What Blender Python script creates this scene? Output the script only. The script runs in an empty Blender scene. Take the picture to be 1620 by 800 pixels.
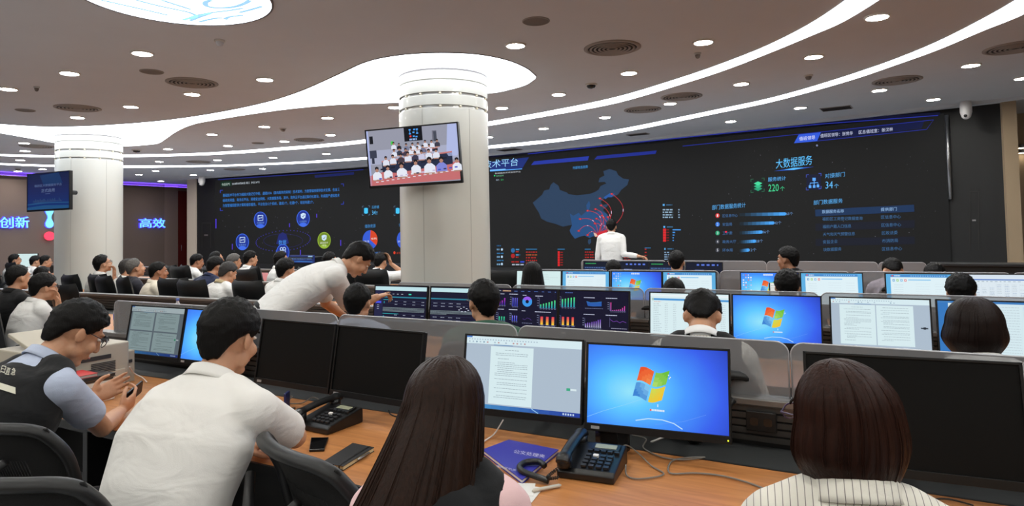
import bpy, bmesh, math, random
from mathutils import Vector, Matrix, noise
random.seed(7)
SC = bpy.context.scene
COL = SC.collection
PI = math.pi
R_ = math.radians

# ------------------------------------------------------------------ camera
# World: X runs along the console rows, Y from the rows to the video wall, Z up.
FPX, CYP, PITCH, ROLL, HEAD = 1023.8, 320.65, 0.0378, 0.0192, R_(28.3)
CAM = Vector((0.0, 0.0, 1.6))
CEIL = 3.309
_f = Vector((-math.sin(HEAD)*math.cos(PITCH), math.cos(HEAD)*math.cos(PITCH), math.sin(PITCH)))
_r = Vector((math.cos(HEAD), math.sin(HEAD), 0))
_u = _r.cross(_f)
CX_ = math.cos(ROLL)*_r - math.sin(ROLL)*_u
CU_ = math.sin(ROLL)*_r + math.cos(ROLL)*_u
cam_d = bpy.data.cameras.new('camera')
cam = bpy.data.objects.new('camera', cam_d)
COL.objects.link(cam)
cam.matrix_world = Matrix(((CX_.x, CU_.x, -_f.x, CAM.x), (CX_.y, CU_.y, -_f.y, CAM.y), (CX_.z, CU_.z, -_f.z, CAM.z), (0, 0, 0, 1)))
cam_d.sensor_fit = 'HORIZONTAL'
cam_d.sensor_width = 36
cam_d.lens = FPX/1620*36
cam_d.shift_y = -(400-CYP)/1620
cam_d.clip_start = 0.05
SC.camera = cam

# ------------------------------------------------------------------ view, world, light levels
SC.view_settings.view_transform = 'Standard'
SC.view_settings.look = 'None'
SC.view_settings.gamma = 1
SC.view_settings.use_curve_mapping = False
SC.view_settings.exposure = 0.0
try:
    SC.cycles.use_denoising = True
    SC.cycles.max_bounces = 8
    SC.cycles.diffuse_bounces = 4
    SC.cycles.transparent_max_bounces = 24
    SC.cycles.caustics_reflective = False
    SC.cycles.caustics_refractive = False
    SC.cycles.sample_clamp_indirect = 4
except Exception:
    pass
wd = bpy.data.worlds.new('world')
SC.world = wd
wd.use_nodes = True
wd.node_tree.nodes['Background'].inputs[0].default_value = (0.02, 0.02, 0.022, 1)
E_RIVER = 4.6      # luminous stretch ceiling
E_STRIP = 8.0      # thin light strips
E_DOWN = 162.0      # downlight discs
E_EMBLEM = 5.0

# ------------------------------------------------------------------ pixel -> place (1620x800 frame)
def ray(px, py):
    return _f + (px-810)/FPX*CX_ - (py-CYP)/FPX*CU_
def onz(px, py, z):
    d = ray(px, py); return CAM + d*((z-CAM.z)/d.z)
def ony(px, py, y):
    d = ray(px, py); return CAM + d*(y/d.y)
def onx(px, py, x):
    d = ray(px, py); return CAM + d*(x/d.x)
def onplane(px, py, p, n):
    d = ray(px, py); return CAM + d*((p-CAM).dot(n)/d.dot(n))

# ------------------------------------------------------------------ materials
def lin(c):
    return tuple(((v/255)/12.92 if v/255 <= .04045 else ((v/255+.055)/1.055)**2.4) for v in c)
_mats = {}
def mat(name, col, rough=.5, metal=0, emit=None, es=1.0, bump=None, var=None, spec=.5, coat=0, alpha=None):
    """procedural Principled; bump=(scale,strength); var=(scale,amount) noise colour variation"""
    if name in _mats: return _mats[name]
    m = bpy.data.materials.new(name); m.use_nodes = True
    nt = m.node_tree; b = nt.nodes['Principled BSDF']
    c = lin(col)
    b.inputs['Base Color'].default_value = (*c, 1)
    b.inputs['Roughness'].default_value = rough
    b.inputs['Metallic'].default_value = metal
    b.inputs['Specular IOR Level'].default_value = spec
    if coat: b.inputs['Coat Weight'].default_value = coat
    if emit is not None:
        b.inputs['Emission Color'].default_value = (*lin(emit), 1)
        b.inputs['Emission Strength'].default_value = es
    tc = None
    if bump or var:
        tc = nt.nodes.new('ShaderNodeTexCoord')
    if var:
        n = nt.nodes.new('ShaderNodeTexNoise'); n.inputs['Scale'].default_value = var[0]; n.inputs['Detail'].default_value = 4
        nt.links.new(tc.outputs['Object'], n.inputs['Vector'])
        mx = nt.nodes.new('ShaderNodeMix'); mx.data_type = 'RGBA'
        mx.inputs['A'].default_value = (*[v*(1-var[1]) for v in c], 1)
        mx.inputs['B'].default_value = (*[min(1, v*(1+var[1])) for v in c], 1)
        nt.links.new(n.outputs['Fac'], mx.inputs['Factor'])
        nt.links.new(mx.outputs['Result'], b.inputs['Base Color'])
    if bump:
        n = nt.nodes.new('ShaderNodeTexNoise'); n.inputs['Scale'].default_value = bump[0]; n.inputs['Detail'].default_value = 3
        nt.links.new(tc.outputs['Object'], n.inputs['Vector'])
        bp = nt.nodes.new('ShaderNodeBump'); bp.inputs['Strength'].default_value = bump[1]; bp.inputs['Distance'].default_value = .02
        nt.links.new(n.outputs['Fac'], bp.inputs['Height'])
        nt.links.new(bp.outputs['Normal'], b.inputs['Normal'])
    _mats[name] = m
    return m
def glow(col, es=1.0):
    """a lit screen pixel colour"""
    k = 'lit_%d_%d_%d_%d' % (*col, int(es*100))
    if k in _mats: return _mats[k]
    m = bpy.data.materials.new(k); m.use_nodes = True
    b = m.node_tree.nodes['Principled BSDF']
    b.inputs['Base Color'].default_value = (0.004, 0.004, 0.004, 1); b.inputs['Roughness'].default_value = .5
    b.inputs['Specular IOR Level'].default_value = .1
    b.inputs['Emission Color'].default_value = (*lin(col), 1); b.inputs['Emission Strength'].default_value = es
    _mats[k] = m
    return m
def wood_mat():
    m = bpy.data.materials.new('cherry_laminate'); m.use_nodes = True
    nt = m.node_tree; b = nt.nodes['Principled BSDF']
    tc = nt.nodes.new('ShaderNodeTexCoord'); mp = nt.nodes.new('ShaderNodeMapping')
    mp.inputs['Scale'].default_value = (1.2, 14, 14)
    n = nt.nodes.new('ShaderNodeTexNoise'); n.inputs['Scale'].default_value = 2.2; n.inputs['Detail'].default_value = 6; n.inputs['Distortion'].default_value = 1.2
    cr = nt.nodes.new('ShaderNodeValToRGB')
    cr.color_ramp.elements[0].color = (*lin((172, 110, 60)), 1); cr.color_ramp.elements[1].color = (*lin((200, 136, 80)), 1)
    cr.color_ramp.elements[0].position = .3; cr.color_ramp.elements[1].position = .7
    nt.links.new(tc.outputs['Object'], mp.inputs['Vector']); nt.links.new(mp.outputs['Vector'], n.inputs['Vector'])
    nt.links.new(n.outputs['Fac'], cr.inputs['Fac']); nt.links.new(cr.outputs['Color'], b.inputs['Base Color'])
    b.inputs['Roughness'].default_value = .38
    return m

# ------------------------------------------------------------------ mesh builder
class MB:
    def __init__(s): s.v = []; s.f = []; s.m = []; s.sm = []; s.mats = []
    def mi(s, m):
        if m is None: return 0
        if m not in s.mats: s.mats.append(m)
        return s.mats.index(m)
    def add(s, vs, fs, m=None, smooth=False, M=None):
        o = len(s.v); k = s.mi(m)
        for v in vs:
            v = Vector(v); s.v.append(M @ v if M else v)
        for f in fs:
            s.f.append(tuple(i+o for i in f)); s.m.append(k); s.sm.append(smooth)
    def box(s, c, d, m=None, M=None, rz=0):
        x, y, z = [q/2 for q in d]; c = Vector(c)
        vs = [Vector((sx*x, sy*y, sz*z)) for sz in (-1, 1) for sy in (-1, 1) for sx in (-1, 1)]
        if rz:
            r = Matrix.Rotation(rz, 3, 'Z'); vs = [r @ v for v in vs]
        s.add([v+c for v in vs], [(0, 2, 3, 1), (4, 5, 7, 6), (0, 1, 5, 4), (2, 6, 7, 3), (0, 4, 6, 2), (1, 3, 7, 5)], m, M=M)
    def rbox(s, c, d, r, m=None, M=None, seg=4, smooth=False):
        """box with rounded vertical edges seen in XY (rounded rectangle prism along Z)"""
        x, y, z = [q/2 for q in d]; pts = []
        for cx, cy, a in ((x-r, y-r, 0), (-x+r, y-r, PI/2), (-x+r, -y+r, PI), (x-r, -y+r, 1.5*PI)):
            for i in range(seg+1):
                t = a+i/seg*PI/2; pts.append((cx+r*math.cos(t), cy+r*math.sin(t)))
        s.prism([(p[0]+c[0], p[1]+c[1]) for p in pts], c[2]-z, c[2]+z, m, M)
    def prism(s, pts, z0, z1, m=None, M=None):
        n = len(pts)
        vs = [(p[0], p[1], z0) for p in pts]+[(p[0], p[1], z1) for p in pts]
        fs = [tuple(range(n-1, -1, -1)), tuple(range(n, 2*n))]+[(i, (i+1) % n, n+(i+1) % n, n+i) for i in range(n)]
        s.add(vs, fs, m, M=M)
    def tube(s, pts, rad, m=None, seg=10, M=None, right=None, cap=True, smooth=True):
        """swept tube; rad: float or list of float / (rx,ry)"""
        pts = [Vector(p) for p in pts]; n = len(pts)
        if not isinstance(rad, (list, tuple)): rad = [rad]*n
        vs = []; fs = []; prev = None
        for i, p in enumerate(pts):
            t = (pts[min(i+1, n-1)]-pts[max(i-1, 0)])
            if t.length < 1e-9: t = Vector((0, 0, 1))
            t.normalize()
            if right is not None: x = Vector(right)
            elif prev is not None: x = prev
            else: x = Vector((1, 0, 0)) if abs(t.x) < .8 else Vector((0, 1, 0))
            x = (x-t*x.dot(t))
            if x.length < 1e-6: x = t.orthogonal()
            x.normalize(); prev = x; y = t.cross(x)
            r = rad[i]; rx, ry = (r if isinstance(r, (list, tuple)) else (r, r))
            for k in range(seg):
                a = 2*PI*k/seg; vs.append(p+x*(rx*math.cos(a))+y*(ry*math.sin(a)))
        for i in range(n-1):
            for k in range(seg):
                k2 = (k+1) % seg; fs.append((i*seg+k, i*seg+k2, (i+1)*seg+k2, (i+1)*seg+k))
        if cap:
            fs.append(tuple(range(seg-1, -1, -1))); fs.append(tuple((n-1)*seg+k for k in range(seg)))
        s.add(vs, fs, m, smooth, M)
    def lathe(s, prof, m=None, seg=24, c=(0, 0, 0), M=None, smooth=True, cap=False):
        c = Vector(c); vs = []; fs = []; n = len(prof)
        for r, z in prof:
            for k in range(seg):
                a = 2*PI*k/seg; vs.append(c+Vector((r*math.cos(a), r*math.sin(a), z)))
        for i in range(n-1):
            for k in range(seg):
                k2 = (k+1) % seg; fs.append((i*seg+k, i*seg+k2, (i+1)*seg+k2, (i+1)*seg+k))
        if cap and prof[0][0] > 1e-6: fs.append(tuple(range(seg-1, -1, -1)))
        if cap and prof[-1][0] > 1e-6: fs.append(tuple((n-1)*seg+k for k in range(seg)))
        s.add(vs, fs, m, smooth, M)
    def ell(s, c, r, m=None, M=None, u=16, v=10, rot=None):
        c = Vector(c); vs = [Vector((0, 0, -1))]; fs = []
        for i in range(1, v):
            t = -PI/2+PI*i/v
            for k in range(u):
                a = 2*PI*k/u; vs.append(Vector((math.cos(t)*math.cos(a), math.cos(t)*math.sin(a), math.sin(t))))
        vs.append(Vector((0, 0, 1)))
        for k in range(u): fs.append((0, 1+(k+1) % u, 1+k))
        for i in range(v-2):
            for k in range(u):
                a = 1+i*u+k; b = 1+i*u+(k+1) % u; fs.append((a, b, b+u, a+u))
        t = len(vs)-1
        for k in range(u): fs.append((1+(v-2)*u+k, 1+(v-2)*u+(k+1) % u, t))
        vs = [Vector((p.x*r[0], p.y*r[1], p.z*r[2])) for p in vs]
        if rot: vs = [rot @ p for p in vs]
        s.add([p+c for p in vs], fs, m, True, M)
    def quad(s, a, b, c, d, m=None): s.add([a, b, c, d], [(0, 1, 2, 3)], m)
    def build(s, name, m=None, parent=None, bevel=0, bseg=2, origin=None, smooth=None):
        me = bpy.data.meshes.new(name)
        vs = [v-origin for v in s.v] if origin is not None else s.v
        me.from_pydata([tuple(v) for v in vs], [], s.f)
        ms = s.mats if s.mats else [m]
        for q in ms: me.materials.append(q if q else m)
        me.polygons.foreach_set('material_index', s.m)
        me.polygons.foreach_set('use_smooth', [True]*len(s.f) if smooth else s.sm)
        me.update()
        o = bpy.data.objects.new(name, me); COL.objects.link(o)
        if parent is not None: o.parent = parent
        elif origin is not None: o.location = origin
        if bevel:
            bv = o.modifiers.new('bevel', 'BEVEL'); bv.width = bevel; bv.segments = bseg; bv.limit_method = 'ANGLE'; bv.angle_limit = R_(40)
        return o

def thing(name, label, cat, loc=(0, 0, 0), rz=0, group=None, M=None):
    o = bpy.data.objects.new(name, None); COL.objects.link(o)
    o.empty_display_size = .1
    if M is not None: o.matrix_world = M
    else: o.location = loc; o.rotation_euler = (0, 0, rz)
    tag(o, label, cat, group)
    return o
def tag(o, label=None, cat=None, group=None, kind=None):
    if label: o['label'] = label
    if cat: o['category'] = cat
    if group: o['group'] = group
    if kind: o['kind'] = kind
    return o
def struct(o): o['kind'] = 'structure'; return o
def dup(root, loc, rz, label=None, group=None):
    r = root.copy(); COL.objects.link(r); r.location = loc; r.rotation_euler = (0, 0, rz)
    if label: r['label'] = label
    if group: r['group'] = group
    for ch in list(root.children):
        c = ch.copy(); COL.objects.link(c); c.parent = r
        for g in list(ch.children):
            d = g.copy(); COL.objects.link(d); d.parent = c
    return r

# ------------------------------------------------------------------ lettering
_txt = {}
def text_mesh(s):
    """(verts2d, faces, width) of a string at font size 1"""
    if s in _txt: return _txt[s]
    c = bpy.data.curves.new('lettering', 'FONT'); c.body = s; c.resolution_u = 2
    o = bpy.data.objects.new('lettering', c); COL.objects.link(o)
    dg = bpy.context.evaluated_depsgraph_get()
    me = bpy.data.meshes.new_from_object(o.evaluated_get(dg))
    vs = [(v.co.x, v.co.y) for v in me.vertices]; fs = [tuple(p.vertices) for p in me.polygons]
    bpy.data.objects.remove(o); bpy.data.curves.remove(c); bpy.data.meshes.remove(me)
    xs = [v[0] for v in vs] or [0]; ys = [v[1] for v in vs] or [0]
    _txt[s] = (vs, fs, min(xs), max(xs), min(ys), max(ys))
    return _txt[s]
def put_text(mb, s, m, fn):
    """fn maps (fx 0..1, fy 0..1 up) of the text's own box to a 3D place"""
    vs, fs, x0, x1, y0, y1 = text_mesh(s)
    w = max(1e-6, x1-x0); h = max(1e-6, y1-y0)
    mb.add([fn((x-x0)/w, (y-y0)/h) for x, y in vs], fs, m)
# ================================================================== SETTING
M_CEIL = mat('ceiling_paint', (208, 210, 214), .9, var=(3, .03))
M_FLOOR = mat('grey_floor_tile', (172, 174, 178), .5, bump=(60, .03), var=(3, .06))
M_TAUPE = mat('taupe_fabric_wall', (124, 106, 97), .8, bump=(90, .15), var=(2, .04))
M_BEIGE = mat('beige_panel', (176, 154, 126), .7, var=(2, .04))
M_BLACKW = mat('black_panel', (16, 16, 17), .55)
M_WHITE_L = mat('luminous_film', (245, 248, 250), .6, emit=(238, 246, 255), es=E_RIVER)
M_STRIP = mat('luminous_strip', (245, 248, 250), .6, emit=(240, 246, 255), es=E_STRIP)
M_EMBLEM = mat('luminous_disc_film', (245, 248, 250), .6, emit=(236, 246, 255), es=E_EMBLEM)
M_EMBLUE = mat('translucent_blue_film', (150, 200, 240), .6, emit=(158, 208, 246), es=.95)
M_RIM = mat('grey_rim', (120, 116, 118), .6)
M_STEEL = mat('brushed_steel', (170, 170, 172), .35, 1.0)
M_BLACKP = mat('black_plastic', (17, 17, 18), .45, bump=(300, .05))
M_DKMETAL = mat('dark_grey_metal', (58, 58, 60), .5, .3)

mb = MB(); mb.box((-8, 5, -.05), (34, 26, .1), M_FLOOR); struct(mb.build('floor'))
mb = MB(); mb.box((-8, 5, CEIL+.06), (34, 26, .12), M_CEIL); struct(mb.build('ceiling'))

def wv(u): return 12.166-.195*u-.008*u*u
def curved(mb, u0, u1, z0, z1, off0, off1, m, n=48):
    """strip that follows the front wall between offsets off0 (front) and off1 (back) measured towards the room"""
    vs = []; fs = []
    for i in range(n+1):
        u = u0+(u1-u0)*i/n; v = wv(u)
        vs += [(u, v-off0, z0), (u, v-off0, z1), (u, v-off1, z1), (u, v-off1, z0)]
    for i in range(n):
        a = i*4; b = a+4
        for k in range(4):
            fs.append((a+k, a+(k+1) % 4, b+(k+1) % 4, b+k)[::-1])
    fs += [(0, 1, 2, 3), (n*4+3, n*4+2, n*4+1, n*4)]
    mb.add(vs, fs, m)
U_SL, U_SR = -17.39, 1.19         # ends of the video wall
mb = MB(); curved(mb, -18.17, 1.86, 0, CEIL, 0, -.25, M_BLACKW); struct(mb.build('wall_front'))
# beige wall beside the screen, its recess and the wall of the corridor beyond
mb = MB(); p = onz(1577, 161, CEIL); q = onz(1607, 156.5, CEIL)
mb.box(((1.86+q.x)/2+.0, 11.76, CEIL/2), (q.x-1.86, .28, CEIL), M_BEIGE)
mb.box((5.5, 13.4, CEIL/2), (8, .2, CEIL), M_BEIGE)
mb.box((q.x-.1, 12.6, CEIL/2), (.2, 1.5, CEIL), M_BEIGE)
struct(mb.build('wall_right'))
mb = MB(); mb.box((8.9, 5, CEIL/2), (.2, 26, CEIL), M_BEIGE); struct(mb.build('wall_side'))
mb = MB(); mb.box((-8, -6.1, CEIL/2), (34, .2, CEIL), M_BEIGE); struct(mb.build('wall_back'))
mb = MB()
mb.box((-20.0, 4, CEIL/2), (.3, 15, CEIL), M_TAUPE)
mb.box((-20.6, 11.5, CEIL/2), (1.2, .2, CEIL), M_TAUPE)
mb.box((-21.25, 13.6, CEIL/2), (.3, 4.4, CEIL), M_TAUPE); mb.box((-19.5, 15.9, CEIL/2), (3.6, .2, CEIL), M_TAUPE)
struct(mb.build('wall_left'))
# ceiling lip that runs along the front wall
mb = MB(); curved(mb, -18.5, 2.1, CEIL-.045, CEIL, .34, .26, M_CEIL); curved(mb, -18.5, 2.1, CEIL-.02, CEIL, .26, .0, M_CEIL); struct(mb.build('trim_1'))
# beige pillar at the far end of the screen wall, corner strip and red door
mb = MB(); mb.box((-18.385, 13.28, CEIL/2), (.43, .5, CEIL), mat('cream_pillar', (206, 190, 172), .6)); struct(mb.build('trim_2'))
mb = MB(); mb.box((-21.09, 14.16, CEIL/2), (.06, .5, CEIL), mat('corner_strip', (140, 120, 112), .6)); struct(mb.build('trim_3'))
M_RED = mat('dark_red_door', (96, 28, 24), .35, var=(3, .1))
mb = MB(); mb.box((-21.085, 15.08, 1.55), (.05, 1.32, 3.1), M_RED); dr = struct(mb.build('door_1'))
mb = MB(); mb.box((-21.05, 14.82, 1.66), (.02, .09, .2), mat('door_notice', (190, 180, 190), .6)); mb.build('door_notice', parent=dr)
mb = MB(); mb.tube([(-21.03, 14.52, 1.0), (-21.03, 14.52, 1.2)], .012, M_STEEL); mb.build('door_handle', parent=dr)
# flush black doors with a slot handle in the two black end panels of the screen wall
def flush_door(name, px, y0, y1):
    t = MB(); a = wallpt(px-8, y0, .012); b = wallpt(px+8, y1, .012)
    for (x0, ya, x1, yb) in ((px-7, y0, px-6, y1), (px+7, y0, px+8, y1), (px-7, y0, px+8, y0+1.2)):
        wquad(t, [(x0, ya), (x1, ya), (x1, yb), (x0, yb)], mat('slot_edge', (44, 42, 40), .4), .012)
    o = struct(t.build(name))
    t = MB(); wquad(t, [(px-3, (y0+y1)/2-1.5), (px+3, (y0+y1)/2-1.5), (px+3, (y0+y1)/2+1), (px-3, (y0+y1)/2+1)], M_STEEL, .02); t.build('door_handle', parent=o)
def wallpt(px, py, off=0.0):
    v = 12.5
    for _ in range(30):
        p = ony(px, py, v); v = wv(p.x)-off
    return ony(px, py, v)
def wquad(mb, pts, m, off=.006, sub=6):
    """polygon on the curved wall given by photo points"""
    if len(pts) == 4:
        vs = []; fs = []
        a, b, c, d = [Vector((*p, 0)) for p in pts]
        for i in range(sub+1):
            t = i/sub; p = a.lerp(b, t); q = d.lerp(c, t); vs += [wallpt(p.x, p.y, off), wallpt(q.x, q.y, off)]
        for i in range(sub): fs.append((2*i, 2*i+1, 2*i+3, 2*i+2))
        mb.add(vs, fs, m)
    else:
        mb.add([wallpt(x, y, off) for x, y in pts], [tuple(range(len(pts)))[::-1]], m)
flush_door('door_2', 1541, 302, 395)
flush_door('door_3', 326, 352, 392)

# purple cove light on a ledge along the top of the left wall
M_PURP = mat('purple_cove_light', (120, 90, 220), .5, emit=(104, 70, 235), es=13.0)
mb = MB()
for x, y, l in ((-19.76, 4, 15), (-21.0, 13.6, 4.3)): mb.box((x+.02, y, 3.205), (.24, l, .02), M_TAUPE)
struct(mb.build('trim_4'))
t = thing('cove_light', 'purple light strip hidden on the ledge at the top of the left wall', 'ceiling light', (-19.8, 8, 3.25))
mb = MB(); mb.box((.03, -4, -.029), (.09, 15, .012), M_PURP); mb.build('light_tube', parent=t); mb = MB(); mb.box((-1.21, 5.6, -.029), (.09, 4.2, .012), M_PURP); mb.build('corner_light_tube', parent=t)
# ------------------------------------------------------------------ columns
M_COL = mat('cream_lacquered_panel', (208, 207, 198), .32, spec=.4, coat=.15)
M_GAP = mat('mirror_channel', (190, 190, 188), .3, .6)
def column(loc, rz, label):
    t = thing('column', label, 'column', (*loc, 0), rz, 'round white columns'); t['kind'] = 'structure'
    zs = [0.0, 2.898, 3.036, 3.182, CEIL]; gap = [.026, .026, .008]
    for i in range(4):
        z0 = zs[i]+(gap[i-1]/2 if i else 0); z1 = zs[i+1]-(gap[i]/2 if i < 3 else 0)
        m = MB(); m.lathe([(.49, z0), (.496, z0), (.4995, z0+.002), (.5, z0+.005), (.5, z0+.012), (.5, z1-.012), (.5, z1-.005), (.4995, z1-.002), (.496, z1), (.49, z1)], M_COL, 96)
        m.build('column_panel' if i else 'column_shaft', parent=t)
    m = MB(); m.lathe([(.482, 2.88), (.482, 3.2)], M_GAP, 64)
    for k in range(14):
        a = k/14*2*PI+.2
        for z in zs[1:3]:
            m.tube([(.484*math.cos(a), .484*math.sin(a), z-.011), (.484*math.cos(a), .484*math.sin(a), z+.011)], .016, mat('channel_pin', (235, 225, 200), .3), 8)
    m.build('recessed_channel', parent=t)
    m = MB()
    for k in range(6):
        a = k*PI/3+.55
        m.box((.4995*math.cos(a), .4995*math.sin(a), 1.45), (.004, .006, 2.86), mat('panel_joint', (178, 176, 168), .5), rz=a)
    m.build('panel_joint', parent=t)
    m = MB(); m.lathe([(.503, 3.286), (.503, 3.3)], M_RIM, 96); m.build('top_trim', parent=t)
    return t
column((-4.12, 6.06), .1, 'round cream column holding the large TV that shows people in white shirts')
column((-11.79, 6.41), .5, 'round white column behind the dark blue TV, near the wall lettering')

# ------------------------------------------------------------------ luminous ceiling
def spline(pts, n=6):
    out = []
    P = [Vector((*p, 0)) for p in pts]
    for i in range(len(P)-1):
        a = P[max(i-1, 0)]; b = P[i]; c = P[i+1]; d = P[min(i+2, len(P)-1)]
        for k in range(n):
            t = k/n
            out.append(.5*((2*b)+(c-a)*t+(2*a-5*b+4*c-d)*t*t+(3*b-a-3*c+d)*t**3))
    out.append(P[-1]); return [(p.x, p.y) for p in out]
def ribbon(name, top, bot, m, label, cat, z=CEIL-.004, ext_l=None, ext_n=0, rim=True):
    """luminous strip between its far edge (bot) and near edge (top), photo points read onto the ceiling"""
    A = [onz(x, y, CEIL) for x, y in spline(top)]; B = [onz(x, y, CEIL) for x, y in spline(bot)]
    A = [Vector((p.x, p.y, 0)) for p in A]; B = [Vector((p.x, p.y, 0)) for p in B]
    if ext_l: A = [Vector((*q, 0)) for q in ext_l[0]]+A; B = [Vector((*q, 0)) for q in ext_l[1]]+B
    for k in range(ext_n):   # carry the curve on past the frame, keeping its bend
        for E in (A, B):
            n_ = 8; d1 = E[-1]-E[-1-n_]; d0 = E[-1-n_]-E[-1-2*n_]; a = math.atan2(d0.x*d1.y-d0.y*d1.x, d0.dot(d1))/max(.3, (d1.length+d0.length)/2)*.55
            E.append(E[-1]+Matrix.Rotation(max(-.16, min(.16, a*.5)), 3, 'Z') @ d1.normalized()*.5)
    pts = A+B[::-1]
    me = MB(); n = len(pts)
    vs = [(p.x, p.y, z) for p in pts]+[(p.x, p.y, CEIL+.02) for p in pts]
    area = sum(pts[i].x*pts[(i+1) % n].y-pts[(i+1) % n].x*pts[i].y for i in range(n))
    bm_ = bmesh.new(); bv = [bm_.verts.new((p.x, p.y, z)) for p in pts]
    f = bm_.faces.new(bv if area < 0 else bv[::-1])
    bmesh.ops.triangulate(bm_, faces=[f], ngon_method='EAR_CLIP')
    bm_.verts.index_update()
    me.add([v.co.copy() for v in bm_.verts], [tuple(v.index for v in q.verts) for q in bm_.faces], m); bm_.free()
    sd = [(i, (i+1) % n, n+(i+1) % n, n+i) for i in range(n)]
    me.add(vs, sd, m)
    o = tag(me.build(name), label, cat)
    if rim:
        r = MB()
        for E in (A, B): r.tube([(p.x, p.y, CEIL) for p in E], .007, M_RIM, 6)  # grey tubes stand in for the thin shadow line along the band's edges
        r.build('edge_outline', parent=o)
    return o
river_top = [(0, 195.7), (88, 200), (202, 195), (304, 184), (405, 165), (472, 145), (540, 115), (575, 99), (610, 90), (655, 84.5), (705, 83), (755, 85.5), (800, 94), (832, 107), (848, 120)]
river_bot = [(0, 210), (51, 219), (86, 225.5), (140, 231), (196, 231), (223, 229.5), (250, 226.5), (263, 219), (280, 207.5), (304, 197), (337, 190), (405, 179), (472, 170.5), (540, 165), (640, 161), (772, 147.5), (806, 141.5), (832, 134), (846, 125)]
ribbon('luminous_ceiling', river_top, river_bot, M_WHITE_L, 'broad white luminous ceiling band flowing around both round columns', 'ceiling light',
       ext_l=([(-16.5, 3.2), (-14.6, 4.6)], [(-17.2, 3.8), (-15.6, 5.4)]))
sA_t = [(0, 243.9), (86, 245.6), (195, 244.6), (300, 242.6), (384, 238), (447, 233), (510, 228), (575, 221), (690, 206), (773, 192.5), (877.5, 174), (979, 152.5), (1080, 122), (1147.5, 98.5), (1215, 71.5), (1282.5, 37), (1338, 0), (1375, -30)]
sA_b = [(0, 246.2), (86, 248.4), (195, 248), (300, 245.8), (384, 241.8), (447, 237.2), (510, 232.4), (575, 226), (690, 211.5), (773, 198.5), (877.5, 181), (979, 161.5), (1080, 132), (1147.5, 110), (1215, 84), (1282.5, 56), (1333, 34), (1389, 0), (1425, -28)]
ribbon('light_strip', sA_t, sA_b, M_STRIP, 'curved thin white light strip in the ceiling, the wider one nearer the columns', 'ceiling light', rim=False, ext_n=9)
sB_t = [(0, 258), (86, 261), (195.6, 262), (300, 261.5), (363, 260.4), (447, 257), (510, 253.5), (575, 248.7), (690, 239), (773, 230.5), (877.5, 219.8), (979, 204.5), (1080, 184.4), (1147.5, 170.5), (1215, 156), (1282.5, 137.7), (1350, 116.5), (1417.5, 93), (1485, 65), (1552.5, 31), (1607, 0), (1660, -34)]
sB_b = [(0, 260.2), (86, 263.4), (195.6, 265), (300, 263.8), (363, 262.6), (447, 259.4), (510, 256.4), (575, 252), (690, 242.8), (773, 234.6), (877.5, 224.4), (979, 209.6), (1080, 190), (1147.5, 176), (1215, 162), (1282.5, 144.5), (1350, 125), (1417.5, 102), (1485, 77.6), (1552.5, 49), (1620, 21.5), (1680, -12)]
ribbon('light_strip', sB_t, sB_b, M_STRIP, 'curved thin white light strip in the ceiling, the narrower one nearer the video wall', 'ceiling light', rim=False, ext_n=9)
# emblem disc
EMC = Vector((-4.272, 2.899, 0)); EMR = .65
t = thing('emblem_light', 'round luminous ceiling disc with pale blue line pattern at the upper edge', 'ceiling light', (EMC.x, EMC.y, CEIL))
mb = MB(); mb.lathe([(0, -.012), (EMR*.5, -.012), (EMR, -.012), (EMR, .02)], M_EMBLEM, 96)
mb.build('luminous_disc', parent=t)
mb = MB(); mb.lathe([(EMR, -.016), (EMR+.014, -.016), (EMR+.014, .01), (EMR, .01)], M_RIM, 96); mb.build('edge_outline', parent=t)
mb = MB()
def eline(pts, w=.034):
    Q = []
    for x, y in spline(pts, 4):
        p = onz(x, y, CEIL-.0135); Q.append(Vector((p.x-EMC.x, p.y-EMC.y, 0)))
    vs = []; n = len(Q)
    for i, q in enumerate(Q):
        d = (Q[min(i+1, n-1)]-Q[max(i-1, 0)]).normalized(); s = Vector((-d.y, d.x, 0))*w/2
        for sg in (1, -1):
            e = q+s*sg
            if e.length > EMR-.03: e = e.normalized()*(EMR-.03)
            vs.append((e.x, e.y, -.0135))
    fs = [(2*i, 2*i+1, 2*i+3, 2*i+2) for i in range(n-1)]
    fs = [f if (Vector(vs[f[1]])-Vector(vs[f[0]])).cross(Vector(vs[f[2]])-Vector(vs[f[1]])).z < 0 else f[::-1] for f in fs]
    mb.add(vs, fs, M_EMBLUE)
eline([(160, 0), (200, 9), (240, 18), (265, 24)]); eline([(215, 0), (250, 9), (283, 16), (300, 20), (310, 26), (290, 31)])
eline([(255, 0), (280, 8), (302, 15)]); eline([(335, 0), (325, 4), (328, 10), (345, 12.5), (370, 11), (388, 5), (395, 0)], .04)
eline([(300, 33), (318, 26), (333, 21)]); eline([(314, 35), (335, 30), (352, 28)]); eline([(378, 20), (398, 15), (415, 10)]); eline([(356, 31), (362, 27), (385, 24)])
eline([(290, 32), (310, 25), (335, 20), (360, 17), (385, 13)], .03)
mb.build('blue_line_pattern', parent=t)
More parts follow.
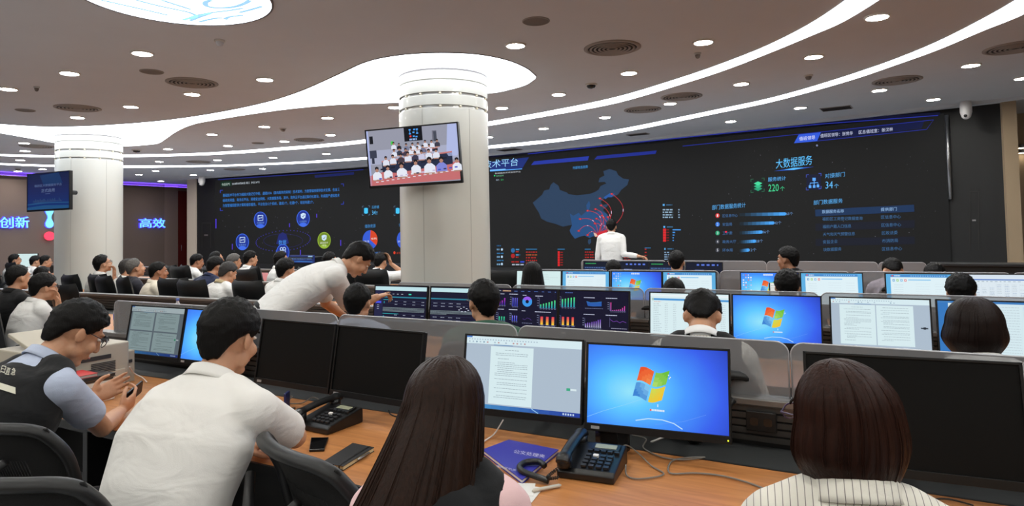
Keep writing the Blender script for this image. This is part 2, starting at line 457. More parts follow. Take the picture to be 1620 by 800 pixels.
# hidden half of the pattern, out of the frame
# ------------------------------------------------------------------ downlights
M_DISC = mat('lamp_diffuser', (250, 250, 250), .5, emit=(250, 249, 241), es=E_DOWN)
M_LRING = mat('lamp_ring', (225, 222, 218), .5)
DOWN = dict(
 front=[(13, 140), (110, 115), (122.5, 185), (207, 168), (225, 83.5), (304, 148), (419, 125), (815.4, 71)],
 mid=[(38, 225.5), (39.5, 238), (265.6, 235), (335.5, 212), (360.5, 230), (418, 199.5), (450, 223), (518, 185.6), (523, 212.6), (624, 169), (794, 169.8), (883.6, 148.5), (995, 114.7), (1112.7, 65.8)],
 strips=[(32, 252.5), (252, 255), (344, 252.4), (432, 248.7), (516, 242.7), (773, 216), (860, 202.5), (957, 185), (1060, 163), (1172.8, 132), (1287, 89), (1387.8, 26)],
 wall=[(28.6, 270.2), (67.3, 267), (219.7, 275.6), (246, 269.6), (254.4, 286), (306, 276), (332.5, 268.4), (415.4, 266.3), (1156, 191.4), (1266, 169.8), (1391, 142), (1476.5, 156.6), (1535.6, 102.6), (1618, 123)])
ORD = 'first second third fourth fifth sixth seventh eighth ninth tenth eleventh twelfth thirteenth fourteenth'.split()
ZONE = dict(front=('in the ceiling in front of the broad luminous band', 'downlights in front of the luminous band'),
            mid=('between the broad luminous band and the wider light strip', 'downlights behind the luminous band'),
            strips=('between the two thin light strips', 'downlights between the thin strips'),
            wall=('beyond the narrower light strip, towards the far walls', 'downlights along the far walls'))
dl0 = thing('downlight', 'x', 'downlight')
mb = MB(); mb.lathe([(.088, -.010), (.082, -.014), (.098, -.014), (.102, -.002), (.102, .01), (.088, .01)], M_LRING, 28); mb.build('lamp_ring', parent=dl0)
mb = MB(); mb.lathe([(0, -.007), (.06, -.008), (.088, -.007), (.088, .008)], M_DISC, 28); mb.build('lamp_diffuser', parent=dl0)
first = True
for z, L in DOWN.items():
    for i, (px, py) in enumerate(sorted(L)):
        p = onz(px, py, CEIL)
        d = dl0 if first else dup(dl0, (0, 0, 0), 0)
        first = False
        d.location = (p.x, p.y, CEIL); d['label'] = '%s downlight from the left %s' % (ORD[i], ZONE[z][0]); d['group'] = ZONE[z][1]
# downlights continued unseen over and behind the camera, added to brighten the foreground
def shown(p):
    d = Vector(p)-CAM; z = d.dot(_f)
    return z > .05 and -40 < 810+FPX*d.dot(CX_)/z < 1660 and CYP-FPX*d.dot(CU_)/z > -25
for i in range(9):
    for j in range(5):
        p = (-8+i*1.6, -4.2+j*1.7, CEIL)
        if not shown(p) and math.hypot(p[0]+4.27, p[1]-2.9) > .9:
            dup(dl0, p, 0, 'round white downlight added over the camera, out of view', 'downlights outside the photo')
# ------------------------------------------------------------------ ceiling vents, speakers, sensors
M_VENT = mat('vent_metal', (150, 142, 136), .6); M_VDK = mat('vent_gap', (52, 48, 46), .8)
def vent(label, px, py, wpx, first=None):
    p = onz(px, py, CEIL); d = (Vector((p.x, p.y, CEIL))-CAM).dot(_f); r = wpx*d/FPX/2
    if first: return dup(first, (p.x, p.y, CEIL), 0, label)
    t = thing('ceiling_vent', label, 'air vent', (p.x, p.y, CEIL), 0, 'round ceiling vents')
    m = MB(); m.lathe([(r, .01), (r, -.008), (r*.9, -.016), (r*.86, -.012), (r*.86, .01)], M_VENT, 48); m.build('vent_frame', parent=t)
    m = MB(); m.lathe([(0, -.002), (r*.87, -.002)], M_VDK, 48)
    m.build('vent_throat', parent=t)
    m = MB()
    for k in range(5):
        a = r*(.12+.15*k); m.lathe([(a, -.012), (a+.05*r, -.020), (a+.085*r, -.012), (a+.05*r, -.006)], M_VENT, 40)
    m.build('vent_ring', parent=t)
    return t
v0 = vent('round ringed ceiling vent left of the column with the large TV, nearest the camera', 304, 130.5, 76)
for lab, px, py in (('round ringed ceiling vent near the leftmost frame edge in front of the luminous band', 123, 170.5), ('large round ringed vent in the ceiling right of the big column', 968.6, 75.5),
                    ('round ringed vent beside the light strips above the screen heading', 1016.5, 173), ('large round vent near the screen wall at the right end', 1419, 127), ('round vent seen partly at the right frame edge in the ceiling', 1606, 75),
                    ('round vent between the broad band and strips, left of the large TV', 489, 221), ('small looking round vent between the light strips over the left screen', 314, 255.5), ('round vent just beyond the narrow strip over the left screen', 371, 267.5), ('round vent above the dark blue TV, behind the luminous band', 58, 231), ('round vent between the thin strips left of the presenter', 1078, 152.5)):
    vent(lab, px, py, 70, v0)
def speaker(label, px, py, first=None):
    p = onz(px, py, CEIL)
    if first: return dup(first, (p.x, p.y, CEIL), 0, label)
    t = thing('ceiling_speaker', label, 'speaker', (p.x, p.y, CEIL), 0, 'round ceiling speakers'); r = .115
    m = MB(); m.lathe([(r, .01), (r, -.006), (r*.93, -.01), (r*.93, .0)], M_VENT, 40); m.build('rim', parent=t)
    m = MB(); m.lathe([(0, -.007), (r*.6, -.007), (r*.93, -.004)], mat('speaker_mesh', (128, 120, 114), .8, bump=(400, .5)), 40); m.build('grille', parent=t)
    return t
s0 = speaker('round flush speaker in the ceiling above the large TV column, towards the top', 848, 33)
for lab, px, py in (('round flush speaker beside the nearest left ceiling vent', 240, 113), ('round flush speaker near the frame edge above the far left lettering', 40, 174), ('small looking flush speaker behind the luminous band left of the TV', 408, 226)):
    speaker(lab, px, py, s0)
def slot_vent(label, px, py, w, h, rz=-.1):
    p = onz(px, py, CEIL)
    t = thing('slot_vent', label, 'air vent', (p.x, p.y, CEIL), rz)
    m = MB(); m.box((0, 0, -.003), (w, h, .012), M_VENT); m.build('frame', parent=t)
    m = MB()
    for k in range(6): m.box((0, -h/2+h*(k+.5)/6, -.011), (w*.94, h*.06, .006), M_VDK)
    m.build('slot', parent=t)
slot_vent('grey rectangular slot vent near the screen wall beside the duty heading', 1323, 171, .42, .3)
slot_vent('grey rectangular slot vent above the screen title bars', 1009, 212, .4, .2); slot_vent('faint rectangular slot vent right of the column just before the screen', 806, 236.5, .5, .3)
def dome(name, label, px, py, r, cat, dark):
    p = onz(px, py, CEIL); t = thing(name, label, cat, (p.x, p.y, CEIL))
    m = MB(); m.lathe([(r, .005), (r, -.012), (r*.8, -.018), (0, -.018)], mat('sensor_base', (200, 196, 190), .5), 24); m.build('base', parent=t)
    m = MB(); m.lathe([(r*.75, -.017), (r*.72, -.03), (r*.5, -.05), (0, -.058)], dark, 24); m.build('dome', parent=t)
M_DARKG = mat('dark_glass', (24, 22, 22), .12); M_SENS = mat('sensor_plastic', (120, 112, 106), .5)
dome('dome_camera', 'small dark dome camera in the ceiling right of the big column', 935, 133, .075, 'camera', M_DARKG)
dome('dome_camera', 'small dark dome camera in the ceiling right of the left column', 216, 237, .09, 'camera', M_DARKG)
dome('smoke_detector', 'small smoke detector between the thin strips near the right end', 1279, 119, .05, 'detector', M_SENS)
dome('smoke_detector', 'small smoke detector behind the luminous band left of the TV', 447.5, 203, .055, 'detector', M_SENS)
dome('smoke_detector', 'small smoke detector in the ceiling over the dark blue TV', 28.5, 266, .075, 'detector', M_SENS)
dome('smoke_detector', 'flat detector in the ceiling just below the luminous emblem', 347.6, 63.5, .045, 'detector', M_CEIL)
dome('smoke_detector', 'flat detector in the ceiling beside a downlight near the upper right', 1103.6, 84, .035, 'detector', M_SENS)
dome('smoke_detector', 'flat dark detector near the leftmost ceiling vents', 58, 137, .03, 'detector', M_SENS)
def ptz(label, px, py, r):
    p = wallpt(px, py, .45); t = thing('security_camera', label, 'camera', (p.x, p.y, CEIL), -.3)
    m = MB(); m.lathe([(r*.9, 0), (r, -.05), (r, -.16), (r*.86, -.2)], mat('camera_white', (214, 212, 212), .4), 28); m.build('housing', parent=t)
    m = MB(); m.ell((0, 0, -.2), (r*.84, r*.84, r*.84), mat('camera_white', (214, 212, 212), .4), u=24, v=14); m.build('camera_ball', parent=t)
    m = MB(); m.ell((.0, -r*.7, -.215), (r*.32, r*.24, r*.32), M_DARKG, u=16, v=10); m.build('lens', parent=t)
ptz('white security camera under the ceiling at the right end of the video wall', 1528, 170, .075)
ptz('white security camera under the ceiling at the left end of the video wall', 319, 285, .1)
# wall lamps seen past the beige wall at the right frame edge
for i, (py, lab) in enumerate(((231, 'upper small round wall lamp glowing beyond the beige wall edge'), (239, 'lower small round wall lamp glowing beyond the beige wall edge'))):
    p = ony(1617, py, 13.2); t = thing('wall_lamp', lab, 'lamp', p)
    m = MB(); m.lathe([(.05, .03), (.07, .0), (.065, -.03), (.0, -.03)], M_STEEL, 20); m.build('lamp_cup', parent=t)
    m = MB(); m.lathe([(.055, -.034), (0, -.036)], mat('lamp_glow', (255, 250, 235), .5, emit=(255, 240, 215), es=12), 20); m.build('bulb', parent=t)

# ------------------------------------------------------------------ left wall lettering
M_SIGNF = mat('sign_face', (120, 200, 255), .5, emit=(110, 205, 255), es=1.2)
M_SIGNH = mat('sign_halo', (70, 60, 230), .5, emit=(64, 48, 235), es=2.2)
M_SIGNR = mat('sign_red', (240, 60, 80), .5, emit=(245, 60, 90), es=1.1)
def wall_sign(s, label, corners, X, M=M_SIGNF):
    """letters on the plane x = X (corners TL, TR, BR, BL in the photo)"""
    tl, tr, br, bl = [onx(*c, X) for c in corners]
    def fn(o):
        return lambda fx, fy: (bl.lerp(br, fx)).lerp(tl.lerp(tr, fx), fy)+Vector((o, 0, 0))
    o = thing('wall_lettering', label, 'sign', bl.lerp(br, .5), 0, 'lit lettering on the left wall')
    org = Vector(o.location)
    m = MB(); put_text(m, s, M_SIGNF, lambda a, b: fn(.05)(a, b)-org); f = m.build('letter_face', parent=o)
    sol = f.modifiers.new('thick', 'SOLIDIFY'); sol.thickness = .03; sol.offset = 0
    m = MB()
    def halo(a, b):
        return fn(.012)(a, b)-org
    put_text(m, s, M_SIGNH, halo); h = m.build('letter_halo', parent=o)
    sol = h.modifiers.new('thick', 'SOLIDIFY'); sol.thickness = .012; sol.offset = 0
    dm = h.modifiers.new('grow', 'DISPLACE'); dm.strength = .02; dm.mid_level = 0
    return o
XL = -19.83
wall_sign('创新', 'lit blue Chinese characters on the taupe wall left of the dark blue TV', [(-2, 343.5), (44, 342.5), (45, 360), (-2, 360.5)], XL)
wall_sign('高效', 'lit blue Chinese characters on the taupe wall right of the white column', [(219.5, 345.5), (259.5, 345.5), (260.5, 360), (219.5, 360)], -21.08)
t = thing('drop_logo', 'lit pale blue drop shaped logo on the wall below the dark blue TV', 'sign', onx(77, 357, XL)); org = Vector(t.location)
mb = MB()
prof = [(70.5, 333), (72, 337), (74.2, 341), (74.6, 345), (72.8, 349), (71, 353), (71.5, 357), (74, 359.6), (77, 360.3), (80, 359.6), (82.5, 357), (83, 353), (81.2, 349), (79.4, 345), (79.8, 341), (82, 337), (83.5, 333)]
mb.add([onx(x, y, XL)+Vector((.06, 0, 0))-org for x, y in prof], [tuple(range(len(prof)))], M_SIGNF)
o = mb.build('logo_face', parent=t); sol = o.modifiers.new('thick', 'SOLIDIFY'); sol.thickness = .04
mb = MB(); mb.add([onx(77+(x-77)*1.25, 347+(y-347)*1.06, XL)+Vector((.02, 0, 0))-org for x, y in prof], [tuple(range(len(prof)))], M_SIGNH); mb.build('logo_halo', parent=t)
t = thing('round_logo', 'lit red round seal logo on the wall under the blue drop logo', 'sign', onx(76, 373, XL)); org = Vector(t.location)
mb = MB(); c = [(76+8.3*math.cos(k/24*2*PI), 373.3+6.8*math.sin(k/24*2*PI)) for k in range(24)]
mb.add([onx(x, y, XL)+Vector((.05, 0, 0))-org for x, y in c], [tuple(range(24))], M_SIGNR); mb.box((-.01, 0, 0), (.05, .12, .12), M_RIM); o = mb.build('seal_face', parent=t); sol = o.modifiers.new('thick', 'SOLIDIFY'); sol.thickness = .04
mb = MB()
for ch, (x0, y0) in zip('福田', ((70.5, 377), (76.5, 377))):
    put_text(mb, ch, glow((255, 150, 160)), lambda a, b: onx(x0+a*5.2, y0-b*7, XL)+Vector((.056, 0, 0))-org)
mb.build('seal_characters', parent=t)
# ================================================================== VIDEO WALL
t = VW = thing('video_wall', 'huge curved dark LED video wall showing blue charts and a map', 'video wall')
M_LED = mat('led_black', (12, 12, 12), .6, emit=(25, 25, 25), es=1.0, spec=.15, bump=(900, .1))
mb = MB(); curved(mb, U_SL, U_SR, .68, 3.225, .03, .0, M_LED, 64); mb.build('display', parent=VW)
mb = MB(); curved(mb, U_SL, U_SR, .0, .68, .10, .0, mat('led_plinth', (20, 20, 21), .5), 48); mb.build('plinth', parent=VW)
mb = MB(); a = U_SR+.02; mb.tube([(a, wv(a)-.06, 1.9), (a, wv(a)-.06, 3.19)], .028, M_STEEL, 12); mb.build('edge_trim', parent=VW)
mb = MB(); curved(mb, -14.4, -8.2, .68, .74, .14, .02, M_DKMETAL, 20); mb.build('ledge', parent=VW)
OFF = .036
def wtext(mb, s, xl, yl, xr, yr, h, col, es=1.0, off=OFF+.004):
    """text whose bottom edge runs from (xl,yl) to (xr,yr) in the photo, h photo pixels high"""
    m = glow(col, es)
    put_text(mb, s, m, lambda fx, fy: wallpt(xl+(xr-xl)*fx, yl+(yr-yl)*fx-h*fy, off))
def wline(mb, pts, w, col, es=1.0, off=OFF):
    m = glow(col, es)
    Q = []
    for (x0, y0), (x1, y1) in zip(pts[:-1], pts[1:]):
        k = max(1, int(math.hypot(x1-x0, y1-y0)/40))
        for i in range(k): Q.append((x0+(x1-x0)*i/k, y0+(y1-y0)*i/k))
    Q.append(pts[-1]); vs = []; n = len(Q)
    for i, (x, y) in enumerate(Q):
        a = Q[max(i-1, 0)]; b = Q[min(i+1, n-1)]; dx, dy = b[0]-a[0], b[1]-a[1]; L = math.hypot(dx, dy) or 1
        vs += [wallpt(x-dy/L*w/2, y+dx/L*w/2, off), wallpt(x+dy/L*w/2, y-dx/L*w/2, off)]
    mb.add(vs, [(2*i, 2*i+2, 2*i+3, 2*i+1) for i in range(n-1)], m)
def wpoly(mb, pts, col, es=1.0, off=OFF): 
    m = glow(col, es)
    if len(pts) == 4: wquad(mb, pts, m, off)
    else:
        b = bmesh.new(); V = [b.verts.new((x, -y, 0)) for x, y in pts]; f = b.faces.new(V)
        bmesh.ops.triangulate(b, faces=[f]); b.verts.index_update()
        vs = [wallpt(v.co.x, -v.co.y, off) for v in b.verts]
        fs = []
        for q in b.faces:
            i = [v.index for v in q.verts]; n_ = (vs[i[1]]-vs[i[0]]).cross(vs[i[2]]-vs[i[0]])
            fs.append(tuple(i) if n_.y < 0 else tuple(i[::-1]))
        mb.add(vs, fs, m); b.free()
def wrect(mb, x0, y0, x1, y1, col, es=1.0, off=OFF, sl=0.0): wquad(mb, [(x0, y0), (x1, y0+sl*(x1-x0)), (x1, y1+sl*(x1-x0)), (x0, y1)], glow(col, es), off, 2)
def wdisc(mb, x, y, rx, ry, col, es=1.0, off=OFF, a0=0, a1=360):
    pts = [(x+rx*math.sin(R_(a0+(a1-a0)*k/28)), y-ry*math.cos(R_(a0+(a1-a0)*k/28))) for k in range(29)]
    if a1-a0 < 360: pts.append((x, y))
    else: pts = pts[:-1]
    wpoly(mb, pts, col, es, off)
def wring(mb, x, y, rx, ry, w, col, es=1.0, off=OFF):
    wline(mb, [(x+rx*math.sin(2*PI*k/36), y-ry*math.cos(2*PI*k/36)) for k in range(37)], w, col, es, off)
BL = (92, 176, 240); PB = (150, 205, 250); DB = (34, 46, 120)
# header band
mb = MB()
wline(mb, [(775, 246.5), (1000, 223.5), (1190, 203.5), (1330, 190), (1487, 179.8)], 5, (18, 20, 44), off=OFF-.002)
wline(mb, [(835, 243.5), (960, 230), (1120, 213.5), (1300, 196), (1484, 182.5)], 1.2, (40, 52, 160))
wline(mb, [(345, 284), (450, 277), (560, 269.5), (575, 268)], 1.4, (36, 44, 120)); wline(mb, [(1080, 231), (1300, 208.5), (1477, 189.5), (1466, 204.5), (1293, 223)], 1.0, (36, 48, 150))
wline(mb, [(498, 279), (560, 274)], 4, (26, 34, 92))
wpoly(mb, [(775, 256), (837, 248.5), (826, 266.5), (775, 270.8)], (30, 48, 120)); wline(mb, [(775, 270.6), (826, 267)], 1.3, (90, 170, 255))
wline(mb, [(775, 269.6), (800, 267.8)], 2.2, (130, 200, 255))
wpoly(mb, [(845, 255), (932, 247), (930, 253.6), (840, 261)], (38, 56, 160)); wpoly(mb, [(945, 246.6), (1039, 238), (1037, 243.2), (940, 252.3)], (32, 46, 140))
wpoly(mb, [(1264, 212), (1299, 208.6), (1292.6, 223.2), (1256, 226.5)], (52, 92, 220))
wpoly(mb, [(1299, 208.6), (1462, 192), (1458, 203), (1292.6, 223)], (20, 26, 64), off=OFF-.001)
mb.build('header_graphics', parent=VW)
mb = MB()
wtext(mb, '技术平台', 764.5, 266.4, 819.5, 261.8, 12.5, (160, 215, 255))
wtext(mb, '值班领导', 1264.5, 222.5, 1289.5, 220.2, 6.2, (235, 240, 255)); wtext(mb, '值班区领导：张悦华', 1298, 217.8, 1349, 213.3, 6, (205, 212, 240)); wtext(mb, '区总值班室：张汉林', 1358.5, 212.2, 1412.5, 207, 6, (205, 212, 240))
wtext(mb, '外部攻击态势', 906, 267.8, 930, 265.6, 4.6, (70, 160, 235))
wtext(mb, '大数据服务', 1227.5, 267, 1285, 260.2, 15.2, (98, 196, 255))
wtext(mb, '数据服务实时监测平台', 783, 275.5, 823.5, 272.5, 2.4, (200, 205, 210)); wtext(mb, '在线监控', 785, 279.5, 797, 278.4, 2.2, (120, 200, 150)); wdisc(mb, 782.4, 277.8, 1.1, 1.1, (40, 220, 120))
wtext(mb, '国内', 785, 286, 789.5, 285.8, 2.6, (170, 190, 210)); wtext(mb, '国外', 792.5, 285.6, 797, 285.4, 2.6, (60, 190, 110))
mb.build('heading_text', parent=VW)
mb = MB(); wpoly(mb, [(1224, 270.5), (1256, 265.6), (1288, 263.6), (1256, 268.8)], (40, 90, 200)); wpoly(mb, [(1240, 268.3), (1256, 265.2), (1272, 265), (1256, 268.6)], (90, 190, 255), off=OFF+.002)
mb.build('heading_glow', parent=VW)
# service figures
mb = MB()
def brackets(mb, x0, y0, x1, y1, col, l=4, w=1.0, sl=-.1):
    for x, sx in ((x0, 1), (x1, -1)):
        for y, sy in ((y0, 1), (y1, -1)):
            yy = y+sl*(x-x0); wline(mb, [(x+sx*l, yy+sl*sx*l), (x, yy), (x, yy+sy*l)], w, col)
wrect(mb, 1276, 276, 1299, 300, (22, 26, 52), off=OFF-.001); wrect(mb, 1188.5, 284, 1209, 304, (22, 36, 34), off=OFF-.001)
brackets(mb, 1275.5, 276.5, 1299, 300.5, (70, 90, 200)); brackets(mb, 1188, 283.5, 1209, 304.5, (50, 110, 80))
for k in range(3):
    y = 289+k*4.3; wpoly(mb, [(1192.5, y+1.2), (1199, y-2.3), (1206, y+.6), (1199.3, y+4.4)], ((70, 222, 160), (50, 190, 138), (40, 165, 120))[k], off=OFF+.001*(3-k))
wrect(mb, 1285.3, 281, 1290.5, 286, (96, 170, 250)); wline(mb, [(1288, 286), (1288, 293)], 1.2, (96, 170, 250)); wline(mb, [(1281.5, 293), (1281.5, 289.6), (1294, 288.6), (1294, 292)], 1.2, (96, 170, 250))
for x, y in ((1281.5, 294.5), (1288, 294.2), (1294, 293.4)): wrect(mb, x-2, y-1.5, x+2, y+2.8, (96, 170, 250))
mb.build('service_icon', parent=VW)
mb = MB()
wtext(mb, '服务统计', 1215, 287.2, 1243.3, 284.8, 6.6, BL); wtext(mb, '220', 1215.5, 303, 1232, 302, 11.2, (70, 215, 150)); wtext(mb, '个', 1234, 302, 1241.5, 301.4, 7, (70, 215, 150))
wtext(mb, '对接部门', 1305, 282, 1336.5, 279, 7.4, BL); wtext(mb, '34', 1306, 298.4, 1317.5, 297.6, 11.2, (100, 190, 250)); wtext(mb, '个', 1319.5, 297.8, 1327, 297.2, 7, (100, 190, 250))
wtext(mb, '部门数据服务统计', 1126.5, 332, 1179.5, 327.8, 7.6, BL); wtext(mb, '部门数据服务', 1287, 324.2, 1333, 320.8, 7.4, BL)
mb.build('statistics_text', parent=VW)
mb = MB(); mt = MB()
rows = [(340.8, '区信息中心', 1167, 1241.5, '65个', 338, (225, 60, 60)), (354.6, '安监局', 1158, 1223, '42个', 352.4, (60, 130, 230)), (368.4, '卫计委', 1158.5, 1204.5, '36个', 366.8, (40, 170, 120)), (382, '政务大厅', 1164.5, 1194, '28个', 381.2, (60, 64, 74)), (395.4, '环水局', 1159, 1183.5, '12个', 395.2, (60, 64, 74))]
for y, s, x1, xb, val, yb, c in rows:
    wdisc(mb, 1135.2, y, 3.3, 3.6, c); wtext(mt, str(rows.index((y, s, x1, xb, val, yb, c))+1), 1134.2, y+2, 1136.2, y+2, 4, (235, 235, 240))
    wtext(mt, s, 1143, y+2.8, x1, y+2.2, 5, (70, 116, 170)); wtext(mt, val, xb+2, yb+2.6, xb+13, yb+2.2, 5.2, (110, 150, 200))
    n = 8; x0 = 1170; yl = yb+1.4
    for k in range(n):
        f = (k+1)/n; a = x0+(xb-x0)*k/n; b = x0+(xb-x0)*(k+1)/n
        ya = yl+(yb-yl)*k/n; yc = yl+(yb-yl)*(k+1)/n
        wquad(mb, [(a, ya-2.4), (b, yc-2.4), (b, yc+2.6), (a, ya+2.6)], glow(tuple(int(22+(q-22)*f) for q in (74, 166, 246))), OFF, 1)
    wdisc(mb, xb, yb+.1, 2.2, 2.5, (74, 166, 246))
mb.build('bar_chart', parent=VW); mt.build('bar_chart_text', parent=VW)
mb = MB(); mt = MB()
wpoly(mb, [(1289.5, 331.5), (1446, 323.6), (1446.5, 334.6), (1290, 342.2)], (28, 52, 88))
wpoly(mb, [(1290, 353.5), (1447, 348), (1447, 360), (1290, 365)], (26, 29, 42)); wpoly(mb, [(1290.5, 377.5), (1447, 374), (1447, 386), (1290.5, 389)], (26, 29, 42))
for s, x0, x1, y, s2, a0, a1, y2, c in [('数据服务名称', 1300.5, 1335, 334.8, '提供部门', 1393.5, 1418.5, 331.4, (150, 190, 235)), ('福田区工商登记数据查询', 1301, 1364.5, 346.2, '区信息中心', 1394, 1425, 343.4, (66, 112, 160)), ('福田户籍人口信息', 1301.5, 1346.5, 358.4, '区信息中心', 1394.5, 1425.5, 356, (66, 112, 160)),
                                     ('天气和天气预警信息', 1302, 1352.5, 370.6, '区政法委', 1395, 1420, 368.6, (66, 112, 160)), ('安监企业', 1302, 1325, 382.6, '市消防局', 1395.5, 1420.5, 381, (66, 112, 160)), ('块数据服务', 1302.5, 1331, 394.8, '区信息中心', 1395.5, 1427, 393.8, (66, 112, 160))]:
    wtext(mt, s, x0, y+2.8, x1, y+1.6, 5.6, c); wtext(mt, s2, a0, y2+2.8, a1, y2+1.8, 5.8, c)
mb.build('table_row_band', parent=VW); mt.build('table_text', parent=VW)
# map and attack arcs
def C6(pts): return [(700+x/3.2, 230+y/3.2) for x, y in pts]
mb = MB()
wpoly(mb, C6([(457, 290), (490, 262), (505, 248), (515, 228), (540, 222), (548, 200), (562, 186), (588, 204), (594, 225), (630, 238), (638, 246), (680, 252), (745, 245), (770, 236), (790, 224), (800, 205), (830, 192), (820, 184), (790, 186), (795, 165), (820, 152), (814, 130), (845, 119), (880, 130), (890, 150), (915, 168), (945, 172), (936, 200), (905, 225), (890, 247), (862, 262), (850, 256), (820, 268), (800, 285), (812, 300), (845, 296), (830, 312), (812, 326), (832, 346), (850, 375), (856, 400), (842, 430), (815, 446), (790, 456), (760, 460), (745, 468), (720, 456), (700, 460), (670, 472), (650, 446), (644, 430), (656, 402), (640, 404), (610, 411), (570, 396), (530, 386), (500, 370), (488, 340), (470, 312)]), (42, 64, 92))
wpoly(mb, C6([(645, 343), (662, 356), (690, 340), (702, 356), (732, 330), (728, 302), (742, 280), (749, 300), (741, 330), (760, 340), (800, 330), (832, 346), (850, 375), (856, 400), (842, 430), (815, 446), (790, 456), (760, 460), (745, 468), (720, 456), (700, 460), (670, 472), (650, 446), (644, 430), (656, 402)]), (38, 78, 128), off=OFF+.001)
wpoly(mb, C6([(816, 262), (850, 240), (872, 244), (856, 262), (838, 262), (824, 272)]), (40, 88, 160), off=OFF+.001)
wpoly(mb, C6([(738, 476), (752, 472), (752, 492), (742, 502), (736, 490)]), (40, 66, 96))
mb.build('map', parent=VW)
mb = MB()
T = (784, 450)
for sx, sy, bx, by in [(857, 245, 985, 330), (797, 268, 920, 330), (803, 303, 880, 350), (775, 322, 850, 345), (735, 330, 840, 340), (697, 372, 790, 355), (690, 432, 740, 370), (735, 453, 755, 420), (772, 395, 820, 390), (780, 370, 830, 390), (808, 355, 850, 400), (838, 362, 850, 420), (815, 365, 815, 420)]:
    e = T if sx < 800 else (T[0]+48, T[1]-18)
    pts = [((1-q)**2*sx+2*q*(1-q)*bx+q*q*e[0], (1-q)**2*sy+2*q*(1-q)*by+q*q*e[1]) for q in [i/14 for i in range(15)]]
    wline(mb, C6(pts), .75, (190, 52, 60), off=OFF+.003); wline(mb, C6(pts[6:8]), 1.0, (225, 190, 220), off=OFF+.004)
    x, y = C6([(sx, sy)])[0]; wdisc(mb, x, y, 2.4, 1.5, (150, 44, 56), off=OFF+.004); wdisc(mb, x, y, 1.0, 1.0, (235, 70, 74), off=OFF+.005)
wpoly(mb, C6([(770, 452), (800, 436), (830, 425), (836, 436), (806, 456), (778, 464)]), (205, 44, 56), off=OFF+.002); wpoly(mb, C6([(764, 440), (778, 446), (786, 458), (772, 462)]), (225, 190, 170), off=OFF+.005)
mb.build('attack_arcs', parent=VW)
# small side lists
mb = MB()
def dashes(x0, x1, y0, dy, n, col, h=2.6, jit=.25, seg=4):
    for k in range(n):
        x = x0; y = y0+k*dy
        while x < x1-1:
            w = random.uniform(.6, 1.4)*(x1-x0)/seg; e = min(x+w, x1); wrect(mb, x, y-h/2, e-.5, y+h/2, col); x = e+random.uniform(.3, 1)
RD = (170, 38, 34)
dashes(786, 794, 388.5, 11.7, 1, (40, 100, 150), 1.8); dashes(786, 792, 394.5, 11.7, 3, (120, 165, 200), 2.6, seg=2); dashes(786, 797, 400.6, 11.2, 2, (44, 110, 160), 1.8, seg=2)
for y in (394.5, 406, 417.4): wdisc(mb, 794, y, 1.5, 2, (190, 220, 245))
wdisc(mb, 811.5, 396, 3.2, 3.6, (44, 104, 160)); wdisc(mb, 811.5, 404.6, 3.2, 3.6, (170, 34, 38)); dashes(816, 823, 394.5, 8.5, 2, (70, 140, 190), 2, seg=1); dashes(816, 821, 398, 8.6, 2, RD, 2, seg=1)
dashes(809, 822, 414, 1, 1, RD, 2, seg=2); dashes(823, 830, 414, 1, 1, (50, 80, 220), 2, seg=1); dashes(810, 829, 418.4, 1, 1, (170, 180, 195), 2, seg=3)
dashes(832, 850, 394, 1, 1, (50, 120, 170), 1.2, seg=1); dashes(832, 850, 398.6, 4.4, 6, RD, 2, seg=5); dashes(832, 850, 403, 1, 1, (150, 100, 50), 2, seg=5)
dashes(882, 894, 394, 1, 1, (50, 120, 170), 1.2, seg=1); dashes(925, 935, 394, 1, 1, (50, 120, 170), 1.2, seg=1); dashes(925.5, 940.5, 398.6, 4.2, 4, RD, 2, seg=5); dashes(987, 999, 403, 4, 3, RD, 2, seg=3); dashes(1020, 1024, 394, 5, 4, RD, 2, seg=1); dashes(1020, 1030, 392, 5, 1, (50, 110, 160), 1.4, seg=1)
for k in range(6): wrect(mb, 882.3, 397.2+k*4, 885.6, 400.8+k*4, (215, 36, 40)); wrect(mb, 886.5, 398+k*4, 890.5, 399.8+k*4, (140, 30, 30))
dashes(1048.5, 1052, 324, 1, 1, BL, 3, seg=1); dashes(1054, 1064, 324, 1, 1, (60, 110, 150), 1.6, seg=1); dashes(1048.5, 1065, 331.6, 4, 4, (150, 180, 205), 2, seg=4); dashes(1073, 1076, 331.6, 4, 4, (140, 170, 200), 2, seg=1)
dashes(1049.5, 1053, 358.8, 1, 1, BL, 3, seg=1); dashes(1055, 1065, 358.8, 1, 1, (60, 110, 150), 1.6, seg=1)
for k in range(5): wrect(mb, 1049, 361.5+k*4.2, 1053.6, 365.3+k*4.2, (220, 40, 46)); wrect(mb, 1054.3, 362.5+k*4.2, 1058.5, 364.2+k*4.2, (120, 28, 30)); wrect(mb, 1064, 362.4+k*4.2, (1077, 1068, 1067, 1066, 1066)[k], 364.2+k*4.2, (70, 150, 230))
dashes(1051, 1054, 393.5, 1, 1, BL, 3, seg=1); dashes(1056, 1066, 393.5, 1, 1, (60, 110, 150), 1.6, seg=1); dashes(1051, 1060, 399, 3.6, 4, (130, 160, 190), 1.8, seg=2)
mb.build('side_lists', parent=VW)
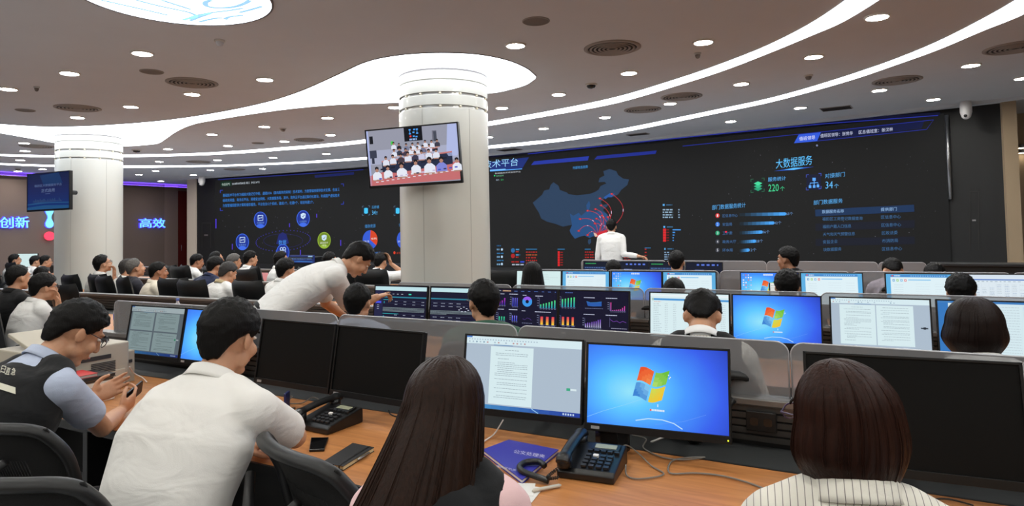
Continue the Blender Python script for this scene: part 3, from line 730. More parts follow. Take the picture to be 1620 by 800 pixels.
# left section
mb = MB()
wpoly(mb, [(349, 287.5), (366, 286.2), (366, 294.5), (349, 295.6)], (18, 46, 34), off=OFF-.001)
wtext(mb, '今日天气', 350.8, 294, 363.6, 293.2, 4.2, (215, 235, 225)); wtext(mb, '2018年09月05日 周三  多云 30℃', 367, 292.6, 410.6, 289.6, 3.6, (210, 222, 232))
wtext(mb, '基础技术平台作为福田大脑记忆中枢，遵循SOA（面向服务的架构）技术架构，为智慧福田提供技术支撑。包含三', 352.5, 311.6, 537, 302, 5.2, (58, 140, 232))
wtext(mb, '级政务网盘、政务云平台、网络安全网络、大数据服务等。其中，政务云平台通过集约化建设，利用国产虚拟技术', 352.5, 319.6, 537, 311.4, 5.2, (58, 140, 232))
wtext(mb, '为智慧福田提供计算和储存服务。平台包含12个系统，建成1个，在建9个，规划待建2个。', 352.5, 327.8, 496.5, 322, 5.2, (58, 140, 232))
wtext(mb, '数据', 440.8, 387.2, 452.8, 386.6, 7.4, (70, 150, 240))
wtext(mb, '云存储', 588, 330, 599.5, 329.4, 4.8, (70, 160, 225)); wtext(mb, '34', 588.4, 339.8, 594.2, 339.4, 6.6, (90, 190, 250)); wtext(mb, 'T', 594.8, 339.4, 597.4, 339.4, 4.6, (90, 190, 250))
wtext(mb, '储存资源', 577.3, 360.6, 594, 359.8, 5.6, (70, 150, 220)); wtext(mb, '计算资源', 631, 358.4, 648, 357.4, 5.6, (70, 150, 220))
wtext(mb, '已使用', 591, 402, 601.5, 401.6, 3.8, (70, 130, 215)); wdisc(mb, 589, 399.6, 1, 1.8, (60, 100, 225)); wtext(mb, '未使用', 627, 402, 638, 401.6, 3.8, (180, 60, 40)); wdisc(mb, 624, 399.6, 1.6, 2.4, (215, 66, 40))
mb.build('paragraph_text', parent=VW)
mb = MB()
brackets(mb, 348.5, 301, 543.5, 333, (52, 70, 200), 4, 1.0, -.053)
for x, y in ((62/5.335+330, 355),): wrect(mb, x-.8, y-9, x+.8, y+6, (78, 56, 210))
for x, y, h in ((367.5, 390, 9), (475.3, 399, 8), (539, 384, 9), (458, 356, 6), (501, 341, 6)): wrect(mb, x-.6, y-h/2, x+.6, y+h/2, (86, 64, 215))
for k in range(46):
    a = 2*PI*k/46; wdisc(mb, 448+43*math.sin(a), 380.6-16*math.cos(a)-3.2*math.sin(a), .6, .6, (70, 66, 190))
wring(mb, 448, 380.6, 31, 11, .5, (42, 42, 100))
wpoly(mb, [(441, 371), (447, 367), (453, 370.5), (457, 384.5), (447.5, 388), (437, 385.5)], (32, 40, 110), off=OFF-.001)
def badge(x, y, c1, c2, kind):
    rx, ry = 9.9, 12.6
    wdisc(mb, x, y, rx, ry, c1, off=OFF+.001); wring(mb, x, y, rx, ry, 1.0, c2, off=OFF+.002)
    wdisc(mb, x, y+ry*.74, rx*.58, ry*.24, c2, off=OFF+.002)
    L = (205, 228, 250); o = OFF+.004
    if kind == 'shield': wpoly(mb, [(x-4, y-7.2), (x, y-9), (x+4, y-7.6), (x+3.6, y-2), (x, y+1), (x-3.6, y-1.6)], L, off=o); wline(mb, [(x-2, y-4), (x-.4, y-2.4), (x+2, y-6)], 1.0, c1, off=o+.002)
    elif kind == 'rings': wring(mb, x-2.2, y-5.5, 2, 2.2, .9, L, off=o); wring(mb, x+2.2, y-5.8, 2, 2.2, .9, L, off=o); wring(mb, x-2.2, y-1.2, 2, 2.2, .9, L, off=o); wring(mb, x+2.2, y-1.4, 2, 2.2, .9, L, off=o)
    else:
        wline(mb, [(x-3.8, y-7), (x+3.8, y-7.4), (x+3.8, y+.6), (x-3.8, y+1), (x-3.8, y-7)], 1.1, L, off=o)
        wline(mb, [(x-2.4, y-1.6), (x-.6, y-4), (x+.8, y-2.4), (x+2.4, y-5)], .9, L, off=o)
for x, y, k, s in ((412, 347.8, 'box', '大数据应用'), (479.6, 345.6, 'shield', '公共服务'), (383.4, 382.5, 'box', '信息安全'), (447.5, 399, 'rings', '协同办公')):
    badge(x, y, (30, 52, 150), (66, 110, 232), k); wtext(mb, s, x-5.6, y+6.2, x+5.6, y+5.8, 3, (120, 160, 225), off=OFF+.006)
badge(512.8, 380, (112, 138, 40), (150, 184, 58), 'shield'); wtext(mb, '基础技术', 506.4, 385.8, 519, 385.2, 3.2, (225, 232, 205), off=OFF+.006); wtext(mb, '平台', 510, 390, 516, 389.6, 3.2, (225, 232, 205), off=OFF+.006)
mb.build('platform_icons', parent=VW)
mb = MB()
for cx in (585.5, 639.5):
    wdisc(mb, cx, 379, 11.8, 15, (52, 92, 212)); wdisc(mb, cx, 379, 11.8, 15, (214, 70, 36), off=OFF+.002, a0=4, a1=126)
    wtext(mb, '59.1%', cx-10, 383.5, cx-1.4, 383, 3, (230, 234, 245), off=OFF+.005); wtext(mb, '40.9%', cx+1.4, 379, cx+10.6, 378.5, 3, (245, 235, 230), off=OFF+.005)
for cx in (579, 629):
    brackets(mb, cx-5.8, 326, cx+5.8, 340.5, (90, 120, 150), 2.2, .7, -.05); wrect(mb, cx-4.6, 327.6, cx+4.6, 338.8, (18, 46, 66), off=OFF-.001)
    wrect(mb, cx-2.9, 330, cx+2.9, 336, (70, 200, 250))
    for yy in (330, 336.4): wdisc(mb, cx, yy, 2.9, 1.3, (70, 200, 250), off=OFF+.001)
mb.build('pie_chart', parent=VW)
mb = MB()
for k in range(95):
    x = random.uniform(1090, 1480); y = random.uniform(232, 405); s = random.choice((.35, .45, .6)); wdisc(mb, x, y, s, s, random.choice(((70, 74, 84), (110, 112, 120), (60, 62, 80))))
for k in range(40):
    x = random.uniform(350, 570); y = random.uniform(325, 405); s = random.choice((.35, .5)); wdisc(mb, x, y, s, s, (90, 92, 104))
wdisc(mb, 1292.5, 230, 1.6, 1.6, (120, 130, 170)); wdisc(mb, 1148.5, 366.5, 1.6, 1.4, (240, 40, 70), off=OFF+.008)
mb.build('star_specks', parent=VW)
# ================================================================== CONSOLES
M_WOOD = wood_mat()
M_TRAY = mat('dark_cable_tray', (44, 46, 47), .6)
M_SLAT = mat('anodised_slat', (74, 72, 70), .45, .35)
M_SLATD = mat('slat_groove', (26, 26, 27), .6)
M_ALU = mat('aluminium_rail', (128, 126, 124), .38, .55)
M_EDGE = mat('black_edge_band', (20, 20, 20), .5)
def acrylic_mat():
    m = bpy.data.materials.new('grey_acrylic'); m.use_nodes = True; nt = m.node_tree
    for n in list(nt.nodes): nt.nodes.remove(n)
    out = nt.nodes.new('ShaderNodeOutputMaterial'); tr = nt.nodes.new('ShaderNodeBsdfTransparent'); tr.inputs[0].default_value = (.86, .87, .88, 1)
    df = nt.nodes.new('ShaderNodeBsdfDiffuse'); df.inputs[0].default_value = (.5, .5, .52, 1)
    gl = nt.nodes.new('ShaderNodeBsdfGlossy'); gl.inputs[0].default_value = (.8, .8, .8, 1); gl.inputs['Roughness'].default_value = .12
    m1 = nt.nodes.new('ShaderNodeMixShader'); m1.inputs[0].default_value = .38
    m2 = nt.nodes.new('ShaderNodeMixShader'); fr = nt.nodes.new('ShaderNodeFresnel'); fr.inputs[0].default_value = 1.35
    nt.links.new(tr.outputs[0], m1.inputs[1]); nt.links.new(df.outputs[0], m1.inputs[2]); nt.links.new(m1.outputs[0], m2.inputs[1]); nt.links.new(gl.outputs[0], m2.inputs[2])
    nt.links.new(fr.outputs[0], m2.inputs[0]); nt.links.new(m2.outputs[0], out.inputs[0])
    return m
M_ACR = acrylic_mat()
M_ACRE = mat('polished_acrylic_edge', (178, 178, 182), .25)
def console(label, x0, x1, ya, yb, acr=(), front=-.98, top=1.135, plain=False):
    """desk row; panel face runs y = ya + yb*x; acr: list of (xa, xb) acrylic screens in world x"""
    rz = math.atan(yb); c = math.cos(rz); xm = (x0+x1)/2; L = (x1-x0)/c
    t = thing('console_desk', label, 'desk', (xm, ya+yb*xm, 0), rz, 'rows of console desks')
    m = MB(); m.box((0, (front-.24)/2, .7275), (L, -.24-front, .025), M_WOOD); m.build('worktop', parent=t, bevel=.004)
    m = MB(); m.box((0, front-.006, .7275), (L, .012, .027), M_EDGE); m.box((0, -.246, .733), (L, .012, .016), M_EDGE); m.build('edge_band', parent=t)
    m = MB(); m.box((0, -.12, .7275), (L, .238, .02), M_TRAY); m.build('cable_tray', parent=t)
    m = MB(); m.box((0, .035, .445), (L, .05, .89), M_SLATD)
    if not plain:
        for k in range(5):
            z = .765+k*.0285; m.box((0, .004, z), (L, .014, .021), M_SLAT)
    for k in range(4): m.box((0, .064, .12+k*.2), (L, .012, .18), M_SLAT)
    m.build('back_panel', parent=t)
    m = MB(); m.box((0, .03, .905), (L, .085, .03), M_ALU); m.build('top_rail', parent=t, bevel=.006)
    n = max(2, int(L/1.6)+1)
    for k in range(n):
        x = -L/2+.03+(L-.06)*k/(n-1)
        m = MB(); m.box((x, (front+.06)/2, .357), (.04, -front-.1, .714), M_BLACKP); m.build('side_panel', parent=t, bevel=.004)
    m = MB(); m.box((0, -.3, .4), (L-.1, .03, .6), M_BLACKP); m.build('modesty_panel', parent=t)
    m = MB(); m.box((0, front+.25, .67), (L-.1, .3, .05), M_BLACKP); m.build('cable_channel', parent=t)
    for xa, xb in acr:
        a = (xa-xm)/c; b = (xb-xm)/c; r = .045; z1 = top; pts = [(a, .92), (b, .92)]
        for k in range(7): q = k/6*PI/2; pts.append((b-r+r*math.cos(q), z1-r+r*math.sin(q)))
        for k in range(7): q = PI/2+k/6*PI/2; pts.append((a+r+r*math.cos(q), z1-r+r*math.sin(q)))
        m = MB(); nn = len(pts)
        m.add([(x, .034, z) for x, z in pts]+[(x, .042, z) for x, z in pts], [tuple(range(nn)), tuple(range(2*nn-1, nn-1, -1))]+[(i, nn+i, nn+(i+1) % nn, (i+1) % nn) for i in range(nn)], M_ACR)
        s = m.build('acrylic_screen', parent=t)
        e = MB(); e.tube([(b, .038, .92)]+[(x, .038, z) for x, z in pts[2:]]+[(a, .038, .92)], .0042, M_ACRE, 6); e.build('polished_edge', parent=s)
    return t
D1 = console('nearest long cherry console desk in front with desk phones and grey acrylic screens', -4.95, 3.2, 2.68, 0, [(-4.68, -2.576), (-2.566, -1.45), (-1.44, -.265), (-.255, 1.0), (1.01, 2.6)])
D2 = console('second long cherry console desk, the row of dark dashboard monitors', -10.4, 3.4, 4.66, .035, [(-3.62, -2.5), (-2.49, -1.42), (-1.41, -.26), (-.25, .95), (.96, 2.2)])
D3 = console('third console desk right of the big column with light blue list screens', -3.45, 3.6, 6.66, .11, [(-3.3, -2.36), (-2.35, -1.24), (-1.23, -.1), (-.09, 1.1), (1.11, 2.3)])
D4 = console('console desk nearest the video wall, right of the big column', -3.6, 3.6, 8.5, .0, [(-3.5, -2.3), (-2.29, -1.05), (-1.04, .15), (.16, .62)], top=1.12)
t = thing('counter', 'plain dark counter beside the last acrylic screen before the video wall', 'counter', (1.75, 8.6, 0))
m = MB(); m.box((0, 0, .54), (2.1, .06, 1.08), M_BLACKP); m.build('front_panel', parent=t, bevel=.004); m = MB(); m.box((0, .1, 1.095), (2.14, .34, .03), mat('counter_top_dark', (34, 34, 36), .4)); m.build('top', parent=t, bevel=.004); m = MB(); m.box((-1.03, .12, .54), (.04, .28, 1.08), M_BLACKP); m.build('side_panel', parent=t); m = MB(); m.box((1.03, .12, .54), (.04, .28, 1.08), M_BLACKP); m.build('side_panel', parent=t)
D5 = console('cherry conference desk left of the big column with leather chairs in front', -11.0, -4.9, 6.2, -.0, [])
D6 = console('cherry conference desk nearest the left screen, behind the navy shirt', -17.0, -4.7, 8.35, .0, [])

# ================================================================== MONITORS
M_BEZ = mat('monitor_bezel', (14, 14, 15), .35, spec=.4)
M_OFF = mat('switched_off_panel', (9, 9, 9), .55, spec=.15)
def wallpaper():
    m = bpy.data.materials.new('blue_wallpaper'); m.use_nodes = True; nt = m.node_tree; b = nt.nodes['Principled BSDF']
    b.inputs['Base Color'].default_value = (.003, .003, .003, 1); b.inputs['Specular IOR Level'].default_value = .1
    tc = nt.nodes.new('ShaderNodeTexCoord'); sp = nt.nodes.new('ShaderNodeSeparateXYZ')
    nt.links.new(tc.outputs['Object'], sp.inputs[0])
    mp = nt.nodes.new('ShaderNodeMapping'); mp.inputs['Location'].default_value = (.19, 0, .06); mp.inputs['Scale'].default_value = (2.0, 0, 2.9)
    nt.links.new(tc.outputs['Object'], mp.inputs[0])
    ln = nt.nodes.new('ShaderNodeVectorMath'); ln.operation = 'LENGTH'; nt.links.new(mp.outputs[0], ln.inputs[0])
    n = nt.nodes.new('ShaderNodeTexNoise'); n.inputs['Scale'].default_value = 5; nt.links.new(tc.outputs['Object'], n.inputs['Vector'])
    ma = nt.nodes.new('ShaderNodeMath'); ma.operation = 'MULTIPLY_ADD'; ma.inputs[1].default_value = .12; nt.links.new(n.outputs['Fac'], ma.inputs[0]); nt.links.new(ln.outputs['Value'], ma.inputs[2])
    cr = nt.nodes.new('ShaderNodeValToRGB'); e = cr.color_ramp.elements
    e[0].position = .06; e[0].color = (*lin((150, 228, 250)), 1); e[1].position = .98; e[1].color = (*lin((34, 48, 160)), 1)
    for p, c in ((.26, (96, 200, 255)), (.46, (70, 150, 255)), (.72, (56, 96, 236))):
        q = e.new(p); q.color = (*lin(c), 1)
    nt.links.new(ma.outputs[0], cr.inputs[0]); nt.links.new(cr.outputs[0], b.inputs['Emission Color']); b.inputs['Emission Strength'].default_value = 1.0
    return m
M_WALLP = wallpaper()
class Disp:
    """graphics on one monitor: coordinates 0..1 from the upper left corner of the picture"""
    def __init__(s, w, h): s.w, s.h, s.mb = w, h, MB(); s.k = 0
    def p(s, x, y, l): return (-s.w/2+x*s.w, -.0008*l-.0006, s.h/2-y*s.h)
    def rect(s, x0, y0, x1, y1, c, l=1): s.mb.add([s.p(x0, y1, l), s.p(x1, y1, l), s.p(x1, y0, l), s.p(x0, y0, l)], [(0, 1, 2, 3)], glow(c))
    def poly(s, pts, c, l=1): s.mb.add([s.p(x, y, l) for x, y in pts], [tuple(range(len(pts)))], glow(c))
    def line(s, pts, w, c, l=1):
        vs = []; n = len(pts)
        for i, (x, y) in enumerate(pts):
            a = pts[max(i-1, 0)]; b = pts[min(i+1, n-1)]; dx = (b[0]-a[0])*s.w; dy = (b[1]-a[1])*s.h; L = math.hypot(dx, dy) or 1
            ox = -dy/L*w/2/s.w; oy = dx/L*w/2/s.h
            vs += [s.p(x+ox, y+oy, l), s.p(x-ox, y-oy, l)]
        s.mb.add(vs, [(2*i, 2*i+2, 2*i+3, 2*i+1) for i in range(n-1)], glow(c))
    def dashes(s, x0, x1, y, h, c, l=2, seg=(.01, .03), gap=.006):
        x = x0
        while x < x1-.004:
            e = min(x+random.uniform(*seg), x1); s.rect(x, y-h/2, e, y+h/2, c, l); x = e+gap
def flag(d, cx=.47, cy=.47, s=1.0):
    """four waving panes"""
    def P(u, v): # u,v in -1..1
        x = u*.105+v*-.028; y = v*.185+math.sin((u+.25)*PI)*.028+u*.012
        return (cx+x*s, cy+y*s)
    for (u0, u1, v0, v1, cols) in ((-1, -.06, -1, -.06, ((232, 84, 40), (245, 150, 80))), (.06, 1.0, -1, -.06, ((110, 190, 60), (190, 225, 120))), (-1, -.06, .06, 1, ((60, 130, 210), (150, 215, 245))), (.06, 1, .06, 1, ((240, 196, 50), (200, 220, 90)))):
        N = 6
        for i in range(N):
            for j in range(N):
                a0 = u0+(u1-u0)*i/N; a1 = u0+(u1-u0)*(i+1)/N; b0 = v0+(v1-v0)*j/N; b1 = v0+(v1-v0)*(j+1)/N
                f = 1-min(1, math.hypot((a0+a1)/2, (b0+b1)/2)/1.2)
                c = tuple(int(cols[0][q]+(cols[1][q]-cols[0][q])*round(f*4)/4) for q in range(3))
                d.poly([P(a0, b1), P(a1, b1), P(a1, b0), P(a0, b0)], c, 2)
def c_win(icons=False, window=False, taskbar=False):
    def fn(d):
        flag(d)
        d.line([(0, .93), (.12, .84), (.28, .74), (.45, .62)], .0012, (150, 215, 250), 1)
        d.line([(.36, .92), (.45, .885), (.55, .885), (.63, .915), (.69, .975)], .0035, (190, 225, 250), 1); d.line([(.5, .95), (.7, .88), (.85, .78)], .001, (110, 160, 250), 1)
        if not icons:
            d.dashes(.462, .57, .775, .022, (225, 235, 245), 3, (.008, .012), .002); d.rect(.462, .765, .474, .786, (230, 90, 80), 4); d.rect(.515, .70, .522, .735, (225, 235, 250), 3)
        for x, y in ((.595, .335), (.607, .36), (.6, .375)): d.rect(x-.004, y-.006, x+.004, y+.006, (240, 250, 240), 4)
        if icons:
            for i in range(4):
                for j in range(7):
                    if random.random() < .85: d.rect(.03+i*.045, .05+j*.085, .055+i*.045, .095+j*.085, random.choice(((230, 236, 246), (190, 200, 235), (200, 120, 150), (120, 180, 230))), 2)
            for i in range(5): d.rect(.4+i*.035, .03, .425+i*.035, .09, (220, 230, 245), 2)
        if window:
            d.rect(.49, .33, 1, 1, (30, 34, 50), 3); d.rect(.515, .33, 1, 1, (228, 230, 226), 4)
            for j in range(8):
                d.dashes(.53, .66, .42+j*.075, .012, (140, 146, 140), 5); d.dashes(.74, .77, .42+j*.075, .015, (120, 124, 120), 5)
    fn.base = M_WALLP; return fn
def c_doc(pages, bg=(172, 188, 204), pg=(214, 234, 238), ink=(150, 166, 176), bar=(214, 234, 240), task=True, pen=False, dim=1.0):
    D = lambda c: tuple(int(v*dim) for v in c)
    def fn(d):
        d.rect(0, 0, 1, .105, D(bar), 1); d.rect(0, 0, .05, .022, D((84, 130, 200)), 2)
        for i in range(26): x = .02+i*.024; d.rect(x, .035, x+.012, .05, D((170, 190, 204)), 2); 
        for i in range(20):
            if random.random() < .7: x = .02+i*.033; d.rect(x, .068, x+.014, .088, D(random.choice(((170, 190, 204), (130, 160, 180), (190, 150, 150)))), 2)
        d.rect(.25, .108, .42, .118, D((110, 150, 190)), 2)
        for (x0, y0, x1, y1, body) in pages:
            d.rect(x0, y0, x1, y1, D(pg), 2); y = y0+(y1-y0)*.06; W = x1-x0
            if body: 
                d.dashes(x0+W*.34, x1-W*.34, y, .008, D(ink), 3); y += .045
            while y < y1-(y1-y0)*.08:
                full = random.random() < .7
                d.dashes(x0+W*.12+(W*.06 if random.random() < .4 else 0), (x1-W*.12 if full else x0+W*random.uniform(.35, .6)), y, .007, D(ink), 3, (.008, .03), .004); y += random.choice((.026, .026, .05))
        if task:
            for i in range(12): d.rect(i/12, .945, (i+1)/12+.001, 1, D((70-3*i, 150-8*i, 200-4*i)), 2)
            for i in range(5): d.rect(.86+i*.02, .96, .872+i*.02, .985, D((190, 210, 235)), 3)
            d.line([(.6, .945), (.66, 1)], .003, D((150, 200, 240)), 3)
        if pen: d.rect(.905, .55, .975, .575, (60, 70, 80), 3); d.rect(.93, .54, .955, .585, (40, 46, 56), 4)
        else: d.rect(.885, .63, .915, .665, D((60, 170, 130)), 3); d.rect(.918, .635, .965, .66, D((214, 230, 235)), 3)
    fn.base = glow(D(bg)); return fn
def c_list(pale=False):
    def fn(d):
        d.rect(.07, .0 if pale else .1, .93 if not pale else 1, 1, (222, 240, 246) if not pale else (212, 236, 236), 1)
        if not pale:
            d.rect(.07, .02, .93, .09, (74, 140, 206), 2); d.rect(.09, .03, .11, .075, (226, 90, 90), 3); d.dashes(.13, .22, .055, .03, (220, 234, 246), 3); d.dashes(.38, .9, .055, .022, (160, 205, 240), 3, (.01, .02), .02)
            for i, c in enumerate(((90, 160, 210), (150, 205, 120), (110, 180, 225), (225, 110, 110))):
                d.rect(.1+i*.06, .16, .135+i*.06, .23, c, 2); d.rect(.11+i*.06, .18, .125+i*.06, .21, (240, 246, 250), 3)
            d.rect(.34, .165, .68, .195, (130, 195, 238), 2)
            for j in range(9): d.dashes(.12, .26, .34+j*.07, .012, (196, 214, 222), 2); d.dashes(.45, .66, .3+j*.08, .01, (206, 222, 230), 2); d.dashes(.74, .88, .3+j*.08, .01, (206, 222, 230), 2)
        else:
            for j in range(14): d.dashes(.06, random.uniform(.5, .95), .12+j*.06, .012, (188, 206, 206), 2)
    fn.base = glow((96, 176, 226) if not pale else (212, 236, 236)); return fn
def c_table():
    def fn(d):
        d.rect(0, 0, 1, .12, (216, 228, 240), 1); d.rect(0, .13, 1, .165, (84, 124, 196), 2); d.dashes(.05, .9, .2, .02, (160, 176, 190), 2, (.02, .05), .03)
        for j in range(14):
            for i in range(9):
                if random.random() < .75: d.dashes(.04+i*.105, .1+i*.105, .3+j*.048, .014, random.choice(((176, 190, 204), (150, 170, 200), (190, 200, 206))), 2)
        for i in range(9): d.rect(.03+i*.105, .25, .032+i*.105, 1, (196, 208, 220), 2)
    fn.base = glow((220, 232, 240)); return fn
def c_doclist():
    def fn(d):
        d.rect(0, 0, .1, 1, (54, 120, 190), 1); d.rect(.1, .04, 1, 1, (212, 232, 238), 1); d.rect(0, 0, 1, .04, (64, 126, 190), 2)
        d.rect(.78, .08, .99, .15, (196, 214, 246), 2); d.rect(.79, .09, .82, .11, (70, 110, 230), 3); d.rect(.775, .04, .777, 1, (190, 206, 214), 2)
        for j in range(6): d.dashes(.82, .92, .1+j*.06, .012, (150, 166, 180), 3)
        for j in range(18): d.dashes(.14, .3, .1+j*.05, .008, (170, 186, 196), 3); d.dashes(.42, .74, .1+j*.05, .008, (180, 196, 204), 3)
    fn.base = glow((212, 232, 238)); return fn
def c_filelist():
    def fn(d):
        d.rect(0, .03, 1, .07, (232, 242, 246), 1); d.rect(.04, .12, 1, .165, (74, 150, 214), 2); d.rect(.02, .115, .045, .17, (170, 200, 190), 3); d.dashes(.05, .14, .2, .012, (220, 160, 150), 3)
        for j in range(16):
            y = .25+j*.042; d.dashes(.04, random.uniform(.09, .16), y, .01, (160, 176, 186), 3); d.dashes(.19, .23, y, .01, (178, 194, 202), 3); d.dashes(.3, .34, y, .01, (178, 194, 202), 3); d.dashes(.62, .68, y, .01, (186, 202, 210), 3); d.dashes(.9, .96, y, .01, (186, 202, 210), 3)
    fn.base = glow((216, 236, 240)); return fn
def c_darkform(part):
    def fn(d):
        d.rect(0, .02, 1, .13, (190, 224, 230), 1); d.rect(0, .3, 1, .335, (48, 128, 152), 1)
        if part == 0:
            d.rect(0, .13, .16, 1, (34, 36, 70), 1); d.rect(.02, .44, .13, .5, (74, 84, 225), 2)
            for j in range(3): d.rect(.05, .55+j*.05, .09, .565+j*.05, (170, 176, 200), 2)
            d.dashes(.2, .6, .23, .012, (190, 200, 214), 2, (.02, .04), .05); d.rect(.66, .215, .71, .245, (60, 220, 190), 3)
            d.rect(.17, .385, .36, .4, (48, 170, 180), 2); d.rect(.17, .78, .48, .795, (48, 170, 180), 2); d.rect(.18, .44, .2, .5, (40, 130, 150), 2); d.rect(.18, .84, .2, .89, (40, 130, 150), 2)
        for y in (.44, .52, .82, .9):
            d.rect(.17 if part == 0 else 0, y-.03, .97, y-.026, (66, 72, 110), 2)
            for i in range(4): d.dashes(.4+i*.17 if part == 0 else .05+i*.14, .45+i*.17 if part == 0 else .12+i*.14, y, .014, (170, 178, 200), 2, (.015, .03))
        for k in range(4):
            d.dashes(.17 if part == 0 else 0, .97 if k < 3 or part == 0 else .3, .62+k*.032 if part == 0 else .645+k*.03, .02, (120, 134, 140), 2, (.004, .012), .002)
        for k in range(3): d.dashes(.17 if part == 0 else 0, .97, .955+k*.02, .014, (110, 124, 130), 2, (.004, .012), .002)
        if part == 1:
            for x, y in ((.6, .52), (.55, .56), (.65, .56), (.57, .64), (.63, .64), (.52, .6), (.68, .6)): d.rect(x-.014, y-.01, x+.014, y+.01, (196, 200, 220), 3)
    fn.base = glow((22, 22, 46)); return fn
def c_charts(part):
    def bars(d, x, y, w, h, n, cols, hs=None, c=None):
        d.rect(x, y+h, x+w, y+h+.006, (110, 116, 160), 2); d.rect(x-.004, y, x, y+h, (110, 116, 160), 2)
        for k in range(4): d.rect(x-.035, y+h*k/4, x-.012, y+h*k/4+.012, (140, 146, 180), 2)
        for k in range(n):
            q = hs[k] if hs else random.uniform(.4, .95); bx = x+w*(k+.25)/n
            m = 6
            for j in range(m):
                f = j/m; col = tuple(int(cols[0][i]+(cols[1][i]-cols[0][i])*f) for i in range(3)); d.rect(bx, y+h*(1-q*(j+1)/m), bx+w/n*.45, y+h*(1-q*j/m), col, 3)
            d.rect(bx, y+h+.02, bx+w/n*.6, y+h+.03, (120, 126, 160), 2)
    def title(d, x, y, w): d.dashes(x, x+w, y, .016, (196, 200, 226), 2, (.02, .04), .003)
    def fn(d):
        if part == 0:
            d.dashes(.02, .1, .045, .018, (190, 190, 200), 2); d.rect(.13, .03, .27, .065, (150, 110, 80), 2); d.dashes(.14, .26, .047, .014, (220, 190, 160), 3)
            d.dashes(.32, .98, .05, .016, (80, 110, 180), 2, (.03, .06), .06)
            title(d, .03, .13, .13); title(d, .24, .13, .14); title(d, .46, .15, .06); title(d, .66, .16, .12); title(d, .03, .53, .13); title(d, .24, .53, .14); title(d, .45, .55, .06); title(d, .66, .56, .25)
            bars(d, .07, .22, .12, .2, 3, ((60, 40, 160), (200, 60, 190))); bars(d, .29, .2, .1, .24, 3, ((60, 70, 200), (120, 110, 230)), (.9, .9, .9)); bars(d, .07, .62, .12, .2, 3, ((50, 170, 130), (60, 220, 160)), (.5, .5, .5)); bars(d, .29, .62, .1, .2, 3, ((60, 70, 200), (140, 130, 240)), (.7, .7, .7))
            bars(d, .73, .2, .26, .26, 6, ((40, 160, 180), (90, 230, 120)), (.35, .42, .5, .58, .68, .78)); bars(d, .73, .64, .26, .24, 3, ((240, 200, 60), (220, 40, 90)), (.85, .85, .85))
            n = 24
            for k in range(n):
                a0 = 2*PI*k/n; a1 = 2*PI*(k+1)/n; c = (60, 150, 230) if 3 < k < 20 else (150, 90, 230)
                P = lambda r, a: (.535+r*math.sin(a)*.6, .31-r*math.cos(a))
                d.poly([P(.045, a0), P(.13, a0), P(.13, a1), P(.045, a1)][::-1], c, 3)
            d.line([(.47+i*.035, .75+.03*math.sin(i*2)) for i in range(5)], .0014, (120, 80, 190), 3); d.dashes(.46, .63, .86, .012, (120, 126, 160), 2)
        else:
            d.dashes(.08, .2, .05, .016, (80, 110, 180), 2)
            bars(d, .02, .15, .22, .26, 5, ((40, 160, 180), (90, 230, 120)), (.75, .8, .85, .9, .95)); bars(d, .02, .62, .22, .24, 3, ((240, 200, 60), (220, 40, 90)), (.85, .85, .85))
            title(d, .36, .16, .16); title(d, .68, .16, .16); title(d, .36, .57, .16); title(d, .68, .57, .16)
            d.poly([(.4, .25), (.46, .28), (.55, .27), (.62, .25), (.62, .36), (.5, .37), (.42, .36)][::-1], (40, 90, 170), 3); d.line([(.4, .25), (.46, .28), (.55, .27), (.62, .25)], .0016, (70, 150, 220), 4); d.dashes(.38, .64, .42, .012, (120, 126, 160), 2)
            bars(d, .74, .26, .22, .2, 8, ((170, 90, 190), (230, 60, 150)), (1, .1, .12, .15, .18, .22, .4, .6))
            bars(d, .38, .66, .24, .22, 8, ((200, 200, 235), (110, 60, 190)), (.4, .5, .5, .6, .65, .7, .85, .9))
            d.line([(.74, .66), (.79, .72), (.84, .7), (.88, .74), (.92, .7), (.97, .73)], .0022, (140, 80, 200), 3); d.line([(.74, .62), (.74, .85)], .0014, (120, 120, 170), 3); d.dashes(.76, .98, .88, .014, (150, 150, 180), 2)
    fn.base = glow((17, 17, 42)); return fn
def c_darkweb(part):
    def fn(d):
        if part % 2 == 0:
            d.dashes(.05, .4, .1, .05, (60, 170, 100), 2); d.rect(0, .25, 1, .8, (26, 40, 74), 1)
            for j in range(4): d.dashes(.04, .96, .33+j*.13, .06, (70, 100, 150), 2, (.03, .09), .02)
        else:
            d.dashes(.3, .9, .12, .08, (90, 120, 220), 2, (.06, .1), .06); d.dashes(.25, .5, .4, .06, (110, 130, 190), 2)
            for i in range(3): d.rect(.05+i*.33, .65, .12+i*.33, .75, (60, 190, 150), 2); d.dashes(.15+i*.33, .28+i*.33, .7, .07, (150, 165, 190), 2)
            d.poly([(.55, .95), (.62, .6), (.7, .75), (.78, .55), (.9, .95)], (50, 90, 120), 1)
    fn.base = glow((20, 26, 44)); return fn
c_off = None
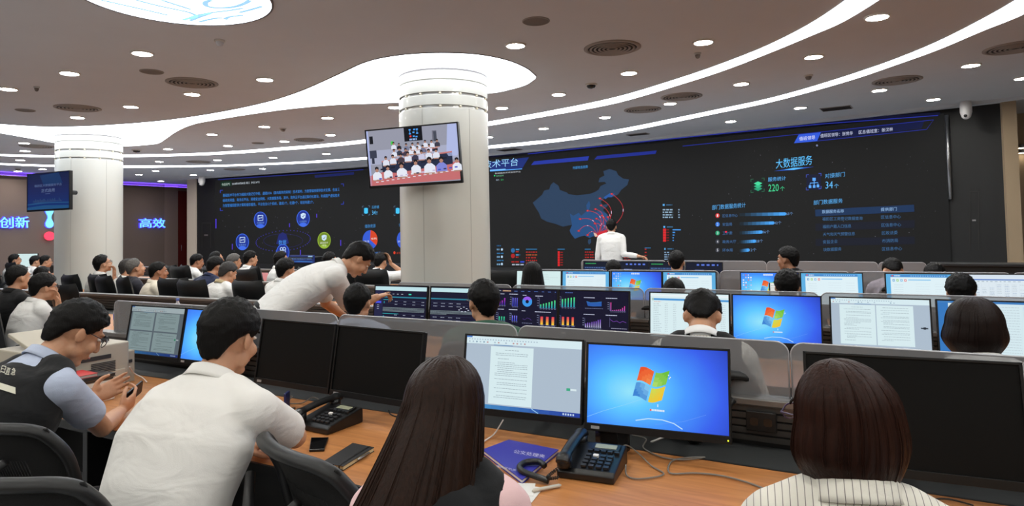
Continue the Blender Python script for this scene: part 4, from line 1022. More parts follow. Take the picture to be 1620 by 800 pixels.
def monitor(label, x, y, rz, fn, tilt=R_(10), W=.53, zc=.99, base=.74, led=None, plate=True, group='desk monitors', stand=False):
    t = thing('monitor', label, 'monitor', (x, y+.1, base), rz, group)
    H = W*.613; dw, dh = W-.018, H-.036; c = Vector((0, -.1, zc-base)); Mx = Matrix.Translation(c) @ Matrix.Rotation(-tilt, 4, 'X')
    m = MB(); m.rbox((0, 0, 0), (W, H, .02), .006, M_BEZ, Mx @ Matrix.Translation((0, .014, 0)) @ Matrix.Rotation(PI/2, 4, 'X'))
    m.box((0, .032, -.01), (W*.62, .026, H*.56), M_BEZ, Mx); m.build('housing', parent=t, bevel=.003)
    for nm, b in (('bezel', [((0, .001, H/2-.004), (W, .008, .008)), ((-W/2+.0045, .001, 0), (.009, .008, H)), ((W/2-.0045, .001, 0), (.009, .008, H)), ((0, .001, -H/2+.0135), (W, .009, .027))]),):
        m = MB()
        for cc, dd in b: m.box(cc, dd, M_BEZ, Mx)
        m.build(nm, parent=t, bevel=.001)
    off = Vector((0, 0, .0095))
    S = MB(); S.add([(-dw/2, 0, -dh/2), (dw/2, 0, -dh/2), (dw/2, 0, dh/2), (-dw/2, 0, dh/2)], [(0, 1, 2, 3)], fn.base if fn else M_OFF)
    s = S.build('display', parent=t); s.matrix_local = Mx @ Matrix.Translation((0, .003, .0095))
    if fn:
        d = Disp(dw, dh); fn(d)
        if d.mb.v: g = d.mb.build('display_graphics', parent=s)
    if plate:
        m = MB(); m.box((-W*.42, -.0045, -H/2+.013), (.032, .001, .011), mat('brand_plate', (150, 150, 152), .4), Mx); m.build('brand_plate', parent=t)
    if led:
        m = MB(); m.ell((W/2-.012, -.0045, -H/2+.012), (.0028, .0015, .0028), mat('led_%d' % led[0], led, .4, emit=led, es=2), Mx, 8, 6); m.build('power_led', parent=t)
    if stand:
        m = MB(); m.tube([(0, .0, .012), (0, 0, .1), (0, -.045, .2)], [(.028, .012)]*3, M_BEZ, 12); m.build('stand_neck', parent=t)
        m = MB(); m.rbox((0, 0, .006), (.21, .12, .012), .04, M_BEZ); m.build('stand_base', parent=t, bevel=.003)
    else:
        yb = .22; zz = zc-base-.06
        m = MB(); m.tube([(0, -.06, zz), (0, .06, zz), (0, yb, zz-.07), (0, yb, .01)], [(.022, .022)]*4, M_BEZ, 10); m.build('monitor_arm', parent=t)
        m = MB(); m.rbox((0, yb, .006), (.1, .07, .012), .02, M_BEZ); m.build('arm_foot', parent=t)
    return t
# first row
FOURP = [(.03, .12, .46, .5, 1), (.49, .12, .92, .5, 1), (.03, .53, .46, .93, 0), (.49, .53, .92, .93, 0)]
monitor('monitor beside the beige printer showing four document pages', -3.89, 2.5, R_(1.3), c_doc(FOURP, bg=(120, 136, 146), pg=(176, 200, 204), ink=(112, 130, 134), dim=.72, task=True))
monitor('monitor with blue wallpaper half hidden by the man in the white polo', -3.352, 2.505, R_(0), c_win())
monitor('switched off black monitor next to the head of the white polo man', -2.502, 2.335, R_(-2.1), c_off)
monitor('switched off black monitor above the black notebook, left of the long brown hair', -1.955, 2.305, R_(-3.0), c_off)
monitor('near monitor showing a text document right of the long brown hair', -1.251, 2.353, R_(4.9), c_doc([(.225, .13, .60, .93, 1)]), plate=False)
monitor('near monitor with blue wallpaper and four pane flag above the black desk phone', -.70, 2.363, R_(6.3), c_win(), led=(200, 220, 40))
monitor('switched off black monitor behind the woman with the brown bob', .105, 2.385, R_(5), c_off, W=.6, zc=.985, led=(235, 120, 30))
monitor('switched off black monitor cut by the frame at the far end of the near desk', .74, 2.43, R_(4), c_off)
# second row
for x, fn, lab in ((-3.34, c_darkform(0), 'dark form screen at which the bending man points'), (-2.79, c_darkform(1), 'dark form screen beside the head above the green shirt'),
                   (-2.22, c_charts(0), 'dark dashboard with a round blue ring chart and bars'), (-1.69, c_charts(1), 'dark dashboard with a pink bar chart beside the grey cup'),
                   (-1.03, c_filelist(), 'white file list before the bowed man in the black vest'), (-.495, c_win(), 'blue wallpaper and flag, right of the bowed man in the black vest'),
                   (.07, c_doc([(.09, .13, .46, .94, 1), (.47, .13, .84, .94, 0)], task=False, pen=True), 'two page document screen left of the dark bob'), (.615, c_doclist(), 'blue edged document screen behind the woman with the dark bob')):
    monitor('monitor with '+lab, x, 4.38+.045*x, R_(3), fn, W=.525, tilt=R_(7), base=.74, zc=.985)
# third row
for x, fn, lab in ((-2.98, c_list(True), 'pale page screen half hidden by the long black hair in the third row'), (-2.48, c_list(), 'light blue list screen right of the long black hair'), (-1.97, c_win(icons=True), 'icons and flag wallpaper in the third row'),
                   (-1.47, c_list(), 'light blue list screen behind the low round head of the third row'), (-.765, c_win(icons=True, window=True), 'wallpaper and a pale window left of the dark head in the third row'), (-.26, c_list(), 'light blue list screen right of the dark head in the third row'),
                   (.40, c_list(), 'light blue list screen below the stooping man in pale pink'), (.91, c_table(), 'spreadsheet screen right of the black haired head in the third row')):
    monitor('monitor with '+lab, x, 6.385+.11*x, R_(6.3), fn, W=.5, tilt=R_(6), zc=.995)
# fourth row
for k, (x, lab) in enumerate(((-3.12, 'dark web page with blue text lines, first below the presenter'), (-2.66, 'dark web page behind the low black head below the presenter'), (-2.21, 'dark page with a small mountain graph below the pointing hand'), (-1.74, 'dark page right of the head in front of the video wall'))):
    monitor('small monitor with '+lab, x, 8.22, R_(0), c_darkweb(k), W=.455, tilt=R_(5), zc=.985)
p = ony(41, 414, 7.95); monitor('far pale teal monitor among the people beyond the white column', p.x, 7.95, R_(20), c_list(True), W=.55, tilt=R_(5), zc=1.04, base=.74, stand=True)
# ------------------------------------------------------------------ TVs on the columns
def tv(label, tl, tr, br, bl, y, fn, colc):
    """wall TV on a column arm; corners given as photo points, hung at plane y"""
    a, b, c_, d_ = [ony(*p, y) for p in (tl, tr, br, bl)]
    return a, b, c_, d_
def tv_unit(label, centre, rz, W, H, tilt, fn, arm, roll=0):
    t = thing('television', label, 'television', centre, rz)
    Mx = Matrix.Rotation(roll, 4, 'Y') @ Matrix.Rotation(tilt, 4, 'X')
    m = MB(); m.box((0, .03, 0), (W, .045, H), M_BEZ, Mx); m.box((0, .065, -.03), (W*.7, .04, H*.6), M_BEZ, Mx); m.build('housing', parent=t, bevel=.006)
    m = MB(); bw = .014
    for cc, dd in (((0, .004, H/2-bw/2), (W, .012, bw)), ((0, .004, -H/2+bw), (W, .012, 2*bw)), ((-W/2+bw/2, .004, 0), (bw, .012, H)), ((W/2-bw/2, .004, 0), (bw, .012, H))): m.box(cc, dd, M_BEZ, Mx)
    m.build('bezel', parent=t)
    dw, dh = W-2*bw, H-3*bw
    S = MB(); S.add([(-dw/2, 0, -dh/2), (dw/2, 0, -dh/2), (dw/2, 0, dh/2), (-dw/2, 0, dh/2)], [(0, 1, 2, 3)], fn.base)
    s = S.build('display', parent=t); s.matrix_local = Mx @ Matrix.Translation((0, .004, bw/2))
    d = Disp(dw, dh); fn(d); d.mb.build('display_graphics', parent=s)
    m = MB(); m.tube([(0, .07, 0), arm], .035, M_DKMETAL, 12); m.box((0, .09, 0), (.4, .03, .3), M_DKMETAL); m.build('wall_arm', parent=t)
    return t
def c_meeting(d):
    d.rect(0, 0, 1, .36, (150, 152, 168), 1); d.rect(0, .36, 1, .62, (168, 172, 196), 1); d.rect(0, 0, .02, 1, (170, 180, 225), 2)
    d.poly([(0, .82), (.22, .735), (1, .66), (1, .98), (0, 1.0)][::-1], (196, 110, 112), 2)
    d.rect(.03, .1, .07, .24, (24, 26, 34), 2); d.rect(.73, .09, .78, .28, (110, 110, 124), 2); d.rect(.745, .105, .775, .28, (70, 74, 86), 3)
    d.rect(.425, 0, .625, .245, (18, 20, 28), 3)
    for x, y in ((.48, .03), (.53, .03), (.56, .03), (.48, .1), (.52, .08), (.56, .1), (.52, .15), (.55, .16)): d.rect(x, y, x+.022, y+.025, (80, 160, 240), 4)
    d.line([(.49, .05), (.49, .11)], .006, (80, 160, 240), 4); d.line([(.57, .04), (.57, .11)], .006, (80, 160, 240), 4); d.rect(.485, .145, .505, .175, (230, 60, 70), 4); d.dashes(.48, .57, .215, .03, (150, 180, 230), 4)
    d.poly([(.9, 0), (1, 0), (1, .5), (.985, .56), (.89, .56), (.87, .5)][::-1], (176, 186, 228), 3); d.rect(.27, .22, .3, .28, (70, 200, 80), 4)
    d.rect(.02, .36, .1, .5, (58, 62, 80), 3); d.rect(.04, .5, .07, .6, (50, 54, 70), 3)
    d.poly([(.15, .585), (.93, .50), (.93, .70), (.3, .79), (.15, .76)][::-1], (38, 46, 70), 3); d.poly([(.15, .56), (.93, .475), (.93, .5), (.15, .585)][::-1], (196, 120, 116), 4)
    d.poly([(.28, .46), (.78, .405), (.78, .45), (.28, .5)][::-1], (44, 52, 74), 3); d.poly([(.26, .445), (.78, .39), (.78, .405), (.26, .46)][::-1], (196, 124, 116), 4)
    def man(x, y, s, shirt=(226, 230, 242), l=6):
        d.poly([(x-.042*s, y+.11*s), (x-.04*s, y+.03*s), (x-.016*s, y-.005*s), (x+.016*s, y-.005*s), (x+.04*s, y+.03*s), (x+.042*s, y+.11*s)], shirt, l)
        d.poly([(x+.016*s*math.sin(k), y-.04*s-.04*s*math.cos(k)) for k in [i/10*2*PI for i in range(10)]], (176, 130, 112), l+1)
        d.poly([(x-.016*s, y-.035*s), (x-.017*s, y-.07*s), (x, y-.085*s), (x+.017*s, y-.07*s), (x+.016*s, y-.035*s), (x, y-.055*s)], (34, 30, 34), l+2)
        d.rect(x-.035*s, y+.105*s, x+.035*s, y+.125*s, (176, 130, 112), l+1)
    for x, y, s, c in ((.3, .29, .7, None), (.36, .31, .6, (40, 40, 50)), (.44, .33, .7, (120, 124, 150)), (.51, .33, .7, None), (.57, .33, .7, None), (.65, .3, .7, None), (.72, .31, .7, None), (.78, .3, .7, (60, 60, 76)),
                       (.3, .42, .75, None), (.36, .4, .75, (60, 62, 80)), (.43, .42, .75, (70, 60, 76)), (.49, .4, .75, None), (.56, .4, .75, None), (.62, .385, .75, (110, 112, 140)), (.69, .38, .75, (225, 215, 235)), (.20, .55, .9, None), (.28, .53, .9, None), (.37, .52, .9, (70, 60, 70)), (.45, .5, .95, None), (.53, .5, .9, (60, 58, 80)), (.6, .49, .9, (200, 200, 225)), (.68, .48, .95, None), (.76, .48, .9, None)):
        man(x, y, s, c or (222, 226, 240))
    for x, y, s, c in ((.09, .76, 1.25, None), (.215, .74, 1.2, None), (.37, .72, 1.4, None), (.53, .68, 1.3, None), (.68, .67, 1.5, None), (.81, .67, 1.4, (128, 134, 214)), (.975, .69, 1.2, None)): man(x, y, s, c or (228, 232, 244), 10)
    for k in range(7): d.poly([(.13+k*.115+.0, .7-k*.02), (.18+k*.115, .69-k*.02), (.18+k*.115, .72-k*.02), (.13+k*.115, .73-k*.02)][::-1], (30, 34, 50), 5)
    for k in range(16):
        x = .05+k*.06; y = .9-k*.0085; d.rect(x, y-.025, x+.03, y, random.choice(((224, 226, 238), (70, 84, 190), (200, 190, 220), (60, 56, 90))), 14); d.rect(x+.02, y+.03, x+.05, y+.045, (226, 222, 232), 14)
c_meeting.base = glow((150, 152, 168))
def c_ocean(d):
    for j in range(14):
        f = j/13; c = (int(8+14*math.sin(f*3)), int(20+26*f), int(62+46*f)); d.rect(0, f*.93, 1, f*.93+.08, c, 1)
    d.poly([(.3, .05), (.75, .0), (.85, .3), (.4, .35)][::-1], (14, 46, 92), 2)
    def tx(s, x0, x1, y0, y1, c, l=4): put_text(d.mb, s, glow(c), lambda a, b: d.p(x0+(x1-x0)*a, y1-(y1-y0)*b, l))
    tx('福田区大数据服务平台', .17, .83, .3, .37, (92, 110, 150)); tx('正式启用', .34, .66, .43, .53, (104, 120, 156)); d.dashes(.44, .56, .575, .02, (80, 96, 140), 4)
    for k in range(26): x = .14+k*.027; h = random.uniform(.02, .1); d.rect(x, .8-h, x+.018, .8, (44, 66, 104), 3)
    d.poly([(0, .84), (.3, .8), (.6, .81), (1, .83), (1, .86), (.5, .84), (0, .87)][::-1], (34, 74, 120), 4); d.poly([(0, .93), (.4, .89), (1, .92), (1, 1), (0, 1)][::-1], (28, 74, 120), 4)
c_ocean.base = glow((10, 26, 72))
tv_unit('large television on the big column showing seated people in white shirts', (-4.03, 5.35, 2.35), .208, 1.04, .615, .113, c_meeting, (-.0, .19, 0), -.021)
tv_unit('dark blue television on the white column near the wall lettering', (-11.36, 5.545, 2.31), .104, 1.04, .615, .0, c_ocean, (0, .45, 0), -.009)
# ================================================================== CHAIRS
M_LEA = mat('black_leather', (15, 16, 17), .48, bump=(160, .12), spec=.3)
M_CHP = mat('chair_plastic', (24, 24, 25), .45, spec=.4)
M_MESH = mat('black_mesh_fabric', (12, 12, 13), .85, bump=(500, .6))
def pad(mb, w0, w1, z0, z1, y0, lean, th, curve, m, dip=0, n=14, k=12, belly=0.0):
    """upholstered slab standing up: width w0 (bottom) to w1 (top), curved in plan, rounded edges"""
    F = []; B = []
    for j in range(k+1):
        t = j/k; z = z0+(z1-z0)*t; w = w0+(w1-w0)*t
        if t > .8: w *= 1-.10*((t-.8)/.2)**2
        if t < .12: w *= 1-.10*((.12-t)/.12)**2
        for i in range(n+1):
            s = -1+2*i/n; e = max(0, 1-abs(s)**6)*max(0, 1-abs(2*t-1)**8); q = th/2*math.sqrt(e) if e > 0 else 0
            yc = y0-lean*(z-z0)+curve*s*s+belly*math.sin(t*PI)
            zz = z-(dip*(1-s*s) if dip else 0)*t
            F.append((s*w/2, yc+q, zz)); B.append((s*w/2, yc-q, zz))
    N = n+1; fs = []
    for j in range(k):
        for i in range(n):
            a = j*N+i; fs.append((a, a+N, a+N+1, a+1)); o = len(F); fs.append((o+a, o+a+1, o+a+N+1, o+a+N))
    mb.add(F+B, fs, m, True)
def star_base(t, r=.31, zt=.4):
    m = MB()
    for k in range(5):
        a = k*2*PI/5+.3; m.tube([(0, 0, .1), (.6*r*math.cos(a), .6*r*math.sin(a), .095), (r*math.cos(a), r*math.sin(a), .07)], [(.03, .022), (.025, .018), (.018, .015)], M_CHP, 8)
    m.build('star_base', parent=t)
    for k in range(5):
        a = k*2*PI/5+.3; m = MB(); m.tube([(r*math.cos(a)-.025*math.sin(a), r*math.sin(a)+.025*math.cos(a), .03), (r*math.cos(a)+.025*math.sin(a), r*math.sin(a)-.025*math.cos(a), .03)], .03, M_CHP, 12); m.build('caster', parent=t)
    m = MB(); m.tube([(0, 0, .09), (0, 0, zt)], .028, M_STEEL, 12); m.build('gas_column', parent=t)
def leather_chair(label, group):
    t = thing('leather_chair', label, 'chair', (0, 0, 0), 0, group)
    m = MB(); pad(m, .50, .56, .50, 1.10, -.24, .20, .10, .055, M_LEA, dip=.02); m.build('backrest', parent=t)
    m = MB(); m.rbox((0, .02, .455), (.52, .5, .1), .12, M_LEA); m.build('seat', parent=t, bevel=.03, bseg=3, smooth=True)
    for s in (-1, 1):
        m = MB(); m.tube([(s*.3, .2, .44), (s*.32, .2, .6), (s*.32, .12, .655), (s*.32, -.16, .66), (s*.29, -.25, .6)], [(.022, .03)]*5, M_CHP, 10)
        m.box((s*.285, .12, .43), (.08, .06, .02), M_CHP); m.build('armrest', parent=t)
    star_base(t); return t
def mesh_chair(label, group):
    t = thing('mesh_office_chair', label, 'chair', (0, 0, 0), 0, group)
    # curved frame ring with mesh inside
    def P(s, u):   # s -1..1 across, u 0..1 up
        z = .53+.47*u; w = .23+.02*math.sin(u*PI); y = -.23-.10*u*u+.05*s*s-.03*math.sin(u*PI)*-1
        return Vector((s*w, y, z))
    ring = []
    for s, u in [(-.7, 0), (-.95, .06), (-1, .3), (-1, .7), (-.95, .9), (-.8, .98), (-.4, 1.0), (0, 1.0), (.4, 1.0), (.8, .98), (.95, .9), (1, .7), (1, .3), (.95, .06), (.7, 0), (0, -.01), (-.7, 0), (-.95, .06)]: ring.append(P(s, u))
    r2 = []
    for i in range(len(ring)-2):
        a, b_, c_, d_ = ring[max(i-1, 0)], ring[i], ring[i+1], ring[i+2]
        for k in range(5):
            q = k/5; r2.append(.5*((2*b_)+(c_-a)*q+(2*a-5*b_+4*c_-d_)*q*q+(3*b_-a-3*c_+d_)*q**3))
    m = MB(); m.tube(r2, [(.022, .016)]*len(r2), M_CHP, 10, cap=False)
    N = 8
    m.build('back_frame', parent=t)
    m = MB()
    vs = [P(-.98+1.96*i/N, .02+.96*j/N) for j in range(N+1) for i in range(N+1)]
    m.add(vs, [(j*(N+1)+i, j*(N+1)+i+1, (j+1)*(N+1)+i+1, (j+1)*(N+1)+i) for j in range(N) for i in range(N) if not (j == 5 and 2 <= i <= 5)], M_MESH, True)
    for i in range(24):
        s = -.46+.96*i/24; a = P(s, .02+.96*5/N); b = P(s, .02+.96*6/N); m.tube([a, b], .003, M_MESH, 4)
    o = m.build('mesh_panel', parent=t); sd = o.modifiers.new('thick', 'SOLIDIFY'); sd.thickness = .006
    m = MB(); pad(m, .34, .40, .50, .74, -.265, .05, .05, .04, M_CHP); m.build('lumbar_pad', parent=t)
    m = MB(); m.tube([(0, -.05, .40), (0, -.28, .42), (0, -.36, .58), (0, -.38, .78)], [(.035, .02), (.035, .022), (.03, .022), (.028, .02)], M_CHP, 10)
    for s in (-1, 1): m.tube([(0, -.38, .76), (s*.08, -.38, .84), (s*.15, -.345, .91)], [.018, .016, .014], M_CHP, 8)
    m.ell((0, -.385, .77), (.04, .03, .035), M_CHP); m.build('back_support', parent=t)
    m = MB(); m.tube([(0, -.41, .77), (0, -.42, .77)], .012, M_STEEL, 12); m.build('bolt', parent=t)
    m = MB(); m.rbox((0, .02, .455), (.49, .48, .09), .12, M_MESH); m.build('seat', parent=t, bevel=.03, bseg=3, smooth=True)
    for s in (-1, 1):
        m = MB(); m.tube([(s*.2, -.05, .41), (s*.29, -.05, .43), (s*.3, -.03, .63)], [.018]*3, M_CHP, 8); m.rbox((s*.3, .0, .65), (.075, .24, .03), .03, M_CHP); m.build('armrest', parent=t)
    star_base(t); return t
GL = 'black leather chairs of the conference desks'; GM = 'black mesh office chairs of the consoles'
lc0 = leather_chair('x', GL); mc0 = mesh_chair('x', GM); _used = set()
def chair(kind, x, y, rz, label):
    src = lc0 if kind == 'l' else mc0
    if kind in _used: return dup(src, (x, y, 0), rz, label)
    _used.add(kind); src.location = (x, y, 0); src.rotation_euler = (0, 0, rz); src['label'] = label; return src
# ================================================================== PEOPLE
def skin_mat(name, col):
    m = mat(name, col, .55, var=(14, .06), bump=(70, .06)); b = m.node_tree.nodes['Principled BSDF']
    b.inputs['Subsurface Weight'].default_value = .08; b.inputs['Subsurface Radius'].default_value = (.012, .005, .003); return m
SK = [skin_mat('skin_light', (214, 168, 140)), skin_mat('skin_mid', (196, 146, 114)), skin_mat('skin_tan', (170, 118, 88))]
def hair_mat(name, col, col2, rough=.42, sc=(260, 260, 30)):
    if name in _mats: return _mats[name]
    m = bpy.data.materials.new(name); m.use_nodes = True; nt = m.node_tree; b = nt.nodes['Principled BSDF']
    tc = nt.nodes.new('ShaderNodeTexCoord'); mp = nt.nodes.new('ShaderNodeMapping'); mp.inputs['Scale'].default_value = sc
    n = nt.nodes.new('ShaderNodeTexNoise'); n.inputs['Scale'].default_value = 1; n.inputs['Detail'].default_value = 3
    mx = nt.nodes.new('ShaderNodeMix'); mx.data_type = 'RGBA'; mx.inputs['A'].default_value = (*lin(col), 1); mx.inputs['B'].default_value = (*lin(col2), 1)
    bp = nt.nodes.new('ShaderNodeBump'); bp.inputs['Strength'].default_value = .35; bp.inputs['Distance'].default_value = .006
    nt.links.new(tc.outputs['Object'], mp.inputs[0]); nt.links.new(mp.outputs[0], n.inputs['Vector']); nt.links.new(n.outputs['Fac'], mx.inputs['Factor']); nt.links.new(mx.outputs['Result'], b.inputs['Base Color'])
    nt.links.new(n.outputs['Fac'], bp.inputs['Height']); nt.links.new(bp.outputs['Normal'], b.inputs['Normal'])
    b.inputs['Roughness'].default_value = rough+.08; b.inputs['Specular IOR Level'].default_value = .14
    _mats[name] = m; return m
H_BLACK = hair_mat('black_hair', (9, 8, 8), (21, 19, 18)); H_GREY = hair_mat('greying_hair', (48, 46, 46), (120, 116, 112)); H_DKGREY = hair_mat('dark_greying_hair', (30, 29, 29), (74, 70, 68))
H_BROWN = hair_mat('brown_hair', (13, 8, 6), (50, 29, 19), .36, (160, 160, 4)); H_BOB = hair_mat('reddish_brown_hair', (15, 8, 6), (54, 27, 18), .36, (160, 160, 4))
def cloth(name, col, fold=.26, rough=.85, stripes=None):
    if name in _mats: return _mats[name]
    m = bpy.data.materials.new(name); m.use_nodes = True; nt = m.node_tree; b = nt.nodes['Principled BSDF']
    tc = nt.nodes.new('ShaderNodeTexCoord'); mp = nt.nodes.new('ShaderNodeMapping'); mp.inputs['Scale'].default_value = (1, 1, 1.9); mp.inputs['Rotation'].default_value = (.3, .5, .2)
    n = nt.nodes.new('ShaderNodeTexNoise'); n.inputs['Scale'].default_value = 6; n.inputs['Detail'].default_value = 2.5; n.inputs['Distortion'].default_value = .9
    n2 = nt.nodes.new('ShaderNodeTexNoise'); n2.inputs['Scale'].default_value = 420
    ad = nt.nodes.new('ShaderNodeMath'); ad.operation = 'MULTIPLY_ADD'; ad.inputs[1].default_value = .03
    bp = nt.nodes.new('ShaderNodeBump'); bp.inputs['Strength'].default_value = fold; bp.inputs['Distance'].default_value = .05
    nt.links.new(tc.outputs['Object'], mp.inputs[0]); nt.links.new(mp.outputs[0], n.inputs['Vector']); nt.links.new(tc.outputs['Object'], n2.inputs['Vector'])
    nt.links.new(n2.outputs['Fac'], ad.inputs[0]); nt.links.new(n.outputs['Fac'], ad.inputs[2]); nt.links.new(ad.outputs[0], bp.inputs['Height']); nt.links.new(bp.outputs['Normal'], b.inputs['Normal'])
    c = lin(col); b.inputs['Base Color'].default_value = (*c, 1); b.inputs['Roughness'].default_value = rough; b.inputs['Sheen Weight'].default_value = .1; b.inputs['Specular IOR Level'].default_value = .2
    if stripes:
        sx = nt.nodes.new('ShaderNodeSeparateXYZ'); nt.links.new(tc.outputs['Object'], sx.inputs[0])
        w = nt.nodes.new('ShaderNodeMath'); w.operation = 'MULTIPLY'; w.inputs[1].default_value = stripes[1]; fr = nt.nodes.new('ShaderNodeMath'); fr.operation = 'FRACT'
        ls = nt.nodes.new('ShaderNodeMath'); ls.operation = 'LESS_THAN'; ls.inputs[1].default_value = .11
        nt.links.new(sx.outputs['X'], w.inputs[0]); nt.links.new(w.outputs[0], fr.inputs[0]); nt.links.new(fr.outputs[0], ls.inputs[0])
        mx = nt.nodes.new('ShaderNodeMix'); mx.data_type = 'RGBA'; mx.inputs['A'].default_value = (*c, 1); mx.inputs['B'].default_value = (*lin(stripes[0]), 1)
        nt.links.new(ls.outputs[0], mx.inputs['Factor']); nt.links.new(mx.outputs['Result'], b.inputs['Base Color'])
    _mats[name] = m; return m
C_WHITE = cloth('white_shirt_cloth', (226, 224, 220)); C_NAVY = cloth('navy_cloth', (30, 38, 66)); C_BLACK = cloth('black_cloth', (22, 22, 24)); C_DGREY = cloth('dark_grey_cloth', (50, 50, 58))
C_TROU = cloth('dark_trouser_cloth', (34, 34, 38), .2); C_LBLUE = cloth('pale_blue_cloth', (176, 186, 208)); C_CREAM = cloth('cream_cloth', (224, 214, 196)); C_PINK = cloth('pale_pink_cloth', (226, 190, 192))
C_GREEN = cloth('dark_green_cloth', (58, 92, 76)); C_KHAKI = cloth('khaki_cloth', (178, 160, 124)); C_LILAC = cloth('pale_lilac_cloth', (206, 192, 204)); C_PIN = cloth('pinstripe_cloth', (222, 218, 208), .3, stripes=((128, 124, 120), 74)); C_VEST = cloth('black_vest_cloth', (25, 26, 28), .3)
M_SHOE = mat('black_shoe_leather', (16, 16, 17), .35); M_EYEW = mat('eye_white', (228, 222, 216), .25); M_EYED = mat('eye_dark', (22, 15, 12), .15); M_LIP = mat('lips', (172, 104, 92), .5); M_FRAME = mat('glasses_frame', (22, 20, 24), .3); M_FRAMEP = mat('purple_glasses_frame', (52, 34, 72), .3)
def lens_mat():
    m = bpy.data.materials.new('lens_glass'); m.use_nodes = True; nt = m.node_tree
    for n in list(nt.nodes): nt.nodes.remove(n)
    o = nt.nodes.new('ShaderNodeOutputMaterial'); t = nt.nodes.new('ShaderNodeBsdfTransparent'); g = nt.nodes.new('ShaderNodeBsdfGlossy'); g.inputs['Roughness'].default_value = .03
    mx = nt.nodes.new('ShaderNodeMixShader'); mx.inputs[0].default_value = .14; nt.links.new(t.outputs[0], mx.inputs[1]); nt.links.new(g.outputs[0], mx.inputs[2]); nt.links.new(mx.outputs[0], o.inputs[0]); return m
M_LENS = lens_mat()
def remesh(o, vox, smooth=6, fac=.5):
    r = o.modifiers.new('remesh', 'REMESH'); r.mode = 'VOXEL'; r.voxel_size = vox; r.use_smooth_shade = True
    s = o.modifiers.new('smooth', 'SMOOTH'); s.iterations = smooth; s.factor = fac
def ik(S, Wp, l1, l2, pole):
    d = Wp-S; L = min(d.length, (l1+l2)*.995); d.normalize(); Wp = S+d*L
    a = (l1*l1-l2*l2+L*L)/(2*L); h = math.sqrt(max(0, l1*l1-a*a)); p = pole-d*pole.dot(d); p.normalize()
    return S+d*a+p*h, Wp
def hand(mb, W, d, nrm, side, curl=.35, sp=1.0, point=False):
    """palm and five fingers: wrist W, direction d, palm normal nrm (towards the palm side), side +1 right hand"""
    d = d.normalized(); nrm = (nrm-d*nrm.dot(d)).normalized(); x = d.cross(nrm)*(1 if side > 0 else -1)   # x: towards the thumb side
    mb.tube([W-d*.02, W+d*.01, W+d*.05, W+d*.088, W+d*.098], [(.026, .019), (.031, .018), (.041, .0165), (.042, .0145), (.036, .010)], None, 14, right=x)
    mb.ell(W+d*.03+x*.028+nrm*.006, (.018, .018, .022))
    for k, (off, ls, r) in enumerate(((.031, (.042, .025, .021), .0085), (.0105, (.046, .029, .022), .0088), (-.0105, (.042, .027, .021), .0084), (-.031, (.033, .021, .018), .0076))):
        c = curl*(1+.12*k) if not (point and k == 0) else .06
        if point and k > 0: c = max(c, .75)
        P = [W+d*.075+x*off*.95]; q = W+d*.096+x*off*sp; P.append(q); a = 0; fan = x*(off*.9)
        for j, l in enumerate(ls):
            a += c*(.8, 1.1, .8)[j]; v = (d+fan*1.2)*math.cos(a)+nrm*math.sin(a); q = q+v.normalized()*l; P.append(q)
        mb.tube(P, [r*1.05, r*1.05, r, r*.9, r*.72], None, 9); mb.ell(P[-1], (r*.74,)*3, u=8, v=6)
    q0 = W+d*.018+x*.028+nrm*.004; q1 = q0+(d*.55+x*.7+nrm*.3).normalized()*.036; q2 = q1+(d*.85+x*.28+nrm*.4).normalized()*.032; q3 = q2+(d*.95+nrm*.35-x*.05).normalized()*.024
    mb.tube([q0, q1, q2, q3], [.014, .0115, .0100, .0078], None, 10); mb.ell(q3, (.0079,)*3, u=8, v=6)
ZT = dict(short=[(0, .50), (28, .47), (52, .34), (68, .05), (80, -.12), (96, -.08), (112, -.20), (126, -.46), (142, -.74), (180, -.82)], receding=[(0, .84), (30, .80), (50, .50), (68, .12), (82, -.08), (96, -.06), (112, -.18), (128, -.38), (150, -.62), (180, -.72)],
          full=[(0, .36), (28, .34), (52, .22), (68, -.12), (82, -.26), (96, -.14), (112, -.24), (126, -.48), (142, -.78), (180, -.86)])
